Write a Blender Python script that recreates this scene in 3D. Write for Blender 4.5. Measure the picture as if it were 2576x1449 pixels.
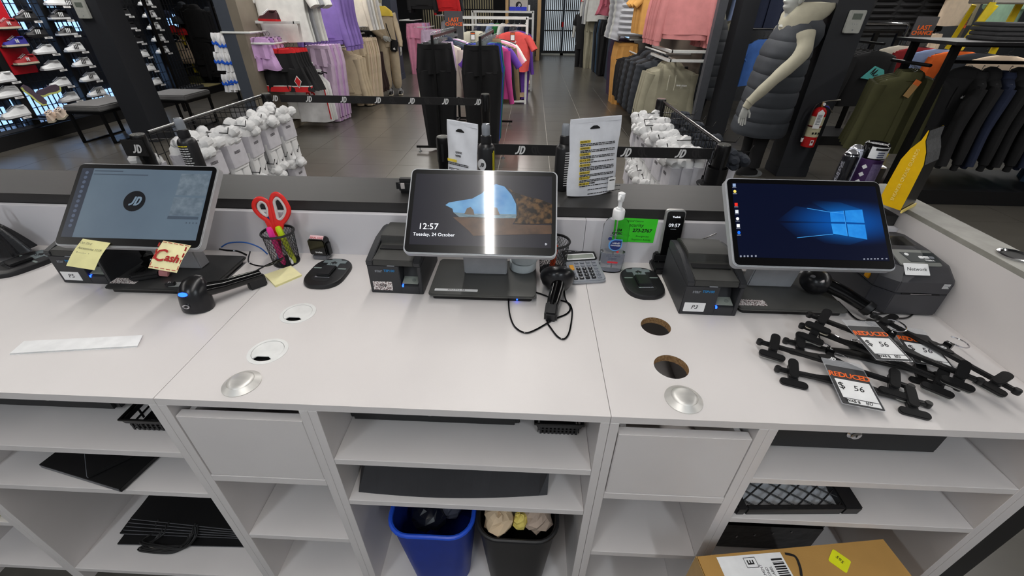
import bpy, bmesh, math, random
from mathutils import Vector, Matrix
from math import sin, cos, pi, radians as rad
SC = bpy.context.scene
COL = SC.collection
for o in list(bpy.data.objects): bpy.data.objects.remove(o)

# ---------------------------------------------------------------- camera, world, light, exposure
FPX, PITCH, ROLL, YAW, CAMZ = 1073.15, .5829, -.0116, -.0354, 1.572
_f = Vector((sin(YAW)*cos(PITCH), cos(YAW)*cos(PITCH), -sin(PITCH)))
_r = _f.cross(Vector((0, 0, 1))).normalized(); _d = _f.cross(_r)
_R = _r*cos(ROLL)+_d*sin(ROLL); _D = -_r*sin(ROLL)+_d*cos(ROLL)
cam = bpy.data.cameras.new('camera'); cam.sensor_width = 36; cam.lens = FPX/2576*36; cam.clip_start = .02; cam.clip_end = 100
co = bpy.data.objects.new('camera', cam); COL.objects.link(co)
co.matrix_world = Matrix(((_R.x, -_D.x, -_f.x, 0), (_R.y, -_D.y, -_f.y, 0), (_R.z, -_D.z, -_f.z, CAMZ), (0, 0, 0, 1)))
SC.camera = co
SC.view_settings.view_transform = 'Standard'; SC.view_settings.look = 'None'
SC.view_settings.gamma = 1; SC.view_settings.use_curve_mapping = False
SC.view_settings.exposure = EXPOSURE = 0.0
w = bpy.data.worlds.new('world'); SC.world = w; w.use_nodes = True
w.node_tree.nodes['Background'].inputs[0].default_value = (.85, .92, 1, 1); w.node_tree.nodes['Background'].inputs[1].default_value = .25
CEIL = 3.0
def strip(x, y0, y1, watt, wd=.055, col=(1, .965, .93)):
    l = bpy.data.lights.new('strip_light', 'AREA'); l.shape = 'RECTANGLE'; l.size = wd; l.size_y = y1-y0
    l.energy = watt; l.color = col
    o = bpy.data.objects.new('strip_light', l); COL.objects.link(o); o.location = (x, (y0+y1)/2, CEIL-.072)
STRIPS = [(-.255, -1.1, 2.9, 31), (-3.9, -1.1, 2.9, 44), (3.6, -1.1, 2.9, 44), (-1.6, -2.1, -1.2, 22, .055, (.84, .93, 1)), (1.2, -2.1, -1.2, 22, .055, (.84, .93, 1)),  # cool pair at the rear: unseen lamps added as fill for cabinet fronts
          (-.255, 4, 8.5, 66), (-3.0, 4, 8.5, 72), (-5.7, 4, 8.5, 70), (1.7, 4, 8.5, 70), (5.2, 3, 8.5, 74),
          (-.255, 10, 17, 90), (-3.0, 10, 17, 60), (3.2, 10, 17, 60), (-6.4, 10, 15, 50), (7.5, 5, 12, 60)]
for a in STRIPS: strip(*a)

# ---------------------------------------------------------------- helpers
def lin(c):
    c = c/255.
    return c/12.92 if c <= .04045 else ((c+.055)/1.055)**2.4
def rgb(c): return (lin(c[0]), lin(c[1]), lin(c[2]), 1)
MATS = {}
def mat(name, c, rough=.5, metal=0, noise=.06, scale=30, bump=0, bscale=200, emit=0, trans=0, coat=0, ior=1.45, stretch=None, c2=None, alpha=1, spec=.5, detail=3, thr=None):
    if name in MATS: return MATS[name]
    m = bpy.data.materials.new(name); m.use_nodes = True; nt = m.node_tree; N = nt.nodes; L = nt.links
    b = N['Principled BSDF']; b.inputs['Roughness'].default_value = rough; b.inputs['Metallic'].default_value = metal
    b.inputs['IOR'].default_value = ior; b.inputs['Specular IOR Level'].default_value = spec
    tc = N.new('ShaderNodeTexCoord'); mp = N.new('ShaderNodeMapping'); L.new(tc.outputs['Object'], mp.inputs[0])
    if stretch: mp.inputs['Scale'].default_value = stretch
    base = rgb(c)
    nz = N.new('ShaderNodeTexNoise'); nz.inputs['Scale'].default_value = scale; nz.inputs['Detail'].default_value = detail; L.new(mp.outputs[0], nz.inputs['Vector'])
    rp = N.new('ShaderNodeValToRGB'); e = rp.color_ramp.elements
    e[0].position, e[1].position = thr or (.3, .7)
    if c2: e[0].color = base; e[1].color = rgb(c2)
    else:
        e[0].color = tuple(v*(1-noise) for v in base[:3])+(1,); e[1].color = tuple(min(1, v*(1+noise)) for v in base[:3])+(1,)
    L.new(nz.outputs['Fac'], rp.inputs[0]); L.new(rp.outputs[0], b.inputs['Base Color'])
    if bump:
        n2 = N.new('ShaderNodeTexNoise'); n2.inputs['Scale'].default_value = bscale; n2.inputs['Detail'].default_value = 2; L.new(mp.outputs[0], n2.inputs['Vector'])
        bp = N.new('ShaderNodeBump'); bp.inputs['Strength'].default_value = bump; bp.inputs['Distance'].default_value = .002
        L.new(n2.outputs['Fac'], bp.inputs['Height']); L.new(bp.outputs[0], b.inputs['Normal'])
    if emit: L.new(rp.outputs[0], b.inputs['Emission Color']); b.inputs['Emission Strength'].default_value = emit
    if trans: b.inputs['Transmission Weight'].default_value = trans
    if coat: b.inputs['Coat Weight'].default_value = coat; b.inputs['Coat Roughness'].default_value = .3
    if alpha < 1: b.inputs['Alpha'].default_value = alpha
    MATS[name] = m
    return m
def T(x=0, y=0, z=0, rx=0, ry=0, rz=0, s=1):
    return Matrix.Translation((x, y, z)) @ Matrix.Rotation(rz, 4, 'Z') @ Matrix.Rotation(ry, 4, 'Y') @ Matrix.Rotation(rx, 4, 'X') @ Matrix.Scale(s, 4)
class B:
    """collects shapes of ONE part"""
    def __init__(s, M=None): s.v = []; s.f = []; s.M = M or Matrix()
    def at(s, M): s.M = M; return s
    def add(s, v, f):
        n = len(s.v); s.v += [tuple(s.M @ Vector(p)) for p in v]; s.f += [tuple(i+n for i in q) for q in f]; return s
    def box(s, x0, x1, y0, y1, z0, z1):
        return s.add([(x0,y0,z0),(x1,y0,z0),(x1,y1,z0),(x0,y1,z0),(x0,y0,z1),(x1,y0,z1),(x1,y1,z1),(x0,y1,z1)],
                     [(0,3,2,1),(4,5,6,7),(0,1,5,4),(1,2,6,5),(2,3,7,6),(3,0,4,7)])
    def loft(s, rings, cap=True, close=True):
        n = len(rings[0]); v = [p for r in rings for p in r]; f = []
        for i in range(len(rings)-1):
            for j in range(n if close else n-1):
                k = (j+1) % n; f.append((i*n+j, i*n+k, (i+1)*n+k, (i+1)*n+j))
        if cap and close: f.append(tuple(range(n-1, -1, -1))); m = (len(rings)-1)*n; f.append(tuple(m+j for j in range(n)))
        return s.add(v, f)
    def lathe(s, prof, n=24, cap=True):
        return s.loft([[(r*cos(2*pi*j/n), r*sin(2*pi*j/n), z) for j in range(n)] for r, z in prof], cap)
    def prism(s, pts, z0, z1):   # outline counter-clockwise in xy, extruded along z
        return s.loft([[(x, y, z0) for x, y in pts], [(x, y, z1) for x, y in pts]])
    def tube(s, pts, r, n=8, cap=True, closed=False):
        P = [Vector(p) for p in pts]; rings = []; up = None; m = len(P)
        for i in range(m):
            a = P[i-1] if (i or closed) else P[i]; b = P[(i+1) % m] if (i < m-1 or closed) else P[i]
            t = (b-a).normalized() if (b-a).length > 1e-9 else Vector((0, 0, 1))
            if up is None: up = Vector((0, 0, 1)) if abs(t.z) < .9 else Vector((1, 0, 0))
            u = (up-t*up.dot(t))
            u = u.normalized() if u.length > 1e-6 else t.orthogonal().normalized()
            up = u; w_ = t.cross(u); rr = r[i] if isinstance(r, list) else r
            ra, rb = rr if isinstance(rr, tuple) else (rr, rr)
            rings.append([tuple(P[i]+u*ra*cos(2*pi*j/n)+w_*rb*sin(2*pi*j/n)) for j in range(n)])
        if closed: rings.append(rings[0])
        return s.loft(rings, cap and not closed)
    def ball(s, c, r, n=12, m=8):
        rx, ry, rz = r if isinstance(r, tuple) else (r, r, r)
        rings = []
        for i in range(m+1):
            a = -pi/2+pi*i/m; k = max(cos(a), .02)
            rings.append([(c[0]+rx*k*cos(2*pi*j/n), c[1]+ry*k*sin(2*pi*j/n), c[2]+rz*sin(a)) for j in range(n)])
        return s.loft(rings)
def rrect(w_, h_, r, n=4, cx=0, cy=0):
    o = []
    for k, (sx, sy) in enumerate(((1, 1), (-1, 1), (-1, -1), (1, -1))):
        for i in range(n+1):
            a = pi/2*(k+i/n); o.append((cx+sx*(w_/2-r)+r*cos(a), cy+sy*(h_/2-r)+r*sin(a)))
    return o
def ell(a, b, n=24, cx=0, cy=0): return [(cx+a*cos(2*pi*i/n), cy+b*sin(2*pi*i/n)) for i in range(n)]
def mesh(name, b, m, bevel=0, smooth=True, seg=2, ang=40):
    me = bpy.data.meshes.new(name); me.from_pydata(b.v, [], b.f)
    if bevel:
        bm = bmesh.new(); bm.from_mesh(me); bmesh.ops.remove_doubles(bm, verts=bm.verts, dist=1e-5)
        ed = [e for e in bm.edges if len(e.link_faces) == 2 and e.calc_face_angle(0) > rad(ang)]
        bmesh.ops.bevel(bm, geom=ed, offset=bevel, segments=seg, affect='EDGES', clamp_overlap=True)
        bm.to_mesh(me); bm.free()
    if smooth:
        me.polygons.foreach_set('use_smooth', [True]*len(me.polygons)); me.set_sharp_from_angle(angle=rad(35))
    me.materials.append(m); me.update(); return me
def part(name, b, m, parent=None, bevel=0, smooth=True, M=None, label=None, kind=None, seg=2):
    o = bpy.data.objects.new(name, b if isinstance(b, bpy.types.Mesh) else mesh(name, b, m, bevel, smooth, seg)); COL.objects.link(o)
    if parent: o.parent = parent
    if M is not None: o.matrix_local = M
    if label: o['label'] = label
    if kind: o['kind'] = kind
    return o
def tag(o, label, cat, group=None, kind=None):
    o['label'] = label; o['category'] = cat
    if group: o['group'] = group
    if kind: o['kind'] = kind
    return o
def thing(name, label, cat, M=None, group=None):
    o = bpy.data.objects.new(name, None); COL.objects.link(o); o.empty_display_size = .05
    if M is not None: o.matrix_local = M
    return tag(o, label, cat, group)
def dup(o, M=None, label=None, group=None, parent=None):
    c = o.copy(); COL.objects.link(c)
    if parent is not None: c.parent = parent
    if M is not None: c.matrix_local = M
    if label: c['label'] = label
    if group: c['group'] = group
    for ch in list(KIDS(o)): dup(ch, parent=c)
    return c
def KIDS(o): return [x for x in o.children]
def struct(name, b, m, bevel=0, parent=None, smooth=False, M=None):
    o = part(name, b, m, parent, bevel, smooth, M)
    if not parent: o['kind'] = 'structure'
    return o
TC = {}
def text(name, s, size, m, parent, M, extrude=.0003, align='CENTER', shear=0, bold=0, sp=1, label=None):
    k = (s, size, extrude, align, shear, bold, sp, m.name)
    if k not in TC:
        c = bpy.data.curves.new('t', 'FONT'); c.body = s; c.size = size; c.extrude = extrude; c.align_x = align; c.align_y = 'CENTER'
        c.shear = shear; c.offset = bold*size; c.space_character = sp; c.resolution_u = 2
        o = bpy.data.objects.new('t', c); me = bpy.data.meshes.new_from_object(o); bpy.data.objects.remove(o); bpy.data.curves.remove(c)
        me.materials.clear(); me.materials.append(m); me.name = name; TC[k] = me
    return part(name, TC[k], m, parent, M=M, label=label)
UP = rad(90)   # text standing up and facing -y (towards the till side)
def lines(w_, h_, n, seed=0, fill=.9):
    """rows of small print as thin dashes lying in xy, top left at the origin"""
    R = random.Random(seed); b = B(); lh = h_/n
    for i in range(n):
        x = 0; end = w_*(fill if i % 4 != 3 else R.uniform(.3, .8))
        while x < end:
            l = min(R.uniform(.03, .1)*w_, end-x); b.box(x, x+l, -i*lh-lh*.55, -i*lh, 0, .0003); x += l+.012*w_
    return b
WHITE = mat('white_laminate', (216, 211, 209), .38, noise=.02, scale=6, bump=.02)
BLK = mat('black_plastic', (26, 26, 28), .42, bump=.15, bscale=900)
BLKG = mat('gloss_black', (12, 12, 13), .12)
DK = mat('dark_grey', (46, 47, 50), .5, bump=.1)
CHR = mat('chrome', (205, 205, 208), .15, 1)
PAPER = mat('white_paper', (236, 236, 236), .7)
INK = mat('black_ink', (22, 22, 24), .6)
WINK = mat('white_ink', (232, 232, 232), .6)
BLED = mat('blue_led', (20, 60, 255), .4, emit=9)
def jd(parent, M, size, m=None, name='logo'):
    m = m or WINK; k = ('JD', size, m.name)
    if k not in TC:
        h = size*.72; b = B(); n = 10
        def q(x, y): return ((x+.27*y-.62)*h, (y-.5)*h)
        out = [q(.62, 0), q(.88, 0)]+[q(.88+.34*sin(pi*i/n), .5-.5*cos(pi*i/n)) for i in range(n+1)]+[q(.62, 1), q(.62, .0)]
        inn = [q(.82, .20), q(.90, .20)]+[q(.88+.14*sin(pi*i/n), .5-.30*cos(pi*i/n)) for i in range(n+1)]+[q(.82, .80), q(.82, .20)]
        st = [(.45, 1.0), (.45, .45), (.43, .30), (.36, .17), (.24, .10), (.10, .10)]; L = []; Rr = []
        for i, (x, y) in enumerate(st):
            p0 = st[max(i-1, 0)]; p1 = st[min(i+1, len(st)-1)]; dx, dy = p1[0]-p0[0], p1[1]-p0[1]; l = math.hypot(dx, dy)
            L.append(q(x+dy/l*.10, y-dx/l*.10)); Rr.append(q(x-dy/l*.10, y+dx/l*.10))
        for A, C in ((out, inn), (L, Rr)):
            for z0 in (.0004,): b.add([(x, y, z0) for x, y in A]+[(x, y, z0) for x, y in C]+[(x, y, 0) for x, y in A]+[(x, y, 0) for x, y in C],
                [(i, i+1, len(A)+i+1, len(A)+i) for i in range(len(A)-1)]+[(2*len(A)+i, 3*len(A)+i, 3*len(A)+i+1, 2*len(A)+i+1) for i in range(len(A)-1)])
        TC[k] = mesh(name, b, m, smooth=False)
    return part(name, TC[k], m, parent, M=M)
def G(px, py, x=None, y=None, z=None):
    """point of the photograph (2576 x 1449) carried out to a real plane of the room"""
    v = _f+_R*(px-1288)/FPX+_D*(py-724.5)/FPX
    t = x/v.x if x is not None else (y/v.y if y is not None else (z-CAMZ)/v.z)
    return (v.x*t, v.y*t, CAMZ+v.z*t)
def bez(P, n=8, closed=False):
    """smooth curve through points (Catmull-Rom)"""
    P = [Vector(p) for p in P]; m = len(P); o = []
    for i in range(m if closed else m-1):
        p0 = P[i-1] if (i or closed) else P[0]; p1 = P[i]; p2 = P[(i+1) % m]; p3 = P[(i+2) % m] if (closed or i+2 < m) else P[-1]
        for k in range(n):
            t = k/n; o.append(.5*((2*p1)+(p2-p0)*t+(2*p0-5*p1+4*p2-p3)*t*t+(3*p1-p0-3*p2+p3)*t**3))
    if not closed: o.append(P[-1])
    return o
# ---------------------------------------------------------------- floor
YF, YB, ZC = .5525, 1.151, .92
TILE = mat('floor_tile', (84, 81, 75), .28, noise=.12, scale=2.5, bump=.12, bscale=60, stretch=(1, 3, 1), coat=.2)
GROUT = mat('grout', (186, 182, 174), .8)
fl = struct('floor', B().box(-11, 14, -2.4, 21, -.05, -.004), GROUT)
tm = mesh('floor_tile', B().box(-.2976, .2976, -.3036, .3036, -.0025, 0), TILE, 0, False, 1)
cells = []
for i in range(-19, 23):
    for j in range(-5, 33):
        x = .25+.6*i+.3; y = 4.93+.61*(j-5)-.305
        if y < 1.3: continue
        vis = abs(x) < 1.32*y+.6
        cells.append((math.hypot(x, y)+(0 if vis and y > 2 else 50), x, y))
cells.sort()
far = B()
for k, (d, x, y) in enumerate(cells):
    if k < 300: part('floor_tile', tm, TILE, fl, M=T(x, y, 0))
    else: far.box(x-.2982, x+.2982, y-.3042, y+.3042, -.003, 0)
far.box(-11, 14, -2.4, 1.29, -.004, 0)
part('floor_tile', far, TILE, fl, smooth=False, kind='stuff')
CEILM = mat('ceiling_paint', (52, 50, 50), .8)
struct('ceiling', B().box(-11, 14, -2.4, 21, CEIL, CEIL+.1), CEILM)
WALLB = mat('wall_paint', (205, 205, 208), .7)
WALLD = mat('dark_wall', (38, 40, 46), .6)
struct('wall_behind', B().box(-11, 14, -2.4, -2.3, 0, CEIL), WALLB)
struct('wall_left', B().box(-11, -10.9, -2.3, 21, 0, CEIL), WALLD)
struct('wall_right', B().box(13.9, 14, -2.3, 21, 0, CEIL), WALLD)
struct('wall_far', B().box(-10.9, 13.9, 20.6, 20.7, 0, CEIL), WALLD)
HOUS = mat('lamp_housing', (30, 30, 32), .5); DIFF = mat('lamp_diffuser', (255, 250, 244), .5, emit=14)
for i, (x, y0, y1, *_r2) in enumerate(STRIPS):
    t = thing('ceiling_light', 'long thin ceiling strip light number %s across the shop' % ['one', 'two', 'three', 'four', 'five', 'six', 'seven', 'eight', 'nine', 'ten', 'eleven', 'twelve', 'thirteen', 'fourteen', 'fifteen', 'sixteen', 'seventeen', 'eighteen'][i], 'light', T(x, (y0+y1)/2, CEIL-.07), 'ceiling strip lights')
    h = (y1-y0)/2
    part('housing', B().box(-.04, .04, -h, h, .004, .07), HOUS, t)
    part('diffuser', B().box(-.0275, .0275, -h, h, 0, .004), DIFF, t)

# ---------------------------------------------------------------- till counter
EDGE = WHITE
ct = thing('till_worktop', 'long white laminate counter top carrying the three tills', 'counter')
def slab(x0, x1, holes=()):
    b = B(); bm = bmesh.new()
    # plate with round holes: outer loop + hole loops filled
    vs = []; es = []
    for loop in [[(x0, YF), (x1, YF), (x1, YB), (x0, YB)]]+[[(cx+r*cos(2*pi*k/32), cy+r*sin(2*pi*k/32)) for k in range(32)] for cx, cy, r in holes]:
        lv = [bm.verts.new((x, y, ZC)) for x, y in loop]
        for k in range(len(lv)): bm.edges.new((lv[k], lv[(k+1) % len(lv)]))
    bmesh.ops.triangle_fill(bm, use_beauty=True, edges=bm.edges[:])
    bm.normal_update()
    for f in bm.faces:
        if f.normal.z < 0: f.normal_flip()
    r = bmesh.ops.extrude_face_region(bm, geom=bm.faces[:])
    bmesh.ops.translate(bm, verts=[g for g in r['geom'] if isinstance(g, bmesh.types.BMVert)], vec=(0, 0, -.018))
    bmesh.ops.recalc_face_normals(bm, faces=bm.faces[:])
    me = bpy.data.meshes.new('worktop_board'); bm.to_mesh(me); bm.free(); me.materials.append(WHITE); return me
for x0, x1, hs in ((-2.35, -.7262, ()), (-.7248, .1725, ((-.570, .842, .033), (-.572, .699, .033))), (.1737, 1.058, ((.325, .838, .036), (.325, .697, .037)))):
    part('worktop_board', slab(x0, x1, hs), WHITE, ct)
CHIP = mat('chipboard', (176, 140, 98), .9, c2=(120, 88, 56), scale=260)
for cx, cy, r in ((.325, .838, .036), (.325, .697, .037)):
    b = B(T(cx, cy, ZC)); n = 32
    b.loft([[(r*.998*cos(2*pi*k/n), r*.998*sin(2*pi*k/n), z) for k in range(n)] for z in (-.0005, -.018)], cap=False)
    part('hole_lining', b, CHIP, ct, label='bare chipboard rim of the cable hole')

# back fascia + dark ledge
FASC = mat('fascia', (210, 208, 212), .45, noise=.02, scale=5)
bp = thing('back_panel', 'white upright panels rising from the back of the counter', 'panel')
for x0, x1 in ((-2.35, -.7262), (-.7248, .1725), (.1737, 1.058)): part('panel', B().box(x0, x1, YB, YB+.018, .70, 1.056), FASC, bp)
LEDG = mat('dark_ledge', (40, 39, 39), .5, noise=.08, scale=8, stretch=(1, 6, 1), bump=.06)
led = thing('customer_ledge', 'dark grey raised ledge along the customer side of the counter', 'ledge')
part('board', B().box(-2.35, 1.058, YB+.02, YB+.235, 1.056, 1.086), LEDG, led, .001)
part('front_panel', B().box(-2.35, 1.058, YB+.20, YB+.22, .0, 1.056), DK, led)
STONE = mat('grey_stone_laminate', (134, 132, 124), .45, c2=(158, 156, 148), scale=18, detail=8)
rw = thing('end_wall', 'white return wall with grey stone cap ending the counter at the right', 'wall')
part('inner_panel', B().box(1.0586, 1.084, YF, 1.37, 0, 1.1), WHITE, rw)
part('outer_panel', B().box(1.0845, 1.143, YF+.001, 1.37, 0, 1.1), mat('black_laminate', (24, 24, 26), .4), rw)
part('cap', B().box(1.0586, 1.143, YF, 1.37, 1.1, 1.112), STONE, rw, .0008)
g = B(T(1.137-.03, .895, 1.1125)); n = 24
part('cable_grommet', B(T(1.108, .893, 1.112)).lathe([(.033, 0), (.033, .003), (.027, .004), (.024, .001), (.024, -.01)], 32, False), CHR, rw)
part('grommet_hole', B(T(1.108, .893, 1.112)).lathe([(.0245, .0005), (.0245, .0008)], 24), INK, rw)

# ---------------------------------------------------------------- cabinets below
def cab(name, label, x0, x1, shelves, back=1.13, extra=None):
    t = thing(name, label, 'shelving unit')
    part('side_panel', B().box(x0, x0+.018, YF, YB, 0.06, ZC-.0185), WHITE, t, .0006, seg=1)
    part('side_panel', B().box(x1-.018, x1, YF, YB, 0.06, ZC-.0185), WHITE, t, .0006, seg=1)
    part('back_panel', B().box(x0+.018, x1-.018, back, back+.012, .15, ZC-.0185), WHITE, t)
    part('bottom_board', B().box(x0+.018, x1-.018, YF, back, .132, .15), WHITE, t, .0006, seg=1)
    part('kick_plate', B().box(x0, x1, YF+.06, YF+.075, 0, .06), WHITE, t)
    for z in shelves: part('shelf', B().box(x0+.0185, x1-.0185, YF+.0005, back, z-.018, z), WHITE, t, .0006, seg=1)
    return t
cab('shelving_unit', 'white open shelving unit with paper carrier bags under the left till', -1.344, -.7265, (.745, .587))
GAPM = mat('recess_dark', (120, 122, 128), .6)
def boxunit(x0, x1, label):
    t = cab('drawer_unit', label, x0, x1, (.403,))
    part('shelf', B().box(x0+.0185, x1-.0185, YF, 1.13, .645, .667), WHITE, t, .0006, seg=1)
    part('drawer_front', B().box(x0+.021, x1-.0195, YF+.001, YF+.021, .6685, .868), WHITE, t, .0012)
    part('drawer_side', B().box(x0+.03, x0+.042, YF+.021, 1.0, .69, .86), WHITE, t)
    part('drawer_side', B().box(x1-.042, x1-.03, YF+.021, 1.0, .69, .86), WHITE, t)
    part('drawer_back', B().box(x0+.04, x1-.04, 1.0, 1.012, .69, .86), WHITE, t)
    part('drawer_base', B().box(x0+.04, x1-.04, YF+.021, 1.0, .69, .70), WHITE, t)
    part('drawer_rail', B().box(x0+.045, x1-.045, YF+.035, YF+.05, .875, .9), FASC, t)
    return t
boxunit(-.7255, -.4215, 'narrow white unit with a drawer, between the left and middle open shelves')
cab('shelving_unit', 'white open shelving unit above the blue and black bins', -.4210, .1728, (.747, .589))
boxunit(.1737, .4755, 'narrow white unit with a drawer, between middle and right open shelves')
cab('shelving_unit', 'white open shelving unit with the black wire tray, beside the cardboard box', .4760, 1.0580, (.745, .589))
boxunit(-1.6495, -1.3450, 'narrow white unit with a drawer, left of the shelf of carrier bags')
cab('shelving_unit', 'white open shelving unit at the far left end of the counter', -2.35, -1.6500, (.745, .587))

# grommets and knobs in the counter top
GW = mat('white_plastic', (226, 226, 224), .4)
def grommet(cx, cy, label):
    t = thing('cable_grommet', label, 'grommet', T(cx, cy, ZC))
    b = B(); n = 40
    b.lathe([(.0325, -.012), (.0325, .0), (.043, .0), (.0428, .0012), (.0405, .002), (.0345, .0022), (.034, .0008)], n, False)
    part('ring', b, GW, t)
    # lid with a notch at the front
    pts = [(.0335*cos(a), .0335*sin(a)) for a in [rad(-50+ (280)*k/30) for k in range(31)]]
    pts += [(-.015, -.017), (.0105, -.017)]
    part('lid', B().prism(pts, -.0015, .0012), GW, t, .0003)
    part('hole', B().lathe([(.0325, -.012), (.0325, -.0115)], 32), INK, t)
grommet(-.570, .842, 'white round cable grommet behind its twin, nearer the card reader dock')
grommet(-.572, .699, 'white round cable grommet just behind the left silver knob')
KN = mat('brushed_silver', (214, 212, 208), .46, .7, scale=3, stretch=(1, 30, 1))
def knob(cx, cy, label):
    t = thing('domed_fitting', label, 'fitting', T(cx, cy, ZC))
    part('flange', B().lathe([(.037, 0), (.037, .002), (.026, .010), (.0255, .0085)], 40, False), KN, t)
    part('dome', B().lathe([(.0255, .0085), (.024, .0105), (.018, .0128), (.009, .0142), (.0001, .0146)], 40, False), KN, t)
knob(-.574, .600, 'silver domed knob on the counter in front of the white grommets')
knob(.324, .603, 'silver domed knob on the counter in front of the bare cable holes')
# ---------------------------------------------------------------- POS terminals
ALU = mat('satin_aluminium', (178, 178, 176), .32, .6)
BASEM = mat('base_metal', (84, 84, 82), .38, .3, c2=(96, 96, 93), scale=5)
BASEM2 = mat('base_dark_metal', (62, 62, 62), .4, .3)
GLS = mat('screen_glass', (6, 6, 8), .06, coat=.55, spec=.6)
def em(name, c, e=1.0, **k):
    m = mat(name, c, k.pop('rough', .06), emit=e, coat=.55, spec=.6, noise=k.pop('noise', .0), **k); return m
TILT = rad(42)
def screen_frame(x, y, z, rz=0): return T(x, y, z, TILT, 0, rz)
def pos(label, c, bx, by, frame, base=BASEM, bw=.285):
    t = thing('till_terminal', label, 'computer', T(bx, by, ZC))
    b = B().prism(rrect(bw, .19, .012), .012, .02)
    part('base_plate', b, base, t, .003)
    part('base_foot', B().prism(rrect(bw-.02, .172, .008), 0, .012), BLKG, t)
    # neck: folded plate from the base up to the back of the display
    sx, sy, sz = c[0]-bx, c[1]-by, c[2]-ZC
    nw = .06
    pr = [(-nw, .0), (nw, .0)]
    b = B().loft([[(sx-nw, .012, .02), (sx+nw, .012, .02), (sx+nw, .05, .02), (sx-nw, .05, .02)],
                  [(sx-nw, sy+.02, sz-.06), (sx+nw, sy+.02, sz-.06), (sx+nw, sy+.05, sz-.045), (sx-nw, sy+.05, sz-.045)],
                  [(sx-nw, sy+.012, sz-.012), (sx+nw, sy+.012, sz-.012), (sx+nw, sy+.04, sz+.03), (sx-nw, sy+.04, sz+.03)]])
    part('neck', b, frame, t, .003)
    S = T(-bx, -by, -ZC) @ screen_frame(*c)
    W, H = .37, .228
    part('display_case', B(S).prism(rrect(W, H, .014, 5), -.022, -.0015), frame, t, .002)
    g = part('display_glass', B(S).prism(rrect(W-.007, H-.007, .012, 5), -.0015, 0), GLS, t)
    return t, g, S @ T(0, 0, .0003)
DW, DH, DY = .342, .190, .0035      # lit picture area within the glass
def uvp(u, v): return ((u-.5)*DW, DY+(.5-v)*DH)
def pic(name, S, parent, pts, m, lvl, label=None):
    return part(name, B(S).add([(*uvp(u, v), lvl*.00025) for u, v in pts], [tuple(range(len(pts)))[::-1]]), m, parent, label=label, smooth=False)
def full(S, parent, m): return pic('picture', S, parent, [(0, 0), (1, 0), (1, 1), (0, 1)], m, 0)
DARKF = mat('graphite_case', (96, 98, 102), .35, .5)
FRL = mat('light_case', (178, 180, 184), .4, .15)
CL, CC, CR = (-.98, .972, 1.147), (-.111, .975, 1.152), (.667, .958, 1.152)
# left till: grey company desktop
tl, gl, SL = pos('left till terminal showing a round logo on a blue-grey screen, two sticky notes under it', CL, -.978, .995, mat('case_l', (168, 168, 170), .4, .15), BASEM2)
LB = em('screen_bluegrey', (82, 96, 110), .34, c2=(90, 105, 118), scale=6)
full(SL, gl, LB)
pic('side_bar', SL, gl, [(0, 0), (.09, 0), (.085, 1), (0, 1)], em('screen_dim', (42, 48, 60), .35), 1)
LW = em('screen_patch', (78, 90, 102), .36, c2=(104, 116, 126), scale=60, noise=.1); LW2 = em('screen_dash', (62, 72, 84), .4)
pic('window', SL, gl, [(.77, .05), (.995, .05), (.995, .37), (.765, .37)], LW, 1)
pic('window', SL, gl, [(.76, .40), (.99, .40), (.985, .66), (.755, .66)], LW, 1)
pic('tool_strip', SL, gl, [(.75, .67), (.98, .67), (.98, .71), (.75, .71)], LW2, 1)
for k in range(2): pic('text_row', SL, gl, [(.1, .03+k*.05), (.32+.2*k, .03+k*.05), (.32+.2*k, .045+k*.05), (.1, .045+k*.05)], LW2, 1)
for k in range(4): pic('dot', SL, gl, [(.90+.025*k+.006*cos(a*pi/4), .76+.011*sin(a*pi/4)) for a in range(8)], LW2, 1)
for k in range(12): pic('icon', SL, gl, [(.045+.014*cos(a*pi/4), .07+.07*k+.025*sin(a*pi/4)) for a in range(8)], em('screen_icon', (70, 80, 98), .45), 2)
cx, cy = uvp(.47, .47)
pic('logo_disc', SL, gl, [(.47+.082*cos(a*pi/16), .47+.148*sin(a*pi/16)) for a in range(32)], em('screen_black', (14, 16, 22), .2), 1)
jd(gl, SL @ T(cx, cy, .0006), .034, em('screen_logo', (96, 112, 126), .6))
# centre till: lock screen with a sea cave
tc_, gc, SCN = pos('centre till terminal with a 12:57 lock screen of a sea cave', CC, -.112, 1.012, FRL, BASEM)
full(SCN, gc, em('cave_dark', (34, 34, 42), .45, c2=(26, 26, 32), scale=4))
def d3(pts): return [((x-370+(y-368)*.145)/(820+(y-368)*.098), (y-368-(x-370)*.046)/428) for x, y in pts]
SKY = em('lock_sky', (40, 98, 150), .6, c2=(96, 140, 172), scale=14)
pic('sky', SCN, gc, d3([(538, 567), (560, 552), (640, 540), (700, 532), (762, 500), (800, 462), (850, 445), (900, 462), (940, 512), (966, 570), (966, 640), (800, 640), (620, 628), (585, 612), (580, 590)])[::1], SKY, 1)
pic('sea', SCN, gc, d3([(585, 612), (700, 622), (965, 632), (963, 660), (820, 655), (620, 642)]), em('lock_sea', (110, 126, 132), .45, c2=(66, 96, 112), scale=60, stretch=(1, 8, 1)), 2)
pic('beach', SCN, gc, d3([(580, 640), (700, 640), (820, 652), (965, 655), (940, 690), (1175, 700), (1175, 750), (700, 752), (672, 720)]), em('lock_sand', (84, 64, 50), .4, c2=(62, 48, 40), scale=30), 2)
RK = em('lock_rock', (84, 62, 38), .42, c2=(22, 17, 14), scale=70, detail=8, thr=(.4, .6))
pic('sea_stack', SCN, gc, d3([(650, 625), (668, 590), (690, 582), (706, 600), (712, 630)]), em('lock_stack', (80, 70, 60), .45), 3)
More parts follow.
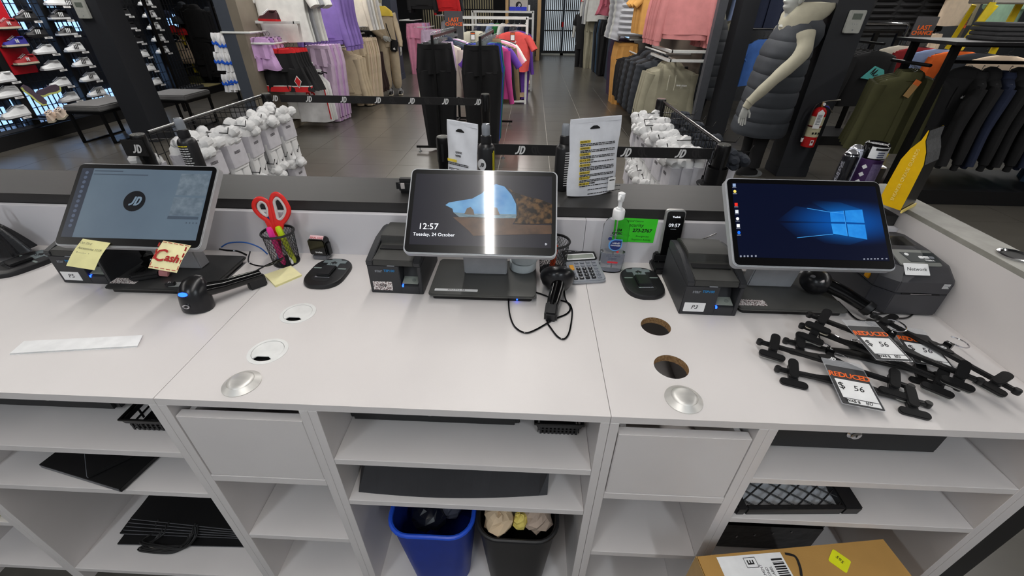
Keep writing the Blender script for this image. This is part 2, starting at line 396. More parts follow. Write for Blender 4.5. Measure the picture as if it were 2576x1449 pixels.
pic('sea_stack', SCN, gc, d3([(800, 632), (822, 585), (850, 590), (866, 634)]), em('lock_stack', (80, 70, 60), .45), 3)
pic('cliff', SCN, gc, d3([(920, 470), (960, 500), (1040, 528), (1110, 545), (1182, 575), (1178, 690), (1010, 690), (950, 684), (968, 640), (976, 590), (960, 520)]), RK, 3)
LTX = em('screen_white', (225, 228, 235), 1.0)
text('clock', '12:57', .0225, LTX, gc, SCN @ T(uvp(.125, .80)[0], uvp(0, .755)[1], .001), 0, sp=1)
text('date', 'Tuesday, 24 October', .0118, LTX, gc, SCN @ T(uvp(.17, .85)[0], uvp(0, .862)[1], .001), 0)
text('network_icon', 'D', .007, LTX, gc, SCN @ T(uvp(.965, .9)[0], uvp(0, .95)[1], .001), 0)
# right till: blue desktop
tr_, gr, SRN = pos('right till terminal showing a blue window-logo desktop', CR, .683, .992, FRL, BASEM, .274)
def radmat(name, sc, c0, c1, uv=(.79, .5), rough=.06):
    m = mat(name, (4, 8, 26), rough, coat=.35, spec=.6, noise=0, emit=.9); nt = m.node_tree; N, L = nt.nodes, nt.links
    tc = N.new('ShaderNodeTexCoord'); mp = N.new('ShaderNodeMapping'); L.new(tc.outputs['Object'], mp.inputs[0])
    g = N.new('ShaderNodeTexGradient'); g.gradient_type = 'SPHERICAL'; cxy = uvp(*uv); p = SRN @ Vector((cxy[0], cxy[1], 0))
    mp.inputs['Location'].default_value = (-p.x*sc[0], -p.y*sc[1], -p.z*sc[1]); mp.inputs['Scale'].default_value = (sc[0], sc[1], sc[1])
    L.new(mp.outputs[0], g.inputs[0]); r = N.new('ShaderNodeValToRGB'); e = r.color_ramp.elements
    e[0].color = rgb(c0); e[1].color = rgb(c1); r.color_ramp.interpolation = 'EASE'
    L.new(g.outputs['Fac'], r.inputs[0]); L.new(r.outputs[0], N['Principled BSDF'].inputs['Emission Color']); return m
full(SRN, gr, radmat('desktop_blue', (6.5, 16), (7, 11, 30), (4, 78, 160)))
def d5(pts):
    o = []
    for x, y in pts:
        xl = 112+.065*(y-380); xr = 1130+.14*(y-405); yt = 380+.02*(x-112); yb = 890+.045*(x-145)
        o.append(((x-xl)/(xr-xl), (y-yt)/(yb-yt)))
    return o
BE1 = radmat('beam_mid', (6.8, 15), (7, 12, 32), (10, 110, 205)); BE2 = radmat('beam_deep', (5.6, 14), (7, 12, 32), (6, 92, 185)); PANE = em('pane_blue', (16, 100, 180), .8, c2=(40, 130, 200), scale=30); LNW = em('beam_line', (60, 140, 205), .7)
pic('light_beam', SRN, gr, d5([(560, 545), (800, 585), (800, 660), (420, 650)]), BE2, 1)
pic('light_beam', SRN, gr, d5([(440, 662), (805, 668), (815, 742), (560, 765)]), BE2, 1)
pic('light_beam', SRN, gr, d5([(640, 500), (880, 520), (1030, 572), (895, 580), (800, 588)]), BE1, 1)
pic('light_beam', SRN, gr, d5([(690, 770), (815, 745), (1055, 785), (930, 822), (760, 810)]), BE1, 1)
for q in ([(802, 588), (895, 580), (905, 660), (804, 659)], [(907, 579), (1030, 572), (1042, 668), (912, 661)], [(806, 671), (908, 674), (915, 760), (817, 742)], [(918, 675), (1044, 679), (1055, 785), (926, 762)]):
    pic('logo_pane', SRN, gr, d5(q), PANE, 2)
for a, b_ in (((640, 560), (802, 588)), ((560, 766), (817, 743)), ((895, 580), (915, 760)), ((802, 588), (895, 597))):
    pic('beam_edge', SRN, gr, d5([a, b_, (b_[0], b_[1]+4), (a[0], a[1]+3)]) if abs(a[0]-b_[0]) > 30 else d5([a, (a[0]+4, a[1]), (b_[0]+4, b_[1]), b_]), LNW, 3)
ICO = [em('ico_%d' % i, c, .8) for i, c in enumerate([(120, 140, 170), (210, 190, 90), (200, 40, 30), (190, 195, 200), (225, 228, 230), (230, 232, 236), (20, 100, 235)])]
for k, y in enumerate((395, 440, 533, 582, 632, 680, 727)):
    x = 131+(y-395)*.062; h = 11
    pts = [(x+h*cos(a*pi/5), y+h*sin(a*pi/5)) for a in range(10)] if k in (1, 4, 6) else [(x-h, y-h), (x+h, y-h), (x+h, y+h), (x-h, y+h)]
    pic('desktop_icon', SRN, gr, d5(pts), ICO[k], 1)
    pic('icon_caption', SRN, gr, d5([(x-14, y+15), (x+14, y+15), (x+14, y+19), (x-14, y+19)]), em('caption', (130, 135, 150), .5), 1)
for k, x in enumerate((158, 184, 208, 236, 264)): pic('task_icon', SRN, gr, d5([(x-6, 880), (x+6, 880), (x+6, 892), (x-6, 892)]), em('caption', (130, 135, 150), .5), 1)
for k, x in enumerate((1026, 1052, 1075, 1100, 1122, 1152, 1182)): pic('tray_icon', SRN, gr, d5([(x-5, 915), (x+7, 915), (x+7, 924), (x-5, 924)]), em('caption', (130, 135, 150), .5), 1)
# labels on the bases
STK = mat('speckled_sticker', (226, 220, 218), .7, c2=(92, 66, 66), scale=330, thr=(.5, .56))
def sticker(name, parent, M, w_, h_, m=PAPER, s=None, size=.01, tm=INK, label=None, **k):
    o = part(name, B(M).prism(rrect(w_, h_, .0015, 3), 0, .0004), m, parent, label=label)
    if s: text('lettering', s, size, tm, o, M @ T(0, 0, .0006), .0001, **k)
    return o
sticker('till_number_label', tc_, T(-.07, -.085+.012, .0203), .115, .0105, s='3012-TILL-04', size=.0085)
part('power_light', B(T(.093, -.0875, .006)).box(-.002, .002, -.002, .001, -.0012, .0012), BLED, tc_)
sticker('till_number_label', tr_, T(-.098, -.068, .0203), .075, .026, STK, 'T 3.10', .014, label='speckled label reading T 3.10')
sticker('till_number_label', tl, T(-.105, -.062, .0203, 0, 0, 0), .07, .026, STK, label='speckled label with a scribble')
sticker('barcode_label', tl, T(.055, -.07, .0203, 0, 0, .1), .055, .022, mat('worn_label', (170, 172, 172), .6))
# sticky notes on the left screen
NOTE = mat('yellow_paper', (226, 220, 160), .75); NOTE2 = mat('cream_paper', (234, 226, 176), .75); RINK = mat('red_ink', (170, 26, 24), .6); GINK = mat('grey_ink', (120, 118, 96), .7)
def note(name, label, u, rz, m, h=.074, w_=.073):
    M = screen_frame(*CL) @ T(u, -.108+.008, .0022, 0, 0, rz)
    t = thing(name, label, 'note', M)
    rings = []; n = 8
    b = B()
    v = []; f = []
    for i in range(n+1):
        s_ = i/n; y = -h*s_; z = .012*sin(s_*pi)*.5+.010*s_*s_
        v += [(-w_/2, y, z), (w_/2, y, z), (-w_/2, y, z-.0004), (w_/2, y, z-.0004)]
    for i in range(n):
        a = i*4; f += [(a, a+4, a+5, a+1), (a+2, a+3, a+7, a+6), (a, a+2, a+6, a+4), (a+1, a+5, a+7, a+3)]
    part('sheet', B().add(v, f), m, t); return t
n1 = note('sticky_note', 'yellow sticky note with faint handwriting hanging under the left screen', -.075, rad(-7), NOTE)
for k, (s_, sz) in enumerate((('Oct 23rd', .008), ('Accessories 1119', .0085), ('Running  1', .008), ('Create  #1', .008))):
    text('handwriting', s_, sz, GINK, n1, T(-.03, -.012-.013*k, .0085, -.08+.05*k, 0, 0), .0001, 'LEFT', shear=.3)
n2 = note('sticky_note', 'cream sticky note with the word Cash in red and a red dashed border', .128, rad(-8), NOTE2)
text('handwriting', 'C', .044, RINK, n2, T(-.022, -.040, .012), .0001, shear=.2, bold=.012); text('handwriting', 'ash', .027, RINK, n2, T(.012, -.042, .012), .0001, shear=.25, bold=.03)
bd = B()
for k in range(5):
    for y_, z_ in ((-.003, .0022), (-.070, .0125)): bd.box(-.034+k*.0145, -.024+k*.0145, y_-.0008, y_+.0008, z_, z_+.0004)
for k in range(4):
    for x_ in (-.0345, .0345): bd.at(T(x_, -.008-.0165*k, .0075, 0, 0, 0)).box(-.0008, .0008, -.010, 0, .0, .0028); bd.at(Matrix())
part('dashed_border', bd, RINK, n2)

# ---------------------------------------------------------------- receipt printers
PRN = mat('printer_grey', (44, 45, 48), .45, bump=.15, bscale=1200); PRT = mat('printer_top', (54, 54, 52), .5, bump=.15, bscale=1200); PNL = mat('panel_grey', (140, 146, 140), .5)
CYAN = mat('cyan_ink', (40, 130, 190), .5); GRYI = mat('grey_print', (130, 134, 140), .5)
def printer(label, x, y, rz, code, stm=PAPER, d=.185):
    t = thing('receipt_printer', label, 'printer', T(x, y, ZC, 0, 0, rz))
    W = .142; s = d/.2
    low = [(0, 0), (d, 0), (d, .098), (.0, .086)]
    def pr(x0, x1, P): return [[(x_, yy, zz) for yy, zz in P] for x_ in (x0, x1)]
    b = B(); b.loft(pr(0, .084, low)); b.loft(pr(.132, W, low)); b.loft(pr(.084, .132, [(0, 0), (d, 0), (d, .098), (.05, .086), (.030, .034), (.0, .026)]))
    part('body', b, PRN, t, .0015)
    lid = [(-.002, .0865), (d, .0985), (d, .124*1), (.18*s, .132), (.12*s, .134), (.09*s, .131), (.085*s, .112), (.052*s, .107), (.0, .103)]
    mid = B(); mid.loft(pr(.018, W-.018, lid)); part('cover', mid, PRT, t, .0015)
    sd = [(-.003, .0865), (d, .0985), (d, .118), (.17*s, .124), (.10*s, .123), (.05*s, .113), (.0, .101), (-.003, .099)]
    [part('side_rail', B().loft(pr(x0, x0+.0175, sd)), PRN, t, .0015) for x0 in (0, W-.0175)]
    part('paper_slot', B().box(.024, W-.024, .053*s, .086*s, .1085, .1105), INK, t)
    part('latch', B().box(.055, .075, -.004, .001, .0865, .0885), GRYI, t, .0005)
    part('control_panel', B(T(.108, .016, .0335, rad(15))).box(-.021, .021, -.013, .014, 0, .0012), PNL, t)
    part('feed_button', B(T(.116, .016, .0352, rad(15))).lathe([(.0055, 0), (.0055, .0008), (.0045, .001)], 16), mat('button_grey', (120, 126, 122), .5), t)
    part('power_light', B().box(.0865, .0905, -.0008, .006, .022, .0275), BLED, t)
    text('maker_name', 'star', .013, GRYI, t, T(.029, -.0006, .070, UP), .0003, bold=.02); text('model_name', 'TSP100', .0095, CYAN, t, T(.057, -.0006, .071, UP), .0003, bold=.02, shear=.15)
    sticker('till_sticker', t, T(.034, -.0002, .0235, UP), .052, .027, stm, code, .017, shear=.2)
    return t
printer('black receipt printer with a white sticker P5, under the left screen', -1.277, .945, rad(-1), 'P5')
printer('black receipt printer with a speckled sticker P4, left of the centre till', -.414, .945, rad(-1), 'P4', STK)
printer('black receipt printer with a white sticker P3, left of the right till', .395, .892, rad(-1), 'P3')

# ---------------------------------------------------------------- label printer by the end wall
ZB = mat('label_printer_body', (58, 58, 62), .42, bump=.1, bscale=1500); ZG = mat('label_printer_grey', (122, 124, 120), .5, bump=.1, bscale=900)
t = thing('label_printer', 'large dark grey label printer with a handwritten Network sticker by the end wall', 'printer', T(.884, .916, ZC, 0, 0, rad(-1)))
def octo(x0, x1, y0, y1, c, cf): return [(x0+cf, y0), (x1-c, y0), (x1, y0+c), (x1, y1-c), (x1-c, y1), (x0+c, y1), (x0, y1-c), (x0, y0+cf)]
W, D = .17, .222
b = B(); b.loft([[(x, y, z) for x, y in octo(0+i, W-i, 0+i, D-i, .012, .034)] for z, i in ((0, .006), (.008, .0), (.067, 0))]); part('lower_body', b, ZB, t, .002)
b = B(); b.loft([[(x, y, z) for x, y in o_] for z, o_ in ((.0685, octo(0, W, 0, D, .012, .034)), (.100, octo(0, W, 0, D, .012, .034)), (.130, octo(.012, W-.012, .022, D-.01, .014, .03)), (.146, octo(.03, W-.03, .085, D-.03, .015, .02)))])
part('upper_cover', b, ZB, t, .002)
part('label_slot', B().box(.05, W-.03, -.001, .004, .0665, .069), INK, t); part('tear_bar', B().box(.07, W-.05, -.0015, .003, .0675, .069), CHR, t)
# top: sloping grey fascia, window, keypad
S1 = T(.085, .055, .1395, rad(14.2))
part('top_fascia', B(S1).prism(rrect(.098, .058, .006), -.002, .0012), ZG, t, .0005)
kp = part('keypad', B(S1).prism([(-.020, -.016), (.052, -.016), (.052, .018), (-.030, .018)], .0012, .002), mat('keypad_dark', (44, 50, 52), .4), t)
part('power_button', B(S1 @ T(-.018, .010, .002)).lathe([(.005, 0), (.005, .001), (.004, .0012)], 20), PAPER, t)
for k, m_ in enumerate((PAPER, PAPER, GRYI)): part('key', B(S1 @ T(.012+.0125*k, .0005, .002)).prism(rrect(.0115, .0085, .003 if k != 1 else .0005), 0, .0008), m_, t)
text('maker_name', 'ZEBRA', .0075, WINK, t, S1 @ T(.027, -.0105, .0022), .0002, bold=.03)
sticker('network_sticker', t, T(.068, .018, .1275, rad(42)), .058, .030, PAPER, 'Network', .0125, shear=.1, label='white sticker with Network written by hand')
part('window', B(T(.085, .125, .1455, rad(3))).box(-.045, .04, -.015, .035, 0, .0015), GLS, t)
part('release_latch', B(T(.003, .062, .083, 0, 0, 0)).box(-.006, .006, -.009, .009, -.008, .009), mat('amber_plastic', (226, 160, 22), .4), t, .002)
part('emblem', lines(.018, .014, 5, 3), WINK, t, M=T(.135, .0, .099, UP))

# ---------------------------------------------------------------- card reader docks
def dock(label, x, y, rz):
    t = thing('card_reader_dock', label, 'dock', T(x, y, ZC, 0, 0, rz))
    out = []
    for i in range(40):
        a = 2*pi*i/40; c, s = cos(a), sin(a); e = .62
        w_ = .056*(1-.22*abs(s)**3)
        out.append((w_*math.copysign(abs(c)**e, c), .077*math.copysign(abs(s)**e, s)))
    b = B(); b.loft([[(px*k, py*k, z) for px, py in out] for z, k in ((0, .99), (.006, 1), (.012, .96), (.0135, .90))])
    part('plate', b, BLK, t)
    G_ = mat('dock_grey', (112, 122, 124), .3)
    part('cross_inset', B().prism([(-.034, .044), (-.034, .060), (-.016, .060), (-.012, .068), (.012, .068), (.016, .060), (.034, .060), (.034, .044), (.018, .044), (.018, .022), (-.018, .022), (-.018, .044)], .0125, .0145), G_, t, .0004)
    for s in (-1, 1): part('light_bar', B().prism(rrect(.024, .0055, .0025, 3, s*.036, .014), .0125, .0142), mat('dock_bar', (126, 138, 134), .3), t)
    part('slot', B().prism(ell(.030, .017, 24, 0, -.038), .013, .0138), INK, t)
    part('cradle', B().box(-.019, .019, -.032, .020, .0138, .022), BLK, t, .002)
    part('bright_strip', B().box(-.021, .021, -.040, -.033, .0138, .0165), CHR, t, .001)
    for k in range(4): part('contact_pin', B().lathe([(.0012, 0), (.0012, .004)], 6), CHR, t, M=T(-.006+.004*k, .032+.004*(k % 2), .0145))
    part('arrow', B().prism([(-.010, .044), (0, .052), (.010, .044), (.006, .040), (-.006, .040)], .0145, .0155), INK, t)
    return t
dock('oval black card reader dock, between the note pad and printer P4', -.566, 1.027, rad(-2))
dock('oval black card reader dock, between the sanitizer and printer P3', .330, 1.027, rad(3))
dock('oval black card reader dock cut off by the edge, left of printer P5', -1.478, 1.030, rad(-22))
# ---------------------------------------------------------------- pen pots
def wiremesh(r0, r1, h, n=26):
    b = B()
    for sgn in (1, -1):
        for k in range(n):
            P = []
            for i in range(7):
                u = i/6; a = 2*pi*k/n+sgn*u*1.5; r = r0+(r1-r0)*u; P.append((r*cos(a), r*sin(a), .003+u*(h-.005)))
            b.tube(P, .0006, 3, False)
    return b
def penpot(label, x, y, rz=0):
    t = thing('pen_pot', label, 'pen holder', T(x, y, ZC, 0, 0, rz))
    part('rim', B().lathe([(.0425, .096), (.0458, .0975), (.047, .1), (.0458, .1025), (.0425, .1035), (.041, .1)], 36, False), BLK, t)
    part('base', B().lathe([(.036, 0), (.0375, 0), (.0375, .004), (.036, .005)], 36), BLK, t)
    part('wire_mesh', wiremesh(.0365, .0425, .098), mat('black_wire', (20, 20, 21), .4), t, kind='stuff')
    return t
penpot('black wire mesh pen pot holding scissors and highlighters', -.722, 1.094)
penpot('black wire mesh pen pot mostly hidden behind the centre screen', .080, 1.085)
def pen(name, label, cat, a, b_, r, m, capm, tip=.3, n=6):
    a, b_ = Vector(a), Vector(b_); t = thing(name, label, cat, Matrix.Translation(a)); d = b_-a; L = d.length
    M = d.to_track_quat('Z', 'Y').to_matrix().to_4x4()
    part('barrel', B(M).lathe([(r*.5, 0), (r*.9, .01), (r*.9, L*(1-tip))], 10), m, t)
    part('cap', B(M).lathe([(r, L*(1-tip)), (r*1.05, L*(1-tip)+.002), (r*1.05, L-.006), (r*.8, L)], n), capm, t)
PINK = mat('pink_plastic', (238, 50, 150), .4); LIME = mat('lime_plastic', (196, 222, 30), .4); BLUE = mat('blue_plastic', (40, 92, 168), .35); CLR = mat('blue_barrel', (96, 140, 190), .3)
z = ZC
pen('highlighter', 'pink highlighter standing in the pen pot with scissors', 'pen', (-.715, 1.068, z+.006), (-.722, 1.062, z+.128), .0085, mat('pink_barrel', (190, 40, 110), .4), PINK, .3)
pen('highlighter', 'lime green highlighter standing in the pen pot with scissors', 'pen', (-.690, 1.082, z+.006), (-.706, 1.078, z+.124), .0085, mat('lime_barrel', (150, 160, 40), .4), LIME, .3)
pen('ballpoint_pen', 'blue ballpoint pen seen through the left scissor handle', 'pen', (-.738, 1.085, z+.006), (-.746, 1.112, z+.150), .0045, CLR, BLUE, .25, 10)
pen('ballpoint_pen', 'white printed pen low inside the pen pot with scissors', 'pen', (-.692, 1.072, z+.006), (-.712, 1.10, z+.085), .0055, mat('white_barrel', (220, 220, 222), .4), PAPER, .2, 10)
pen('marker_pen', 'orange marker in the pen pot behind the centre screen', 'pen', (.075, 1.06, z+.006), (.083, 1.072, z+.094), .009, mat('orange_plastic', (200, 70, 30), .4), mat('orange_plastic', (200, 70, 30), .4))
# scissors
REDP = mat('red_plastic', (216, 40, 34), .35); GRYP = mat('grey_grip', (196, 190, 188), .5)
t = thing('scissors', 'red and grey handled scissors standing in the pen pot', 'scissors', T(-.716, 1.082, ZC+.094, rad(-12), 0, rad(4)))
def ringpart(P, r, m, nm): part(nm, B().tube(bez([(x, 0, z_) for x, z_ in P], 6, True), r, 8, closed=True), m, t)
lo = [(-.006, .012), (-.018, .040), (-.038, .058), (-.050, .078), (-.046, .096), (-.030, .106), (-.012, .098), (-.006, .080), (-.008, .060)]
ro = [(.002, .030), (.002, .060), (-.001, .090), (.008, .114), (.022, .118), (.036, .104), (.045, .078), (.038, .058), (.022, .040)]
ringpart(lo, (.0065, .0045), REDP, 'handle'); ringpart(ro, (.0065, .0045), REDP, 'handle')
ringpart([(x*.86-.003 if x < 0 else x, z_) for x, z_ in [(-.020, .058), (-.036, .070), (-.040, .086), (-.028, .097), (-.015, .090), (-.013, .070)]], (.0042, .0042), GRYP, 'grip')
ringpart([(.010, .048), (.009, .075), (.009, .098), (.021, .107), (.033, .090), (.035, .070), (.023, .052)], (.0042, .0042), GRYP, 'grip')
part('shank', B().prism([(-.012, -.012), (.008, -.014), (.000, .030), (-.020, .048), (-.032, .055)], -.004, .003), REDP, t, .001, M=T(0, 0, 0, rad(90)))
part('shank', B().prism([(-.004, -.012), (.008, -.012), (.026, .040), (.006, .052)], -.003, .004), REDP, t, .001, M=T(0, 0, 0, rad(90)))
part('blade', B().prism([(-.006, -.01), (.006, -.01), (.002, -.080), (-.002, -.082)], -.001, .001), CHR, t, M=T(0, 0, 0, rad(90)))
part('pivot', B(T(-.005, -.004, -.004, rad(90))).lathe([(.006, 0), (.006, .002), (.004, .003)], 16), GRYI, t)

# stamp
t = thing('hand_stamp', 'black self inking stamp reading FINAL SALE beside the pen pot', 'stamp', T(-.648, 1.112, ZC, 0, 0, rad(-4)))
part('base', B().box(-.0005, .045, 0, .030, 0, .014), mat('clear_grey', (120, 120, 126), .2, trans=.3), t, .002)
b = B(); b.prism([(-.006, .016), (.048, .016), (.048, .060), (.044, .068), (-.002, .068), (-.006, .060)], -.032, .0); b2 = part('body', b, BLKG, t, .003, M=T(0, 0, 0, rad(90)))
part('side_wing', B().box(.0475, .0535, .004, .026, .012, .056), BLK, t, .003)
part('label_window', B(T(.021, .010, .0688, rad(38))).box(-.021, .021, -.010, .009, 0, .001), mat('pink_label', (226, 188, 192), .6), t)
text('lettering', 'FINAL SALE', .0078, RINK, t, T(.021, .010, .070, rad(38)), .0001, bold=.02)
text('maker_name', 'trodat', .0085, WINK, t, T(.024, -.0004, .027, UP), .0002, bold=.02)

# note pad
P = [G(*p, z=ZC)[:2] for p in [(666, 695), (694, 723), (760, 695), (733, 672)]]
t = thing('note_pad', 'pad of yellow sticky notes lying on the seam in the counter', 'note pad')
part('pad', B().prism(P, ZC, ZC+.005), NOTE, t)
part('top_sheet', B().prism([(x, y) for x, y in P], ZC+.0052, ZC+.0056), mat('pale_yellow_paper', (238, 230, 178), .75), t)

# folded white paper strip
P = [G(*p, z=ZC)[:2] for p in [(24, 893), (345, 874), (358, 847), (60, 862)]]
t = thing('paper_strip', 'long folded strip of white paper lying on the counter at the left', 'paper')
part('sheet', B().prism(P, ZC, ZC+.0015), PAPER, t); part('fold', B().prism([(x+.002, y+.001) for x, y in P], ZC+.003, ZC+.0042), PAPER, t)

# ---------------------------------------------------------------- barcode scanners
SCB = mat('scanner_black', (22, 22, 25), .28)
def cable(name, label, P, r=.0021, m=None, cat='cable', n=6):
    o = part(name, B().tube(bez(P, n), r, 8), m or BLKG); tag(o, label, cat); return o
def head(b, n=20):
    return b
t = thing('barcode_scanner', 'black handheld scanner glowing blue, lying in front of the left till', 'barcode scanner', T(-.831, .850, ZC))
rings = []
for z_, rx, ry, cy in ((0, .036, .026, 0), (.004, .0385, .031, 0), (.022, .038, .032, .002), (.045, .036, .033, .006), (.062, .031, .031, .012), (.075, .022, .023, .018), (.082, .008, .009, .022)):
    rings.append([(rx*cos(2*pi*j/20), cy+ry*sin(2*pi*j/20), z_) for j in range(20)])
part('head', B().loft(rings), SCB, t)
part('handle', B().tube([(.015, .018, .045), (.045, .050, .038), (.085, .095, .034), (.105, .118, .032)], [(.019, .022), (.016, .019), (.015, .016), (.014, .015)], 14), BLKG, t)
part('tail_block', B(T(.098, .108, .012, 0, 0, rad(-42))).box(-.010, .012, -.026, .02, -.012, .022), BLK, t, .004)
part('status_light', B(T(-.004, -.0225, .056, rad(62))).prism(ell(.011, .0055, 20), -.004, .0012), BLED, t)
part('emblem', B(T(-.002, -.0312, .026, rad(88))).prism(ell(.009, .006, 24), -.002, .0008), CHR, t); part('emblem_inset', B(T(-.002, -.0324, .026, rad(88))).prism(ell(.0065, .004, 4), -.001, .0006), BLKG, t)
cable('scanner_cable', 'black cable looping from the left scanner to the back of the till', [(-.742, .962, ZC+.040), (-.715, .985, ZC+.05), (-.690, 1.010, ZC+.055), (-.688, 1.03, ZC+.05), (-.71, 1.03, ZC+.035), (-.745, 1.02, ZC+.027), (-.80, 1.04, ZC+.026), (-.83, 1.10, ZC+.028)])
# centre scanner
t = thing('barcode_scanner', 'black handheld scanner lying beside the calculator, handle towards the front', 'barcode scanner', T(.088, .985, ZC))
part('head', B(T(0, 0, .036, rad(-38), 0, 0)).lathe([(.004, -.034), (.026, -.030), (.040, -.014), (.046, .002), (.047, .012), (.044, .020), (.036, .028), (.022, .034), (.002, .036)], 28), SCB, t)
part('handle', B().tube([(.002, -.008, .046), (-.002, -.045, .036), (-.012, -.085, .026), (-.018, -.112, .020)], [(.019, .020), (.0175, .018), (.016, .017), (.015, .015)], 16), BLKG, t)
part('tail_block', B(T(-.018, -.112, .0185, rad(12), 0, rad(-8))).box(-.016, .016, -.034, .012, -.0165, .0155), BLK, t, .005)
for k, (x_, y_) in enumerate(((-.003, .030), (.030, -.004))): part('screw_hole', B(T(x_, y_, .058-.03*k, rad(-38))).lathe([(.003, 0), (.003, .001)], 10), INK, t)
def dd3(p, z_=ZC+.003): return G(900+p[0]/2.415, 280+p[1]/2.415, z=z_)
cable('scanner_cable', 'black cable curling in two loops on the counter from the centre scanner', [dd3(p) for p in [(1160, 1215), (1150, 1275), (1175, 1320), (1215, 1370), (1255, 1383), (1285, 1340), (1302, 1240), (1297, 1190), (1270, 1160), (1180, 1135), (1090, 1102), (990, 1078), (925, 1095), (916, 1150), (925, 1240), (955, 1310), (1015, 1345), (1080, 1328), (1190, 1265), (1270, 1230), (1290, 1190), (1262, 1140), (1252, 1070)]], .0022)
# right scanner
t = thing('barcode_scanner', 'black handheld scanner lying on the right till base under the screen', 'barcode scanner', T(.768, .985, ZC+.021))
part('head', B().ball((0, 0, .034), (.036, .040, .034), 20, 12), SCB, t)
part('handle', B().tube([(.02, -.018, .034), (.052, -.045, .026), (.085, -.075, .012), (.100, -.090, .004)], [(.018, .019), (.0165, .017), (.016, .016), (.015, .015)], 14), BLKG, t)
part('collar', B().tube([(.088, -.078, .012), (.098, -.088, .006)], .019, 14), BLK, t)
part('status_light', B(T(-.004, -.031, .052, rad(50), 0, rad(20))).prism(ell(.011, .003, 16), -.002, .002), GRYP, t)
part('emblem', B(T(-.026, -.018, .058, rad(40), 0, rad(-20))).prism(ell(.006, .004, 16), -.004, .001), CHR, t)
cable('scanner_cable', 'black cable of the right scanner looping in front of the label printer', [(.868, .895, ZC+.018)]+[G(1980+x/5.367, 600+y/5.367, z=ZC+.004) for x, y in [(1180, 1005), (1250, 1020), (1420, 1000), (1560, 945), (1660, 925), (1725, 960), (1700, 1020), (1600, 1075), (1400, 1080), (1160, 1105), (1000, 1110), (900, 1060), (800, 960), (720, 880), (690, 850)]])

# ---------------------------------------------------------------- calculator
SILV = mat('silver_plastic', (160, 164, 170), .35, .3); LCD = mat('lcd', (150, 156, 146), .25)
M = T(.1290, 1.012, ZC, rad(9), 0, rad(10)); t = thing('calculator', 'silver desk calculator with black number keys beside the hand sanitizer', 'calculator', M)
part('body', B().prism(rrect(.104, .145, .014, 5, .052, .072), .0, .012), SILV, t, .003)
part('rest', B().box(.01, .094, .12, .14, -.018, 0), BLK, t)
part('top_cover', B().prism(rrect(.100, .052, .008, 4, .052, .116), .012, .0145), BLK, t, .001)
part('display_frame', B().prism(rrect(.086, .027, .004, 4, .052, .106), .0145, .016), PAPER, t); part('display', B().prism(rrect(.080, .018, .001, 2, .052, .106), .016, .0165), LCD, t)
for s_, x_ in (('DESKTOP', .022), ('12 DIGITS', .052), ('TWO WAY', .082)): text('lettering', s_, .0045, WINK, t, T(x_, .133, .0148), .0001)
KB = mat('key_black', (30, 31, 34), .35); KG = mat('key_grey', (134, 138, 146), .4); KO = mat('key_orange', (236, 170, 60), .4)
kb = mesh('key', B().prism(rrect(.0125, .0095, .002, 3), 0, .003), KB, .0008); kg = kb.copy(); kg.materials[0] = KG; kos = mesh('key', B().prism(rrect(.0125, .021, .002, 3), 0, .003), KO, .0008)
lab = [['%', '7', '8', '9', '-'], ['+/-', '4', '5', '6', 'x'], ['M', '1', '2', '3', '+'], ['0', '00', '.', '=', '+']]
for r in range(6):
    for c in range(5):
        x_, y_ = .016+.0175*c, .012+.0133*(5-r)
        if r < 2:
            if c == 0: continue
            k = part('key', kg, KG, t, M=T(x_, y_+.002, .012)); continue
        s_ = lab[r-2][c]; black = (1 <= c <= 3) or (r == 5 and c == 0)
        if c == 0 and r < 5 and r == 2: continue
        k = part('key', kb if black else kg, KB, t, M=T(x_, y_, .012))
        if s_: text('digit', s_, .0075, WINK if black else INK, k, T(0, 0, .0032), .0001)
part('key', kos, KO, t, M=T(.016, .012+.0133*3.6, .012), label='tall orange clear key')

# ---------------------------------------------------------------- hand sanitizer
CLEAR = mat('clear_plastic', (248, 250, 252), .04, trans=1, ior=1.06, noise=0); GEL = mat('clear_gel', (240, 244, 250), .03, trans=1, ior=1.2, noise=0)
t = thing('hand_sanitizer_bottle', 'clear pump bottle of hand sanitizer in front of the green sign', 'bottle', T(.2525, 1.105, ZC, 0, 0, rad(-4)))
prof = [(0, .033, .020), (.004, .036, .022), (.05, .0365, .0225), (.12, .037, .0225), (.145, .036, .022), (.158, .030, .020), (.166, .018, .015), (.170, .0125, .0125), (.176, .0125, .0125)]
part('bottle', B().loft([[(rx*cos(2*pi*j/32), ry*sin(2*pi*j/32), z_) for j in range(32)] for z_, rx, ry in prof]), CLEAR, t)
part('gel', B().loft([[(rx*.95*cos(2*pi*j/32), ry*.94*sin(2*pi*j/32), z_) for j in range(32)] for z_, rx, ry in ((.003, .033, .020), (.03, .036, .0225), (.062, .0365, .0225))]), GEL, t)
part('collar', B().lathe([(.0155, .166), (.0165, .168), (.0165, .188), (.015, .192), (.009, .193)], 28), PAPER, t)
part('pump', B().lathe([(.009, .193), (.0085, .197), (.0055, .198), (.0055, .214), (.007, .216)], 20), PAPER, t)
part('pump_head', B().lathe([(.006, .214), (.0085, .217), (.0100, .232), (.0095, .238), (.006, .240)], 20), PAPER, t); part('spout', B().tube([(0, 0, .232), (-.006, -.014, .231), (-.008, -.022, .226)], [.005, .004, .003], 10), PAPER, t)
part('dip_tube', B().tube([(0, 0, .17), (.002, 0, .01)], .002, 8), GRYP, t)
def front(x_, z_, s_=0): return T(x_, -.0226*math.sqrt(max(0, 1-(x_/.037)**2))-.0012-s_, z_, UP)
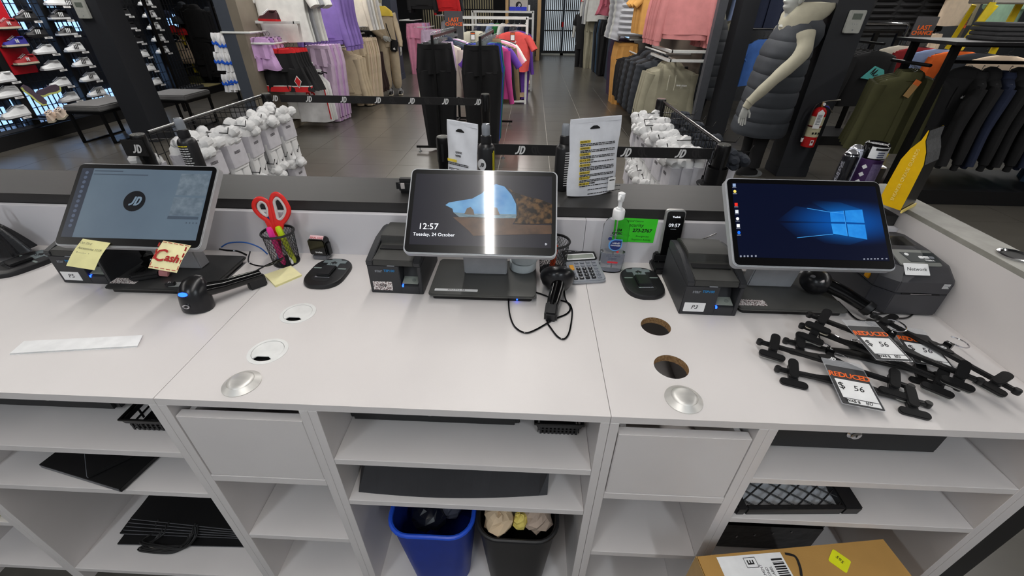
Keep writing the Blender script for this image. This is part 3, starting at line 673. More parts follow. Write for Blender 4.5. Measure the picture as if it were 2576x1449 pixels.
NAVY = mat('navy_print', (24, 44, 110), .5); SKYP = mat('sky_print', (90, 160, 225), .5); REDI = mat('red_print', (214, 50, 60), .5); GRN = mat('print_grey', (90, 96, 120), .5)
text('maker_name', 'zytec', .0135, INK, t, front(0, .132), .0002, bold=.025); part('rule', B(front(0, .1235)).box(-.018, .018, -.0006, .0006, 0, .0003), GRN, t)
part('round_patch', B(front(0, .094)).prism(ell(.0185, .0185, 30), 0, .0004)if 0 else B(front(0, .094)).prism([(.0185*cos(a), .0185*sin(a)) for a in [rad(90+270*k/24) for k in range(25)]]+[(.0185, .0185)], 0, .0003), SKYP, t)
part('round_patch', B(front(.001, .094, .0006)).prism([(.0155*cos(a), .0155*sin(a)) for a in [rad(90+270*k/24) for k in range(25)]]+[(.0155, .0155)], 0, .0003), NAVY, t)
text('lettering', 'HAND', .0072, WINK, t, front(.002, .100, .001), .0001, shear=.2, bold=.02); text('lettering', 'SANITIZER', .0058, WINK, t, front(.001, .093, .001), .0001, shear=.2, bold=.02)
part('seal', B(front(-.016, .112)).lathe([(.0055, 0), (.0055, .0004)], 20), NAVY, t); part('leaf_mark', B(front(.010, .073)).prism([(.0055*(1 if k % 2 else .45)*cos(2*pi*k/14), .0055*(1 if k % 2 else .45)*sin(2*pi*k/14)) for k in range(14)], 0, .0003), REDI, t)
text('lettering', 'DÉSINFECTANT', .0052, GRN, t, front(0, .064), .0001, bold=.01); text('lettering', 'POUR LES MAINS', .0052, GRN, t, front(0, .0575), .0001, bold=.01)
part('small_print', lines(.026, .008, 3, 2), GRN, t, M=front(-.013, .052)); part('red_band', B(front(0, .038)).prism(rrect(.031, .006, .003, 3), 0, .0003), REDI, t)
text('lettering', '500 mL (16.9 fl oz)', .0038, GRN, t, front(0, .030), .0001)

# green sign
GRN_ = mat('green_card', (62, 214, 40), .6)
t = thing('security_sign', 'bright green security phone number card on the white back panel', 'sign', T(.318, YB-.0006, 1.0295, 0, rad(1), 0))
part('card', B().box(-.062, .060, -.0008, 0, -.039, .037), GRN_, t)
for s_, x_, z_, sz, bo in (('Richmond Centre', -.012, .029, .0085, .0), ('Security', -.004, .016, .0155, .0), ('604', -.050, -.001, .0125, .01), ('273-2767', .020, -.001, .0145, .03), ('AED', -.021, -.019, .0075, .01), ('Emergencies', .024, -.019, .0075, .0), ('Suspicious Activity', .022, -.030, .0075, 0), ('Theft', -.046, -.030, .007, 0)):
    text('lettering', s_, sz, INK, t, T(x_, -.0011, z_, UP), .0001, bold=bo, shear=.12)

# phone
t = thing('cordless_phone', 'silver edged cordless phone showing 09:57, standing behind printer P3', 'phone', T(.420, 1.118, ZC+.012, rad(-6), 0, 0))
M90 = T(0, 0, 0, UP)
part('case', B(M90).prism(rrect(.056, .170, .010, 5, 0, .085), -.016, 0), ALU, t, .003)
ff = part('front', B(M90).prism(rrect(.049, .163, .008, 5, 0, .085), .0, .0012), BLKG, t)
text('clock', '09:57', .0145, LTX, t, T(0, -.0016, .125, UP), .0001); text('maker_name', 'Yealink', .0075, LTX, t, T(.002, -.0016, .150, UP), .0001, bold=.02); part('date_row', lines(.018, .003, 1, 1), GRYI, t, M=T(-.009, -.0016, .115, UP))
t = thing('phone_cradle', 'small black charging cradle behind printer P3', 'cradle', T(.413, 1.110, ZC))
part('base', B().box(-.038, .042, -.03, .036, 0, .022), BLK, t, .006); part('back_rest', B().box(-.034, .036, .006, .030, .022, .05), BLK, t, .005)

# tapes stacked behind the neck
TAPE = mat('tape_paper', (196, 204, 206), .6)
for k, (x_, lb) in enumerate(((-.015, 'lower roll of white tape stacked behind the centre screen neck'), (-.011, 'upper roll of white tape stacked behind the centre screen neck'))):
    t = thing('tape_roll', lb, 'tape', T(x_+.008, 1.068, ZC+.021+k*.027)); part('roll', B().lathe([(.028, 0), (.037, 0), (.038, .003), (.038, .021), (.037, .024), (.028, .024), (.028, 0)], 32, False), TAPE, t)
    part('core', B().lathe([(.0255, .001), (.0275, .001), (.0275, .023), (.0255, .023), (.0255, .001)], 24, False), CHIP, t)
# cables behind the tills
cable('usb_cable', 'thick black cables hanging behind the left edge of the right screen', [(.575, 1.09, ZC+.15), (.572, 1.075, ZC+.10), (.585, 1.06, ZC+.05), (.60, 1.04, ZC+.030), (.575, 1.035, ZC+.027), (.55, 1.04, ZC+.027)], .004)
cable('usb_cable', 'second black cable behind the left edge of the right screen', [(.59, 1.09, ZC+.15), (.585, 1.078, ZC+.10), (.598, 1.06, ZC+.055), (.606, 1.04, ZC+.032), (.58, 1.028, ZC+.026), (.548, 1.03, ZC+.026)], .003)
cable('phone_cable', 'thin black cable crossing the back panel right of the phone', [(.47, 1.143, ZC+.075), (.50, 1.143, ZC+.082), (.55, 1.143, ZC+.11)], .0015)
cable('network_cable', 'blue network cable arching behind the left till base', [(-.80, 1.13, ZC+.004), (-.815, 1.125, ZC+.03), (-.85, 1.12, ZC+.048), (-.90, 1.12, ZC+.045), (-.93, 1.12, ZC+.03)], .0022, BLUE)
cable('power_cable', 'black power cables tangled behind the left till neck', [(-.86, 1.12, ZC+.004), (-.875, 1.11, ZC+.022), (-.90, 1.10, ZC+.03), (-.93, 1.11, ZC+.028)], .003)
cable('power_cable', 'black cable trailing behind the centre till towards printer P4', [(-.19, 1.12, ZC+.028), (-.21, 1.11, ZC+.036), (-.24, 1.12, ZC+.034), (-.265, 1.13, ZC+.05)], .003)
# odd things on the left till base
t = thing('stamp_cover', 'small black plastic stamp lying on the left till base, red and white end', 'stamp', T(-1.02, .955, ZC+.022, 0, 0, rad(24)))
part('body', B().box(-.05, .02, -.014, .014, 0, .016), BLK, t, .005); part('arm', B(T(-.045, .02, .008, 0, 0, rad(70))).box(-.02, .035, -.008, .008, -.006, .006), BLK, t, .004)
part('label_end', B(T(.028, 0, .011, 0, rad(18))).box(-.010, .012, -.013, .013, -.009, .009), mat('red_label', (196, 132, 134), .6), t, .002)
b = B()
R = random.Random(4)
t = thing('black_bag', 'crumpled black plastic bag behind the sticky notes on the left till base', 'bag', T(-1.065, 1.03, ZC+.0215))
n, m_ = 14, 9
part('film', B().loft([[((.036-.014*i/m_)*(1+.35*R.uniform(-1, 1))*cos(2*pi*j/n), (.030-.012*i/m_)*(1+.3*R.uniform(-1, 1))*sin(2*pi*j/n), .078*i/m_) for j in range(n)] for i in range(m_)]), BLKG, t)
t = thing('size_cube', 'tiny black size cube marked 71 on the left till base', 'size marker', T(-.945, .918, ZC+.0205, 0, 0, .3)); part('body', B().box(-.012, .012, -.006, .006, 0, .010), BLK, t, .002); text('digit', '71', .009, WINK, t, T(0, -.001, .0104), .0001)
# pleated pouch at the left edge
t = thing('key_pouch', 'black pleated leather pouch with a silver clip at the left edge', 'pouch', T(-1.585, 1.082, ZC+.016))
rings = []
for i in range(9):
    u = i/8; R0 = .066*(1-u)**.7+.012
    rings.append([(R0*(1+.10*cos(9*2*pi*j/54))*cos(2*pi*j/54)*1.0, R0*.7*(1+.10*cos(9*2*pi*j/54))*sin(2*pi*j/54), .002+u*.098) for j in range(54)])
part('leather', B().loft(rings), mat('black_leather', (20, 20, 22), .25, bump=.3), t)
part('clip', B().tube(bez([(0, 0, .100), (.012, 0, .115), (.010, 0, .145), (0, 0, .158), (-.010, 0, .145), (-.012, 0, .115)], 6, True), .0035, 8, closed=True), CHR, t)
part('ferrule', B(T(0, 0, .096)).lathe([(.013, 0), (.014, .006), (.010, .012)], 16), CHR, t)
# ---------------------------------------------------------------- things standing on the ledge
ZL = 1.086
FOIL = mat('white_foil', (222, 224, 230), .22, bump=.12, bscale=30); YPR = mat('yellow_print', (232, 206, 70), .5)
def pouch(label, x, y, rz, w_, h, lean, rows, depth=.05):
    t = thing('wipes_pouch', label, 'pouch', T(x, y, ZL, rad(-lean), 0, rz)); R = random.Random(int(x*100))
    nx, nz = 16, 20; fr = []; bk = []
    for i in range(nz+1):
        u = i/nz; rf = []; rb = []
        for j in range(nx+1):
            v = j/nx; bulge = depth*.5*(1-u**1.3)*math.sqrt(max(0, sin(pi*v)))+.0012
            wr = .0022*sin(7*v+9*u)*sin(5*u+3*v)*(1 if .05 < v < .95 else 0)
            xx = (v-.5)*w_*(1+.025*sin(9*u)); zz = u*h+.006*sin(pi*v)*(1-u)*-1+.006*(1-u)
            rf.append((xx, -bulge+wr, zz)); rb.append((xx, bulge+wr, zz))
        fr.append(rf); bk.append(rb)
    rings = [fr[i]+bk[i][::-1] for i in range(nz+1)]
    part('film', B().loft(rings), FOIL, t)
    part('seal_strip', B().box(-w_/2, w_/2, -.0022, -.001, h-.012, h-.002), FOIL, t)
    part('hang_hole', B(T(-.005, -.0042, h-.030, UP)).prism([(-.016, 0), (.016, 0), (.016, .003), (.006, .009), (-.006, .009), (-.016, .003)], 0, .0006), INK, t)
    for (z_, word, hl, n, sd, xo) in rows:
        y_ = -depth*.5*(1-(z_/h)**1.3)-.004
        if hl: part('highlight', B(T(-w_*.32+xo, y_, z_, UP)).box(-.002, .034, -.0035, .004, 0, .0002), YPR, t)
        if word: text('lettering', word, .0062 if n else .008, INK, t, T(-w_*.32+xo, y_-.0004, z_, UP), .0001, 'LEFT', bold=.03)
        if n: part('small_print', lines(w_*.78, .0042*n, n, sd), INK, t, M=T(-w_*.32+xo, y_-.0004, z_-.0055, UP))
    return t
rows = [(.162, 'PROTECTS', 1, 2, 1, 0), (.144, 'REFRESHES', 1, 2, 2, 0), (.127, 'CLEANSES', 1, 2, 3, 0), (.110, 'BLOCK & BRUSH', 1, 1, 4, 0), (.096, 'PROTECTEUR', 1, 3, 5, 0), (.074, 'RAFRAICHIT', 1, 2, 6, 0), (.058, 'NETTOYANT', 1, 2, 7, 0), (.041, 'BROSSE ET GOMME', 1, 1, 8, 0), (.028, '', 0, 1, 9, .03), (.015, '', 0, 1, 12, .03)]
p1 = pouch('white foil pouch with rows of yellow highlighted text, standing on the ledge', .196, 1.285, rad(25), .168, .225, 3, rows, .034)
sticker('barcode_label', p1, T(.060, -.021, .030, UP), .026, .040, PAPER); part('barcode', lines(.018, .006, 1, 4, 1), INK, p1, M=T(.051, -.0218, .044, UP))
p2 = pouch('white foil pouch reading QUICK WIPES, leaning behind the centre screen', -.205, 1.288, rad(-32), .115, .205, 4, [(.118, 'QUICK', 0, 0, 0, .022), (.108, 'WIPES', 0, 0, 0, .022), (.092, '', 1, 2, 3, -.006), (.076, '', 0, 2, 4, 0), (.058, '', 0, 3, 5, .01), (.038, '', 0, 3, 6, .01)], .04)
YLW = mat('yellow_ink', (232, 216, 40), .5); SPR = mat('bottle_black', (26, 26, 28), .35); CAPC = mat('clear_cap', (190, 196, 204), .08, trans=.6, noise=0)
def spray(label, x, y, rz, mode):
    t = thing('spray_bottle', label, 'bottle', T(x, y, ZL, 0, 0, rz)); r = .0265
    part('body', B().lathe([(r-.003, 0), (r, .003), (r, .128), (r-.003, .136), (.018, .142), (.014, .144)], 32), SPR, t)
    part('neck', B().lathe([(.0155, .143), (.0165, .146), (.0155, .165), (.012, .168)], 24), BLK, t)
    part('clear_cap', B().lathe([(.0125, .166), (.0125, .192), (.0105, .199), (.006, .200)], 24), CAPC, t)
    part('nozzle', B().lathe([(.008, .168), (.008, .185), (.005, .188)], 16), mat('nozzle_grey', (60, 66, 80), .5), t)
    if mode == 0:
        part('logo_disc', B(T(-.012, -.0240, .085, UP, 0, rad(-28))).prism(ell(.015, .017, 28), 0, .0008), WINK, t); jd(t, T(-.013, -.0253, .085, UP, 0, rad(-28)), .017, INK)
        part('print_bar', B(T(.0235, -.0145, .08, UP, 0, rad(58))).box(-.0018, .0018, -.05, .045, 0, .0006), YLW, t)
        part('print_bar', B(T(.0205, -.0185, .08, UP, 0, rad(45))).box(-.0003, .0008, -.045, .04, 0, .0006), YLW, t)
    else:
        for k in range(15):
            bb = B()
            for a0, a1 in ((-.62, -.1), (-.05, .28), (.32, .62+.1*sin(k*3.))):
                for q in range(5):
                    u0, u1 = a0+(a1-a0)*q/5, a0+(a1-a0)*(q+.93)/5
                    z_ = .128-.0072*k-.008
                    bb.add([((r+.0004)*sin(u0), -(r+.0004)*cos(u0), z_), ((r+.0004)*sin(u1), -(r+.0004)*cos(u1), z_), ((r+.0004)*sin(u1), -(r+.0004)*cos(u1), z_+.0026), ((r+.0004)*sin(u0), -(r+.0004)*cos(u0), z_+.0026)], [(0, 1, 2, 3)])
            part('small_print', bb, YLW if k in (0, 9) and mode == 1 else WINK, t, smooth=False)
    return t
spray('black spray bottle with a round white logo, behind the centre screen', -.129, 1.305, 0, 0)
spray('black spray bottle with white text, behind the left screen', -1.052, 1.300, rad(-6), 1)
spray('black spray bottle hidden behind the white pouch of text', .108, 1.322, rad(40), 2)
# desk things by the centre screen edge
t = thing('handset', 'black and grey handset lying behind the left edge of the centre screen', 'handset', T(-.375, 1.262, ZL)); part('body', B().box(-.03, .06, -.02, .02, 0, .045), BLK, t, .012); part('grey_end', B().box(-.012, .0, -.0225, -.018, .018, .036), GRYP, t, .001)
# right end of the ledge: cleaning products
PUR = mat('purple_can', (72, 46, 92), .35, .3); LAV = mat('lavender_print', (138, 124, 160), .5, c2=(110, 96, 136), scale=200)
t = thing('spray_can', 'tall purple spray can with a white barcode label on its cap', 'can', T(1.0, 1.292, ZL)); r = .0315
part('can', B().lathe([(r-.004, 0), (r, .003), (r, .128), (r-.003, .131)], 32), PUR, t)
part('cap', B().lathe([(r-.001, .129), (r-.0005, .132), (r-.001, .168), (r-.004, .171), (r-.007, .1685)], 32), BLKG, t)
def arc(r, a0, a1, z0, z1, n=12): return B().loft([[(r*sin(a0+(a1-a0)*k/n), -r*cos(a0+(a1-a0)*k/n), z_) for k in range(n+1)] for z_ in (z0, z1)], False, False)
part('price_label', arc(r+.0006, -.95, .75, .133, .165), PAPER, t); part('barcode', arc(r+.001, -.6, .45, .156, .162), INK, t)
part('print_panel', arc(r+.0005, -.35, .8, .03, .118), LAV, t)
for k in range(4): part('diamond', B(T((r+.0005)*sin(-.85), -(r+.0005)*cos(-.85), .108-.022*k, UP, 0, rad(-48))).prism([(0, -.0075), (.007, 0), (0, .0075), (-.007, 0)], 0, .0006), PAPER, t)
part('small_print', lines(.02, .018, 3, 5), mat('label_print', (90, 96, 120), .6), t, M=T(-.012, -r-.0012, .152, UP))
SIL = mat('silver_film', (208, 208, 214), .18, .8); BLS = mat('black_film', (26, 26, 30), .15)
for k, (x_, y_, m1, lb, h) in enumerate(((.935, 1.285, BLS, 'shiny black wrapped tube standing beside the purple can', .150), (.962, 1.310, mat('white_film', (206, 208, 222), .2), 'pale silver wrapped tube between the black tube and the purple can', .158))):
    t = thing('wrapped_tube', lb, 'tube', T(x_, y_, ZL))
    part('film', B().lathe([(.018, 0), (.0205, .004), (.021, h-.02), (.018, h-.008), (.012, h-.002), (.005, h)], 20), m1, t); part('shiny_end', B().lathe([(.0195, h-.013), (.0165, h-.006), (.010, h+.001), (.002, h+.003)], 20, False), SIL, t)
    part('side_band', arc(.0215, -1.5, -1.0, .01, h-.03), mat('speckled_film', (150, 150, 160), .3, c2=(30, 30, 34), scale=400, thr=(.48, .52)), t)
t = thing('wrapped_box', 'small black box in clear film between the purple can and yellow bag', 'box', T(1.048, 1.335, ZL, 0, 0, rad(-12)))
part('box', B().box(-.035, .03, -.02, .02, 0, .094), mat('box_black', (44, 44, 47), .25, bump=.25, bscale=60), t, .002); part('clear_film', B().box(-.0352, .0302, -.0202, .0202, .09, .0946), SIL, t, .001)
# yellow bag
YB_ = mat('yellow_bag', (232, 184, 6), .42, bump=.1, bscale=40); BB_ = mat('black_bag_film', (34, 34, 36), .25, bump=.3, bscale=50)
# footprint: G of the photograph corners on the ledge/cap
a, c_, d_ = Vector(G(2222, 521, z=1.1125)), Vector(G(2262, 535, z=1.1125)), Vector(G(2305, 512, z=1.1125))
ux = (c_-a).normalized(); uy = (d_-c_).normalized()
t = thing('yellow_bag', 'yellow and black stand-up bag reading SNEAKER CREASE GUARDS', 'bag', Matrix.Translation((c_.x, c_.y, 1.1125)))
L1 = .060; L2 = .10; H = .20
ax, ay = -ux, uy
def P3(u, v, z_): return tuple(ax*u*L1+ay*v*L2+Vector((0, 0, z_)))
rings = []
for z_, k, pinch in ((.006, 1, 1), (.06, 1, .98), (.13, 1, .9), (.16, 1.0, .6), (.185, 1.02, .15), (.21, 1.03, .03)):
    c = .5
    rings.append([P3(c-c*pinch, 0*k, z_), P3(c+c*pinch, 0, z_), P3(c+c*pinch, 1*k, z_), P3(c-c*pinch, 1*k, z_)])
def quadstrip(i0, i1, off=0):
    return B().loft([[rings[r][i0], rings[r][i1]] for r in range(len(rings))], False, False)
part('yellow_face', quadstrip(0, 1), YB_, t, smooth=False); part('black_face', quadstrip(3, 0), BB_, t, smooth=False); part('black_face', quadstrip(1, 2), BB_, t, smooth=False); part('yellow_face', quadstrip(2, 3), YB_, t, smooth=False)
part('silver_top', B().loft([[tuple(Vector(rings[r][3])+(Vector(rings[r][3])-Vector(rings[r][2])).normalized()*.002) for _ in (0,)]+[tuple(Vector(rings[r][0])+(Vector(rings[r][0])-Vector(rings[r][1])).normalized()*.002) for _ in (0,)] for r in (2, 3, 4, 5)], False, False), mat('grey_film', (130, 130, 130), .2, .4, bump=.4, bscale=60), t, smooth=False)
part('base_fold', B().loft([[P3(-.03, 0, 0), P3(-.03, 1.0, 0), P3(-.09, 1.0, .0), P3(-.09, 0, 0)], [P3(-.03, 0, .008), P3(-.03, 1.0, .008), P3(-.09, 1.0, .008), P3(-.09, 0, .008)]]), mat('pale_yellow_fold', (240, 214, 120), .5), t)
mid = (Vector(rings[0][0])+Vector(rings[0][1]))/2; nrm = ax.cross(Vector((0, 0, 1))).normalized()
if nrm.dot(-ay) < 0: nrm = -nrm
Mx = Matrix((( 0, -ux.x, nrm.x, 0), (0, -ux.y, nrm.y, 0), (1, 0, 0, 0), (0, 0, 0, 1)))
text('lettering', 'SNEAKER CREASE GUARDS', .0115, mat('pale_yellow_ink', (246, 226, 130), .5), t, Matrix.Translation(mid+nrm*.0012+Vector((0, 0, .088))) @ Mx, .0002, bold=.0)
# ---------------------------------------------------------------- pile of clip hangers on the counter
HB = mat('hanger_black', (24, 24, 25), .38, bump=.1); PAD = mat('cream_pad', (206, 196, 176), .7); ORI = mat('orange_ink', (236, 104, 36), .5); TAGD = mat('tag_dark', (52, 52, 54), .5)
def clip(t, x, flip=1, pad=False):
    M = T(x, 0, .004, rad(14)*flip, 0, 0)
    part('clip_lever', B(M).prism(rrect(.019, .050, .009, 4, 0, .004), .004, .010), HB, t, .0012)
    part('clip_body', B(M).box(-.0085, .0085, -.030, .016, -.006, .005), HB, t, .002)
    part('clip_jaw', B(M).prism(rrect(.052, .017, .008, 4, 0, -.032), -.001, .006), HB, t, .0012)
    part('clip_pad', B(M).prism(rrect(.048, .013, .006, 4, 0, -.034), -.0035, -.001), PAD if pad else mat('grey_pad', (150, 150, 146), .7), t)
def hanger(label, a, b, z, mark=True, hook=1, tilt=0, pads=(0, 0), lift=0, hk=0, inner=.028):
    ax, ay = a; bx_, by_ = b; L = math.hypot(bx_-ax, by_-ay); rz = math.atan2(by_-ay, bx_-ax)
    t = thing('clip_hanger', label, 'hanger', T((ax+bx_)/2, (ay+by_)/2, z, tilt, lift, rz), 'clip hangers piled on the counter')
    h = L/2
    part('bar', B().loft([[(x, s*w_+dy, zz) for s, zz in ((-1, 0), (1, 0), (1, .008), (-1, .008))] for x, w_, dy in ((-h, .005, -.002), (-.06, .006, 0), (-.03, .010, .004), (0, .013, .008), (.03, .010, .004), (.06, .006, 0), (h, .005, -.002))]), HB, t, .0012)
    part('groove', B().box(-h+.01, -.06, -.002, .001, .008, .0084), INK, t); part('groove', B().box(.06, h-.01, -.002, .001, .008, .0084), INK, t)
    for sx in (-1, 1): part('end_stop', B(T(sx*h, -.002, .004)).lathe([(.006, -.006), (.0068, -.004), (.0068, .004), (.006, .006)], 14), HB, t)
    if mark:
        part('badge', B(T(0, .008, .008)).prism(ell(.024, .0115, 28), 0, .0015), HB, t, .0005); jd(t, T(0, .0075, .0098), .015)
    part('neck', B().prism([(-.012, .014), (.012, .014), (.005, .034), (-.005, .034)], .001, .008), HB, t, .001)
    part('size_cube', B(T(0, .040, .006)).box(-.0075, .0075, -.0065, .0065, -.006, .007), BLKG, t, .0008); text('size_letter', 'L', .009, WINK, t, T(0, .040, .0133), .0001, bold=.02)
    R0 = .021; P = [(0, .046, .006), (0, .060, .006)]
    for k in range(11):
        an = -pi/2+.5*0+hook*(pi*1.35*k/10)
        P.append((hook*R0*-1*0+R0*cos(an)*hook*1.0 if 0 else hook*R0*sin(pi*1.3*k/10), .060+R0-R0*cos(pi*1.3*k/10), .006+.002*k*hk))
    part('hook', B().tube(P, .0016, 8), CHR, t)
    clip(t, -h+inner, 1, pads[0]); clip(t, h-inner, 1, pads[1]); return t
hanger('front clip hanger of the pile with a REDUCED 56 tag in front', (.548, .693), (.796, .607), ZC+.006, hook=-1)
hanger('clip hanger whose JD badge and chrome hook lie just behind the front hanger', (.540, .769), (.783, .642), ZC+.016, hook=-1, hk=.4)
hanger('clip hanger of the pile lying lowest, its left clip upright between two others', (.614, .792), (.880, .694), ZC+.003, False)
hanger('clip hanger of the pile with a cream padded clip at its upper left end', (.682, .845), (.902, .640), ZC+.042, hook=1, pads=(1, 0), tilt=rad(4))
hanger('clip hanger of the pile nearest the end wall, badge turned to the right', (.846, .860), (.962, .622), ZC+.034, hook=1, tilt=rad(-6))
hanger('clip hanger of the pile half buried under the one with the cream pad', (.662, .826), (.872, .640), ZC+.022, False, hook=1)
def price_tag(label, P, z, was, rz, note_, hide=False):
    (ax, ay), (bx_, by_), (cx, cy), (dx, dy) = P
    t = thing('price_tag', label, 'tag', T((ax+bx_+cx+dx)/4, (ay+by_+cy+dy)/4, z, rad(5), rad(3), rz), 'reduced price tags on the hangers')
    W, H = .074, .100
    part('card', B().prism(rrect(W, H, .002, 2), 0, .0006), TAGD, t); part('white_panel', B().box(-W/2+.006, W/2-.004, -H/2+.016, H/2-.036, .0006, .0009), PAPER, t)
    part('white_strip', B().box(-W/2+.012, W/2-.004, -H/2+.004, -H/2+.014, .0006, .0009), PAPER, t)
    text('heading', 'REDUCED', .0185, ORI, t, T(0, .026, .001), .0002, shear=.1, bold=.022, sp=.9)
    text('dollar_sign', '$', .024, INK, t, T(-.024, -.004, .0012), .0001); text('handwriting', '56', .020, INK, t, T(.006, -.006, .0012), .0001, shear=.2); text('lettering', 'WAS $', .0085, INK, t, T(-.016, -.041, .0012), .0001, bold=.03); text('handwriting', '80', .013, INK, t, T(.012, -.040, .0012), .0001, shear=.2)
    part('clear_sleeve', B().prism(rrect(W+.004, H+.022, .002, 2, 0, .009), -.0003, 0), mat('clear_sleeve', (200, 202, 206), .15, alpha=.3, noise=0), t)
price_tag('REDUCED 56 tag nearest the counter edge, over the front clip hanger', [(.638, .679), (.709, .673), (.683, .572), (.617, .597)], ZC+.026, 0, rad(-10), '')
price_tag('REDUCED 56 tag in the middle of the hanger pile', [(.726, .774), (.802, .783), (.797, .685), (.722, .685)], ZC+.058, 0, rad(2), '')
price_tag('REDUCED tag tucked under the hangers, nearest the label printer', [(.853, .800), (.920, .790), (.915, .705), (.845, .713)], ZC+.029, 0, rad(-8), '')
# ---------------------------------------------------------------- things on the shelves
DRW = mat('cash_drawer_black', (32, 33, 34), .5, bump=.25, bscale=900)
def cash(label, x0, x1, y, z, h, lx, logo=False):
    t = thing('cash_drawer', label, 'cash drawer', T(x0, y, z)); W = x1-x0
    part('housing', B().box(0, W, .004, .40, .012, h), DRW, t, .002)
    part('drawer_front', B().box(.012, W-.012, -.003, .004, .014, h-.006), DRW, t, .001)
    part('slot', B().box(W*.12, W*.42, -.0036, -.003, h*.68, h*.70), INK, t); part('slot', B().box(W*.62, W*.9, -.0036, -.003, h*.68, h*.70), INK, t)
    for x_ in (.05, W-.05): part('foot', B(T(x_, .03, 0)).lathe([(.010, 0), (.012, .012)], 14), BLK, t)
    L_ = part('lock', B(T(lx-x0, -.003, h*.52, UP)).lathe([(.0155, 0), (.0155, .004), (.012, .007), (.0105, .007), (.0105, .010), (.008, .0105)], 24), CHR, t)
    part('keyhole', B(T(lx-x0, -.0138, h*.52, UP)).box(-.001, .001, -.003, .003, 0, .0005), INK, L_)
    if logo: text('logo', 'APG', .012, WINK, t, T(.03, -.0035, h*.86, UP), .0001, bold=.04); part('logo_line', lines(.028, .004, 1, 5), WINK, t, M=T(.015, -.0035, h*.74, UP))
cash('black cash drawer on the top shelf under the centre till', -.401, -.001, .655, .7455, .11, -.207)
cash('black cash drawer with large round lock, top shelf under the hangers', .512, .925, .628, .7455, .135, .716, True)
cash('black cash drawer on the top shelf under the left till', -1.325, -.958, .655, .7455, .11, -1.106)
def basket(label, x, y, z, w_, d, h, rz=0, slope=.012):
    t = thing('plastic_basket', label, 'basket', T(x, y, z, 0, 0, rz)); b = B(); s = slope
    part('base', B().box(s, w_-s, s, d-s, 0, .003), BLK, t)
    # perforated walls: bars and rungs
    for z0, z1, k0, k1 in ((.0, .009, 1, .8), (.018, .023, .6, .5), (.032, .046, .25, 0)):
        b.loft([[(s*k0, s*k0, z0), (w_-s*k0, s*k0, z0), (w_-s*k0, d-s*k0, z0), (s*k0, d-s*k0, z0)], [(s*k1, s*k1, z1), (w_-s*k1, s*k1, z1), (w_-s*k1, d-s*k1, z1), (s*k1, d-s*k1, z1)]], False)
    for k in range(10):
        x_ = s+(w_-2*s)*k/9; b.box(x_-.0022, x_+.0022, s*.5-.001, s*.5+.001, .008, .034); b.box(x_-.0022, x_+.0022, d-s*.5-.001, d-s*.5+.001, .008, .034)
    for k in range(8):
        y_ = s+(d-2*s)*k/7; b.box(s*.5-.001, s*.5+.001, y_-.0022, y_+.0022, .008, .034); b.box(w_-s*.5-.001, w_-s*.5+.001, y_-.0022, y_+.0022, .008, .034)
    part('lattice_wall', b, BLK, t, smooth=False, kind='stuff')
    part('rim', B().tube([(0, 0, .047), (w_, 0, .047), (w_, d, .047), (0, d, .047)], .0045, 8, closed=True), BLKG, t); return t
basket('black plastic basket on the top shelf beside the centre cash drawer', .035, .632, .7455, .105, .22, .05)
basket('black plastic basket on the top shelf beside the left cash drawer', -.895, .597, .7455, .125, .22, .05)
# black folded garment bag
BAG = mat('bag_black', (44, 44, 47), .5, bump=.4, bscale=35); CARR = mat('carrier_black', (20, 20, 21), .4, bump=.1, bscale=60)
t = thing('garment_bag', 'large dark grey folded bag on the middle shelf above the bins', 'bag', T(-.385, .575, .5895))
n = 22; rings = []
for i in range(n+1):
    u = i/n; x_ = .455*u; hh = .092+.016*sin(pi*u)+.012*sin(9*u)*sin(4*u+1)+(.012 if u > .7 else 0); yf = -.002+.014*u*u-.008*sin(pi*u)
    if i in (0, n): hh *= .55
    ring = [(x_, yf, .001), (x_+.004*sin(8*u), yf+.045+.006*sin(11*u), hh*.85), (x_, yf+.12, hh), (x_, .30, hh*.95+.005*sin(13*u)), (x_, .38, .02), (x_, .38, .001)]
    rings.append(ring)
part('fabric', B().loft(rings), BAG, t, smooth=False); part('fold_band', B().box(.12, .34, .040, .044, .108, .1095), GRYI, t)
# bins
def bin_(label, cx, cy, w_, d, h, m, mr, cat='bin'):
    t = thing('waste_bin', label, cat, T(cx, cy, .1505)); b = B()
    def ring(k, z_, o=0): return [(x_, y_, z_) for x_, y_ in rrect(w_*k+o, d*k+o, .055*k, 6)]
    b.loft([ring(.78, 0), ring(1, h), ring(1, h, -.006), ring(.79, .006, -.006)], True); part('body', b, m, t)
    part('rim', B().tube([(x_, y_, h) for x_, y_ in rrect(w_, d, .055, 6)], .006, 8, closed=True), mr, t); return t
BLU = mat('blue_bin', (28, 56, 150), .45, bump=.1, bscale=900); BLU2 = mat('blue_rim', (34, 80, 200), .35); BINB = mat('black_bin', (42, 41, 42), .45, bump=.1, bscale=900)
bn = bin_('blue plastic waste bin under the middle shelf', -.222, .665, .215, .255, .315, BLU, BLU2)
b2 = bin_('black plastic waste bin full of crumpled paper, right of the blue bin', .000, .665, .205, .255, .315, BINB, BLK)
def crumple(name, c, r, m, seed, label, cat, sq=(1, 1, .8)):
    R = random.Random(seed); n, k = 12, 9; rings = []
    for i in range(k+1):
        a = -pi/2+pi*i/k; cc = max(cos(a), .05)
        rings.append([(c[0]+sq[0]*r*cc*(1+R.uniform(-.25, .25))*cos(2*pi*j/n), c[1]+sq[1]*r*cc*(1+R.uniform(-.25, .25))*sin(2*pi*j/n), c[2]+sq[2]*r*sin(a)*(1+R.uniform(-.2, .2))) for j in range(n)])
    o = part(name, B().loft(rings), m, smooth=False); tag(o, label, cat); return o
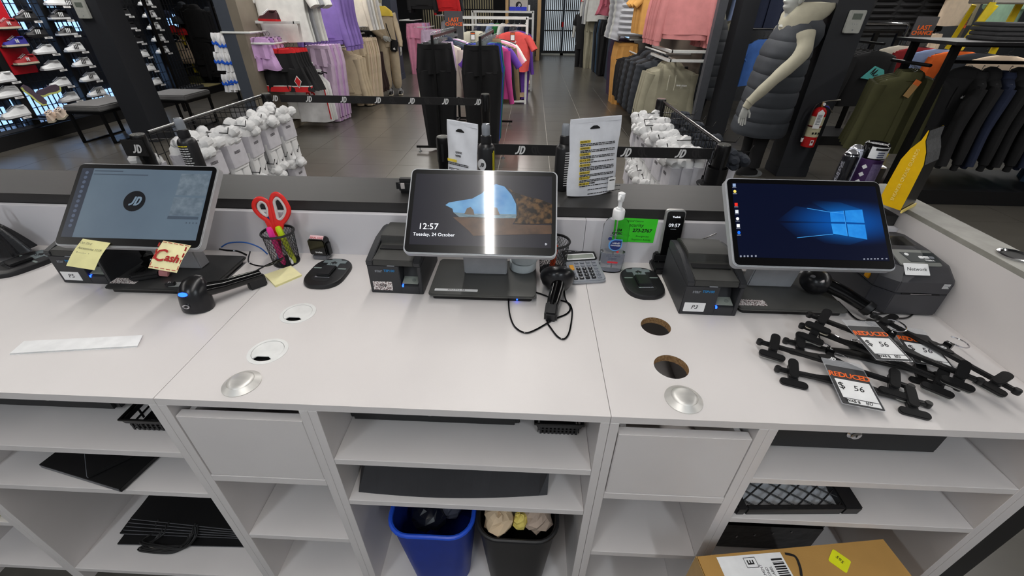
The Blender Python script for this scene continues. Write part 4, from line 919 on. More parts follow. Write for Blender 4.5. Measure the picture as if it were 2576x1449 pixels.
crumple('paper_towel', (-.048, .60, .452), .042, mat('kraft_paper', (214, 190, 158), .8), 3, 'crumpled pale brown paper towel at the front left of the black bin', 'paper')
crumple('paper_towel', (.050, .615, .452), .042, mat('taupe_paper', (182, 162, 146), .8), 5, 'crumpled taupe paper at the front right of the black bin', 'paper')
crumple('yellow_wrapper', (.008, .595, .455), .024, mat('yellow_wrapper', (226, 206, 110), .6), 8, 'crumpled yellow wrapper between the papers in the black bin', 'wrapper', (.8, .8, 1.2))
crumple('paper_towel', (-.005, .70, .45), .05, mat('white_tissue', (206, 204, 200), .8), 9, 'crumpled white tissue at the back of the black bin', 'paper')
t = thing('price_card', 'grey and white price card standing in the black bin', 'tag', T(.004, .65, .455, rad(60), rad(12), rad(25))); part('card', B().box(-.03, .03, -.045, .045, 0, .001), TAGD, t); part('white_half', B().box(-.03, -.002, -.045, .045, .001, .0015), PAPER, t); text('heading', 'REDUCED', .012, ORI, t, T(.014, 0, .0016, 0, 0, rad(90)), .0001, bold=.04)
crumple('plastic_bag', (-.245, .64, .40), .05, mat('black_crinkle', (22, 24, 34), .18), 11, 'crumpled shiny black plastic inside the blue bin', 'plastic bag')
crumple('plastic_bag', (-.19, .67, .405), .045, mat('grey_crinkle', (70, 72, 84), .25), 12, 'crumpled grey plastic inside the blue bin', 'plastic bag')
# tray with diamond lattice
t = thing('lattice_tray', 'black framed diamond lattice grille leaning on the shelf under the right cash drawer', 'grille', T(.505, .560, .5885, rad(5), 0, rad(3)))
fr = B(); W, D = .29, .20
P = [('frame_side', (0, .022, 0, D)), ('frame_side', (W-.042, W, 0, D)), ('frame_side', (.022, W-.042, 0, .011)), ('frame_side', (.022, W-.042, D-.018, D))]
for nm, (x0, x1, y0, y1) in P: part(nm, B().box(x0, x1, y0, y1, 0, .030), BLK, t, .003)
x0, x1, y0, y1 = .022, W-.042, .011, D-.018
def seg(sl, c):
    pts = []
    for x_ in (x0, x1):
        y_ = sl*x_+c
        if y0-1e-6 <= y_ <= y1+1e-6: pts.append((x_, y_))
    for y_ in (y0, y1):
        x_ = (y_-c)/sl
        if x0 < x_ < x1: pts.append((x_, y_))
    return pts[:2] if len(pts) > 1 else None
for sl in (.64, -.64):
    for k in range(-9, 12):
        q = seg(sl, k*.030+.008)
        if q and math.dist(*q) > .01: part('lattice_bar', B().tube([(q[0][0], q[0][1], .024), (q[1][0], q[1][1], .024)], .0019, 6), BLK, t)
part('backing', B().box(.022, W-.042, .011, D-.018, .006, .008), mat('grille_back', (196, 200, 206), .6), t)
# stretch wrapped parcel behind the box
t = thing('wrapped_parcel', 'black parcel in shiny stretch film on the bottom of the right bay', 'parcel', T(.50, .70, .1505))
WR = mat('stretch_film', (16, 16, 18), .22, bump=1.0, bscale=22, stretch=(1, 6, 1))
part('parcel', B().box(0, .42, 0, .38, 0, .15), WR, t, .012)
for k in range(7): part('crease_glint', B().tube(bez([(.02+.05*k, -.002, .03+.014*k), (.08+.05*k, .06, .152), (.16+.03*k, .12+.02*k, .153)], 5), .0018, 5), mat('film_highlight', (150, 150, 152), .2), t)  # raised creases in pale grey, the film's glints put into their colour
# cardboard box
CARD = mat('cardboard', (178, 136, 72), .7, noise=.08, scale=9, bump=.1, bscale=300, c2=None); TAPE2 = mat('clear_tape', (190, 152, 92), .2)
t = thing('cardboard_box', 'large brown cardboard box with a shipping label, in front of the right shelves', 'box', T(.402, .484, 0, 0, 0, rad(7.4)))
part('carton', B().box(0, .452, -.36, 0, 0, .547), CARD, t, .003)
part('flap', B().box(.002, .45, -.179, -.001, .5475, .550), CARD, t); part('flap', B().box(.002, .45, -.359, -.181, .5475, .550), CARD, t)
part('packing_tape', B().box(-.0008, .0, -.06, -.0, .40, .551), TAPE2, t); part('packing_tape', B().box(-.0008, .04, -.205, -.155, .5502, .5507), TAPE2, t)
def onbox(px, py, z_=.5505): return (T(.402, .484, 0, 0, 0, rad(7.4)).inverted() @ Vector(G(px, py, z=z_)))
c0 = onbox(1802, 1402); c1_ = onbox(1962, 1389)
lb = B(); Mx = T(c0.x, c0.y, .5505, 0, 0, math.atan2(c1_.y-c0.y, c1_.x-c0.x)); W = math.hypot(c1_.y-c0.y, c1_.x-c0.x)
sl = part('shipping_label', B(Mx).box(0, W, -.16, 0, 0, .0004), PAPER, t, label='white shipping label with barcode')
bb = B(Mx); R = random.Random(2)
y_ = -.012
while y_ > -.12: h_ = R.uniform(.001, .004); bb.box(W*.80, W*.97, y_-h_, y_, .0005, .0007); y_ -= h_+R.uniform(.001, .003)
part('barcode', bb, INK, sl)
part('letter_frame', B(Mx @ T(W*.48, -.016, .0005)).tube([(-.013, -.010, 0), (.013, -.010, 0), (.013, .010, 0), (-.013, .010, 0)], .0008, 4, closed=True), INK, sl)
text('letter', 'E', .020, INK, sl, Mx @ T(W*.48, -.016, .0006, 0, 0, rad(90)), .0001, bold=.03)
for k in range(4): text('lettering', ('FULFILLMENT', 'RICHMOND', 'RETURN LABEL', '3012')[k], .008, INK, sl, Mx @ T(W*.60+.010*k, -.045-.004*k, .0006, 0, 0, rad(90)), .0001)
part('small_print', lines(.06, .022, 4, 7), INK, sl, M=Mx @ T(W*.12, -.085, .0006))
yc = onbox(2112, 1411)
part('yellow_sticker', B(T(yc.x, yc.y, .5505, 0, 0, rad(38))).prism(rrect(.036, .036, .004, 3), 0, .0004), mat('neon_yellow', (228, 232, 20), .6), t, label='neon yellow square sticker'); text('lettering', '595', .011, INK, t, T(yc.x+.002, yc.y+.002, .5512, 0, 0, rad(-70)), .0001)
sm = bez([onbox(1975, 1393), onbox(2000, 1400), onbox(2012, 1425), onbox(2016, 1449)], 6); part('printed_curve', B().tube([(p.x, p.y, .5508) for p in sm], (.0008, .003), 6), INK, t)
# carrier bags: middle shelf left and stack on the deck
ROPE = mat('black_rope', (20, 20, 21), .5)
def carrier(label, M, w_, d, h, group=None):
    t = thing('carrier_bag', label, 'bag', M, group)
    part('paper', B().box(0, w_, 0, d, 0, h), CARR, t, .001)
    part('fold_edge', B().box(.004, w_-.004, -.0006, 0, .001, h-.001), mat('bag_edge_grey', (100, 100, 104), .5), t)
    return t
for k in range(6):
    t = carrier('flat black paper carrier bag, %s from the bottom of the stack on the bottom board' % ('first', 'second', 'third', 'fourth', 'fifth', 'topmost')[k], T(-1.250+.006*k-(.018 if k else 0), .622+.008*k+(.02 if k else 0), .151+.0075*k, 0, 0, rad(1.5-k*.9)), .44, .30, .006, 'flat black carrier bags stacked on the bottom board')
    if k:
        for s in (0, 1):
            P = bez([(.125, .002, .005), (.118, -.015, .004-.006*k), (.10-.01*s, -.040-.002*k, .006-.0072*k), (.15, -.048-.002*k, .007-.0070*k), (.21, -.044-.002*k, .006-.0068*k), (.225, -.02, .004-.005*k), (.222, .002, .005)], 5)
            if k > 3: P = [p+Vector((-.03*(1-i/len(P)) if s else .008, .003*s, .006)) for i, p in enumerate(P)]
            part('rope_handle', B().tube(P, .0026, 6), ROPE, t)
t = carrier('black paper carrier bag lying at an angle on the middle shelf, handles over the edge', T(-1.205, .600, .5895, 0, 0, rad(-12)), .26, .22, .012)
t2 = thing('carrier_bag', 'black paper carrier bag with corner pointing to the shelf edge, under the left cash drawer', 'bag', T(-1.046, .569, .6025, 0, 0, rad(45)))
part('paper', B().box(0, .20, 0, .20, 0, .010), CARR, t2, .001); part('lining', B().box(-.001, 0, .0, .19, .002, .009), GRYI, t2)
for k in range(6):
    o = .006*k
    P = bez([(-1.11+o*.5, .60, .607), (-1.17+o, .575, .600-o*.5), (-1.25+o, .545, .606+o*.3), (-1.325+o*1.3, .505-o*.3, .600-o), (-1.305+o, .475, .575-o), (-1.235+o*.6, .488, .568+o*.4), (-1.16+o*.5, .54, .596), (-1.105+o*.5, .585, .606)], 6)
    part('rope_handle', B().tube(P, .0030, 6), ROPE, t)
# far left bits
t = thing('black_box_lid', 'dark flat lid lying on the bottom board at the far left', 'lid', T(-1.66+.03, .66, .1505)); part('lid', B().box(0, .10, 0, .16, 0, .02), CARR, t, .003)
t = thing('green_packet', 'green and yellow packet on the shelf at the far left edge', 'packet', T(-1.49, .585, .4035, 0, 0, rad(-20))); part('packet', B().box(-.03, .09, 0, .05, 0, .03), mat('green_packet', (70, 130, 50), .5, c2=(214, 196, 70), scale=20), t, .004)
# ---------------------------------------------------------------- garments
def fab(name, c, rough=.9): return mat(name, c, rough, noise=.08, scale=12, bump=.35, bscale=140)
def ring(cx, cy, z, hw, hd, n=24, fa=0, fk=7, ph=0, e=.8):
    o = []
    for j in range(n):
        a = 2*pi*j/n; c, s = cos(a), sin(a)
        k = 1+fa*sin(fk*a+ph)
        o.append((cx+hw*math.copysign(abs(c)**e, c), cy+hd*k*math.copysign(abs(s)**e, s), z+fa*.03*sin(3*a+ph)))
    return o
def limb(p0, p1, r0, r1, flat=.7, n=12, k=6, wob=.012, quilt=0, seed=0, mid=None):
    P = []; rs = []
    p0, p1 = Vector(p0), Vector(p1); R = random.Random(seed)
    pts = bez([p0, mid or (p0+p1)/2+Vector((R.uniform(-1, 1)*wob, R.uniform(-1, 1)*wob, 0)), p1], k if not quilt else k*3)
    for i, p in enumerate(pts):
        u = i/(len(pts)-1); r = r0+(r1-r0)*u; q = 1+(.14*abs(sin(pi*quilt*u))-.06 if quilt else .05*sin(9*u+seed))
        rs.append((r*q, r*q*flat))
    return B().tube(pts, rs, n)
def top(w_=.54, L=.66, sl=.56, hd=.05, kind='hoodie', quilt=0, seed=1, neck=.075):
    d = {}; rings = []; hw = w_/2; n = 32
    rings += [ring(0, 0, -.055, neck, hd*.7, n), ring(0, 0, -.075, hw*.62, hd*.85, n), ring(0, 0, -.105, hw*.93, hd, n)]
    m_ = (quilt*4 if quilt else 7)
    for i in range(1, m_+1):
        u = i/m_; q = (1+.5*abs(sin(pi*quilt*u))-.15) if quilt else 1
        rings.append(ring(.008*sin(5*u+seed), 0, -.105-(L-.105-.05)*u, hw*(1+.02*sin(6*u+seed)+(.012*(q-1))), hd*q, n, .16*u if not quilt else .05, 6+seed % 3, seed+2*u))
    if kind in ('tank',): rings = [ring(0, 0, -.05, hw*.6, hd*.4, n), ring(0, 0, -.14, hw*.62, hd*.7, n), ring(0, 0, -.22, hw*.95, hd*.9, n)]+[ring(0, 0, -.22-(L-.22)*i/6, hw*(.97+.06*i/6), hd, n, .2*i/6, 7, seed) for i in range(1, 7)]
    d['body'] = B().loft(rings)
    if kind not in ('tank', 'gilet') :
        for s in (-1, 1):
            d['sleeve%d' % s] = limb((s*hw*.86, 0, -.125), (s*(hw+(.03 if sl > .3 else .10)), -.01, -.125-sl), hd*1.25, hd*(.85 if sl > .3 else 1.15), .75, 12, 5, .02, quilt*.9 if quilt else 0, seed)
            if kind in ('hoodie', 'sweat'): d['cuff%d' % s] = limb((s*(hw+.03), -.01, -.125-sl), (s*(hw+.025), -.01, -.125-sl-.05), hd*.62, hd*.6, .8, 12, 2, 0)
    if kind in ('hoodie', 'sweat'): d['hem'] = B().loft([ring(0, 0, -L+.05, hw*.93, hd*.9), ring(0, 0, -L, hw*.90, hd*.85)])
    if kind in ('hoodie', 'puffer'):
        d['hood'] = B().loft([ring(0, .02, -.17, .10, .030), ring(0, .015, -.10, .135, .055), ring(0, .015, -.05, .125, .06), ring(0, .02, -.01, .085, .05), ring(0, .025, .01, .03, .02)])
        if kind == 'hoodie':
            for s in (-1, 1): d['cord%d' % s] = B().tube([(s*.035, -hd-.012, -.13), (s*.04, -hd-.020, -.20), (s*.038, -hd-.016, -.29)], .004, 6)
            d['pocket'] = B().loft([[(x_, y_-.0, z_) for x_, y_ in ((-k, -hd*.75), (k, -hd*.75), (k, -hd-.014), (-k, -hd-.014))] for z_, k in ((-L+.08, .15), (-L+.22, .11))])
    if kind == 'jacket': d['collar'] = B().loft([ring(0, 0, -.09, .11, .05), ring(0, 0, -.045, .10, .05), ring(0, .01, -.02, .085, .045)], False); d['placket'] = B().box(-.014, .014, -hd-.010, -hd+.01, -L+.06, -.10)
    return d
def pants(w_=.34, L=1.02, hd=.04, cuff=True, seed=1, short=False, flare=1.0, pleats=0):
    d = {}; hw = w_/2
    d['waistband'] = B().loft([ring(0, 0, -.035, hw*.96, hd*.95, 24, .12, 9, seed), ring(0, 0, -.078, hw, hd, 24, .12, 9, seed)])
    zc = -.30 if not short else -.26
    d['hips'] = B().loft([ring(0, 0, -.078, hw, hd, 36, .25, 9, seed), ring(0, 0, -.18, hw*1.08, hd*1.25, 36, .4, 9, seed), ring(0, 0, zc, hw*1.12*flare, hd*1.3, 36, .4, 9, seed+.4)])
    for s in (-1, 1):
        a = hw*.56*flare; r = []
        m_ = 7
        for i in range(m_+1):
            u = i/m_; k = 1+.5*(u if short else 0)-(.22*u if not short else 0)
            r.append(ring(s*a*(1-.25*u if not short else 1+.25*u), .006*sin(6*u+seed+s), zc+.03+(-L-zc-.03)*u, hw*.56*k*flare, hd*1.25, 22, .38, 5, seed+2.2*u))
        d['leg%d' % s] = B().loft(r)
        if cuff and not short: d['cuff%d' % s] = B().loft([ring(s*a*.75, 0, -L, hw*.34, hd*.9, 16), ring(s*a*.75, 0, -L-.055, hw*.32, hd*.85, 16)])
    return d
KIND = {
 'hoodie': lambda: top(), 'sweat': lambda: top(kind='sweat', seed=3), 'tee': lambda: top(.56, .74, .20, .045, 'tee', seed=2), 'tee2': lambda: top(.50, .66, .18, .035, 'tee', seed=5), 'longsleeve': lambda: top(.5, .68, .56, .035, 'tee', seed=4),
 'puffer': lambda: top(.56, .68, .56, .085, 'puffer', 7, 2), 'longpuffer': lambda: top(.54, .86, .60, .08, 'puffer', 9, 4), 'gilet': lambda: top(.42, .66, 0, .05, 'gilet', 0, 3), 'jacket': lambda: top(.54, .78, .58, .045, 'jacket', seed=6),
 'tank': lambda: top(.46, .74, 0, .03, 'tank', seed=2), 'jogger': lambda: pants(), 'jogger2': lambda: pants(.36, 1.0, .04, True, 5), 'openpants': lambda: pants(.36, 1.06, .03, False, 4, flare=1.05), 'shorts': lambda: pants(.36, .48, .035, False, 3, True, 1.12), 'skirt': lambda: pants(.30, .38, .03, False, 6, True, 1.0)}
GM = {}
def gmesh(kind, m):
    k = (kind, m.name)
    if k not in GM:
        base = (kind, None)
        if base not in GM: GM[base] = [(nm, mesh(nm, b, m)) for nm, b in KIND[kind]().items()]
        out = []
        for nm, me in GM[base]:
            c = me.copy(); c.materials.clear(); c.materials.append(m); out.append((nm, c))
        GM[k] = out
    return GM[k]
PLN = {'sleeve-1': 'sleeve', 'sleeve1': 'sleeve', 'cuff-1': 'cuff', 'cuff1': 'cuff', 'cord-1': 'drawcord', 'cord1': 'drawcord', 'leg-1': 'trouser_leg', 'leg1': 'trouser_leg', 'hem': 'hem_band', 'waistband': 'waistband', 'hips': 'seat_panel'}
NICE = {'hoodie': 'hoodie', 'sweat': 'sweatshirt', 'tee': 'tshirt', 'tee2': 'tshirt', 'longsleeve': 'long_sleeve_top', 'puffer': 'puffer_jacket', 'longpuffer': 'puffer_jacket', 'gilet': 'gilet', 'jacket': 'jacket', 'tank': 'jersey', 'jogger': 'joggers', 'jogger2': 'joggers', 'openpants': 'trousers', 'shorts': 'shorts', 'skirt': 'shorts'}
CATS = {'tshirt': 't-shirt', 'long_sleeve_top': 'top', 'puffer_jacket': 'jacket', 'joggers': 'trousers', 'shorts': 'shorts'}
def garment(kind, m, M, label, group=None, over={}):
    nm = NICE[kind]; t = thing(nm, label, CATS.get(nm, nm), M, group)
    for pn, me in gmesh(kind, m):
        o = part(PLN.get(pn, pn), me if pn.rstrip('-1') not in over else [x for x in gmesh(kind, over[pn.rstrip('-1')]) if x[0] == pn][0][1], m, t)
    return t
def hangermesh(pantsk):
    b = B(); P = [(0, 0, -.05), (0, 0, -.02)]+[(.020*sin(pi*1.25*k/8), 0, -.02+.020-.020*cos(pi*1.25*k/8)) for k in range(1, 9)]
    b.tube(P, .0022, 6)
    if pantsk: b.box(-.15, .15, -.005, .005, -.058, -.046); b.box(-.135, -.115, -.010, .010, -.085, -.03); b.box(.115, .135, -.010, .010, -.085, -.03)
    else: b.loft([[(x, -.006, z-.008), (x, .006, z-.008), (x, .006, z+.008), (x, -.006, z+.008)] for x, z in ((-.21, -.098), (-.1, -.070), (0, -.052), (.1, -.070), (.21, -.098))])
    return b
HGM = {}
def hang(kind, m, x, y, z, rz, label, group=None, s=1.0, hm=BLK, hg='hangers', hlab='black hanger holding a garment', over={}):
    M = T(x, y, z-.022*s, 0, 0, rz, s)
    pk = kind in ('jogger', 'jogger2', 'openpants', 'shorts', 'skirt')
    k = (pk, hm.name)
    if k not in HGM: HGM[k] = mesh('clothes_hanger', hangermesh(pk), hm)
    o = part('clothes_hanger', HGM[k], hm, M=M); tag(o, hlab, 'hanger', hg)
    return garment(kind, m, M, label, group, over)
def row(kind, ms, p0, dp, n, rz, front, rest, group, s=1.0, hm=BLK, where='', seed=0, over={}):
    R = random.Random(seed+n)
    for k in range(n):
        m = ms[k % len(ms)] if isinstance(ms, (list, tuple)) else ms
        x, y, z = (p0[i]+dp[i]*k for i in range(3))
        hang(kind, m, x+R.uniform(-.008, .008), y, z, rz+R.uniform(-.12, .12) if k else rz, front if k == 0 else rest, group, s, hm, 'hangers '+where, 'hanger carrying '+where, over)
def rail(name, label, P, r, m, cat='rail', extra=None):
    t = thing(name, label, cat); part('bar', B().tube(P, r, 8), m, t)
    for e in extra or []: part('bracket', B().tube(e, r, 8), m, t)
    return t
WMET = mat('white_metal', (212, 214, 212), .4, .1); BMET = mat('black_metal', (20, 20, 21), .35, .3)
F = {n: fab('fabric_'+n, c) for n, c in dict(lilac=(196, 158, 204), lilac2=(176, 132, 198), palelilac=(204, 182, 206), black=(24, 24, 26), white=(226, 226, 222), offwhite=(208, 210, 206), grey=(150, 152, 156), purple=(140, 116, 190), jersey=(236, 236, 236), beige=(200, 184, 156), sand=(212, 192, 168),
 cream=(228, 220, 204), brown=(52, 36, 34), charcoal=(54, 58, 64), red=(200, 34, 38), pink=(214, 140, 168), rosepink=(204, 132, 132), mustard=(204, 152, 82), plum=(66, 52, 74), stone=(150, 146, 126), coral=(222, 86, 82), polo=(206, 202, 184), olive=(68, 68, 40), blue=(38, 56, 160), teal=(30, 100, 98), navy=(34, 42, 66), magenta=(196, 70, 140),
 khaki=(126, 108, 82), sky=(140, 158, 196), mint=(164, 200, 172), aqua=(112, 204, 178), violet=(104, 66, 168), orange=(226, 104, 40), rust=(150, 40, 44), silver=(178, 180, 186), steelblue=(60, 84, 106), deepgrey=(70, 70, 72), rose=(196, 104, 122), green=(30, 120, 60), yellow=(214, 190, 80), denim=(110, 130, 168), medblue=(62, 106, 180)).items()}
# ---------------------------------------------------------------- left: shoe wall, pillar, benches
PIL = mat('pillar_black', (40, 42, 47), .55, noise=.05, bump=.05); PIL2 = mat('pillar_black_warm', (38, 36, 33), .6, noise=.05)
def pillar(label, x0, x1, y0, y1):
    b = thing('square_pillar', label, 'pillar'); part('shaft', B().box(x0, x1, y0, y1, .10, CEIL), PIL, b); part('skirting', B().box(x0-.004, x1+.004, y0-.004, y1+.004, 0, .10), PIL, b, .002); return b
pillar('black square pillar with a grey thermostat, before the shoe wall', -5.305, -5.004, 5.68, 6.02)
TH = mat('thermostat_grey', (176, 178, 172), .5); THL = mat('thermostat_lcd', (104, 112, 104), .3)
def thermo(label, M):
    t = thing('thermostat', label, 'thermostat', M)
    part('case', B().prism(rrect(.145, .185, .014), -.032, 0), TH, t, .004); part('display', B().box(-.042, .042, .018, .066, 0, .001), THL, t); part('badge', B(T(0, -.065, 0)).prism(ell(.008, .006, 16), 0, .0012), GRYI, t)
    for k in (-1, 0, 1): part('button', B(T(.02*k, -.018, 0)).lathe([(.003, 0), (.003, .002)], 8), GRYI, t)
thermo('pale grey thermostat on the left black pillar', T(-5.20, 5.646, 1.50, UP)); thermo('pale grey thermostat on the right black pillar', T(3.005, 4.816, 1.485, UP))
SX = -6.6
sw = thing('shoe_wall', 'tall black gridded shoe display wall along the left side', 'display wall')
part('back_board', B().box(SX-.30, SX-.28, 3.6, 9.2, 0, CEIL), WALLD, sw)
part('plinth', B().box(SX-.28, SX+.06, 3.6, 9.2, 0, .16), BLK, sw, .003); part('lower_ledge', B().box(SX-.28, SX-.02, 3.6, 9.2, .16, .20), mat('grey_ledge', (84, 88, 96), .3), sw)
for y in (5.70, 6.59, 7.45, 8.35): part('upright', B().box(SX-.1, SX+.03, y-.05, y+.05, .20, CEIL), BLK, sw, .003)
b = B()
for i in range(76): y = 3.65+.073*i; b.box(SX-.015, SX-.009, y-.007, y+.007, .2, 2.2)
for i in range(14): z = .24+.145*i; b.box(SX-.009, SX-.004, 3.6, 9.2, z-.004, z+.004)
part('grid_bars', b, BLK, sw, smooth=False, kind='stuff')
LIT = mat('cool_backlight', (150, 190, 245), .5, emit=1.6)
for y0, y1, z0, z1 in ((5.15, 5.66, .22, .42), (5.78, 6.5, .22, .55), (5.8, 6.3, .95, 1.10), (5.85, 6.5, 1.25, 1.6), (6.68, 7.4, .22, .40), (6.70, 7.1, .75, .85), (6.70, 7.3, 1.2, 1.32), (6.7, 7.4, 1.5, 1.62), (7.55, 8.25, .3, .9)):
    part('backlight', B().box(SX-.27, SX-.26, y0, y1, z0, z1), LIT, sw)
RB = mat('red_panel', (206, 30, 44), .45); t = thing('red_panel', 'bright red back panel behind four sneakers on the shoe wall', 'panel'); part('board', B().box(SX, SX+.012, 5.77, 6.10, .78, 2.3), RB, t, .002)
t = thing('blue_light_strip', 'blue lit vertical strip on the shoe wall beside the pillar', 'light'); part('strip', B().box(SX+.0, SX+.03, 7.38, 7.43, .95, 2.2), mat('blue_strip', (20, 110, 225), .5, emit=1.2), t)
for k in range(5): part('divider', B().box(SX+.03, SX+.034, 7.375, 7.435, 1.0+.16*k, 1.02+.16*k), mat('blue_dark', (16, 50, 120), .5), t)
# shoes
PR = [(0, .0, .03, .028), (.02, 0, .052, .040), (.07, 0, .058, .046), (.11, 0, .075, .044), (.15, 0, .098, .040), (.19, 0, .104, .036), (.24, 0, .100, .036), (.275, 0, .102, .034), (.29, 0, .085, .022)]
def shoebody():
    r = []
    for x, _, h, w_ in PR: r.append([(x, w_*cos(a)*(1 if sin(a) < .2 else .72), .018+(h-.018)*max(0, sin(a))**.8) for a in [pi*k/10 for k in range(11)]]+[(x, -w_*.9, .018), (x, w_*.9, .018)][::1])
    return B().loft(r)
def solebody(): return B().loft([[(x, y, z) for x, y in ([(px_[0], px_[3]*1.04) for px_ in PR]+[(px_[0], -px_[3]*1.04) for px_ in PR[::-1]])] for z in (0, .022)])
SHM = {}
def sm_(nm, f, m):
    k = (nm, m.name)
    if k not in SHM: SHM[k] = mesh(nm, f(), m)
    return SHM[k]
def stripes(): b = B(); [b.loft([[(x+.0, y, .030), (x+.012, y, .030), (x+.028, y*.80, .082), (x+.016, y*.80, .082)], [(x, y*1.06, .030), (x+.012, y*1.06, .030), (x+.028, y*.86, .082), (x+.016, y*.86, .082)]]) for x in (.105, .13, .155) for y in (-.0475, .0475)]; return b
def laces(): b = B(); [b.tube([(.085+.018*k, -.022, .070+.008*k), (.085+.018*k, 0, .078+.009*k), (.085+.018*k, .022, .070+.008*k)], .004, 6) for k in range(5)]; return b
def collar(): return B().tube([(.175, 0, .098), (.20, .026, .099), (.25, .026, .096), (.278, 0, .100), (.25, -.026, .096), (.20, -.026, .099)], .0075, 6, closed=True)
def insidehole(): return B(T(.226, 0, .093)).prism(ell(.046, .023, 16), 0, .007)
SW = mat('shoe_white', (222, 224, 226), .45); SB = mat('shoe_black', (30, 30, 33), .5); SCR = mat('shoe_cream', (216, 206, 184), .6); SRD = mat('shoe_red', (150, 30, 36), .7); SBL = mat('shoe_blue', (48, 42, 140), .7); PADM = mat('shoe_lining', (60, 60, 62), .9)
def shoe(M, up, sole, st, label, group=None, name='sneaker', n=False):
    t = thing(name, label, 'shoe', M, group)
    part('upper', sm_('upper', shoebody, up), up, t); part('sole', sm_('sole', solebody, sole), sole, t)
    if st: part('side_stripes', sm_('side_stripes', stripes, st), st, t)
    if n: text('side_letter', 'N', .05, SW, t, T(.14, -.0475, .055, UP), .003, bold=.05)
    part('laces', sm_('laces', laces, SW if up is not SCR else SCR), SW, t); part('collar', sm_('collar', collar, up), up, t); part('lining', sm_('lining', insidehole, PADM), PADM, t)
    return t
def wallshoe(px, py, up, sole, st, label, group=None, rz=90, n=False, s=1.0, nm='sneaker', price=True, x=SX+.10):
    g = G(px, py, x=x); y0 = g[1]-.14*s
    t = shoe(T(x, y0, g[2]-.05*s, 0, 0, rad(rz), s), up, sole, st, label, group, nm, n)
    h = thing('shoe_shelf', 'black clip shelf with a white price strip under a shoe on the wall', 'shelf', T(x, y0, g[2]-.05*s), 'shoe clip shelves on the left wall')
    part('plate', B().box(-.10, .055, .02, .27, -.014, -.002), BLK, h, .002)
    if price: part('price_strip', B().box(.056, .058, .18, .29, -.030, -.006), PAPER, h); text('digits', '139.99', .02, INK, h, T(.059, .235, -.018, UP, 0, rad(90)), .0003)
gA = 'white and black sneakers on the shoe wall'
for k, (a, b_) in enumerate(((290, 190), (420, 390))): wallshoe(a/4.83, b_/4.83, SB, SB, SW, ('black three stripe sneaker above its twin, right of the red panel', 'black three stripe sneaker below its twin, right of the red panel')[k])
for k, (a, b_) in enumerate(((520, 600), (610, 795), (710, 1000), (820, 1180))): wallshoe(a/4.83, b_/4.83, SW, SW, None, ('plain white sneaker, topmost of four beside the red panel', 'plain white sneaker, second of four beside the red panel', 'plain white sneaker, third of four, by the purple sandal sole', 'plain white sneaker, lowest of four, over the cream espadrilles')[k])
for k, (a, b_) in enumerate(((700, 180), (790, 375))): wallshoe(a/4.83, b_/4.83, SB, SW, SW, ('black sneaker with white sole and stripes, topmost in the column by the blue strip', 'black sneaker with white sole and stripes, second in the column by the blue strip')[k])
for k, (a, b_) in enumerate(((890, 575), (980, 755), (1070, 935), (1160, 1115))): wallshoe(a/4.83, b_/4.83, SW, SW, SB, ('white sneaker with black stripes, first below the black ones', 'white sneaker with black stripes, second below the black ones', 'white sneaker with black stripes, third below the black ones', 'white sneaker with black stripes, lowest, above the bench')[k])
wallshoe(14, 60, SRD, SCR, None, 'dark red sneaker on the red panel above the blue one', n=True, price=False); wallshoe(35, 105, SBL, SCR, None, 'blue sneaker with cream sole on the red panel', n=True, price=False); wallshoe(62, 150, SRD, SCR, None, 'dark red sneaker with cream sole lowest on the red panel', n=True, price=False)
wallshoe(12, 232, SW, SW, None, 'plain white sneaker at the left edge below the red panel', s=1.1); wallshoe(34, 282, SW, SW, None, 'large plain white low sneaker lowest at the left of the shoe wall', s=1.15); wallshoe(2, 195, SW, SW, None, 'plain white sneaker cut off by the left edge', s=1)
wallshoe(165, 8, SB, SB, SW, 'black sneaker at the very top of the red panel neighbours', price=True); wallshoe(135, 2, SW, SW, None, 'white sneaker sole showing at the top edge of the shoe wall', price=True)
# espadrilles and sandals
ESP = mat('espadrille', (226, 206, 188), .7); g = G(128, 285, x=SX+.2)
for k in range(2):
    g = G(122+24*k, 287-7*k, x=SX+.18+.06*k)
    shoe(T(g[0], g[1]+.12, g[2]-.03, 0, rad(8), rad(-62), 1.1), ESP, SCR, None, ('cream espadrille in front of its twin on the bottom clip', 'cream espadrille behind its twin on the bottom clip')[k], name='espadrille'); h = thing('shoe_shelf', 'black clip shelf under the %s cream espadrille' % ('front', 'back')[k], 'shelf', T(SX, g[1]-.12, g[2]-.05)); part('plate', B().box(0, .34, 0, .26, 0, .012), BLK, h)
SOL = mat('sandal_sole', (92, 78, 92), .6); LEM = mat('sandal_lime', (216, 226, 130), .6)
def sandal(px, py, rot, label):
    g = G(px, py, x=SX+.14); t = thing('sandal', label, 'shoe', T(g[0], g[1], g[2], rad(90), 0, rad(75)) @ T(0, 0, 0, 0, 0, rot))
    P = [(-.14, -.03), (-.10, -.045), (-.02, -.038), (.06, -.05), (.12, -.042), (.145, 0), (.12, .042), (.06, .05), (-.02, .04), (-.10, .042), (-.14, .028)]
    part('sole', B().prism(P, -.012, .012), SOL, t, .004); part('lime_edge', B().prism([(x, y-.006) for x, y in P[:6]]+[(x*.96, y+.016) for x, y in P[:6][::-1]], .0125, .014), LEM, t)
    part('strap', B().tube([(.03, -.05, -.01), (.03, 0, -.06), (.03, .05, -.01)], (.02, .006), 8), SOL, t)
sandal(86, 240, rad(-60), 'purple sandal sole standing upright with a lime edge'); sandal(123, 228, rad(10), 'purple sandal sole lying flat against the wall with a lime edge')
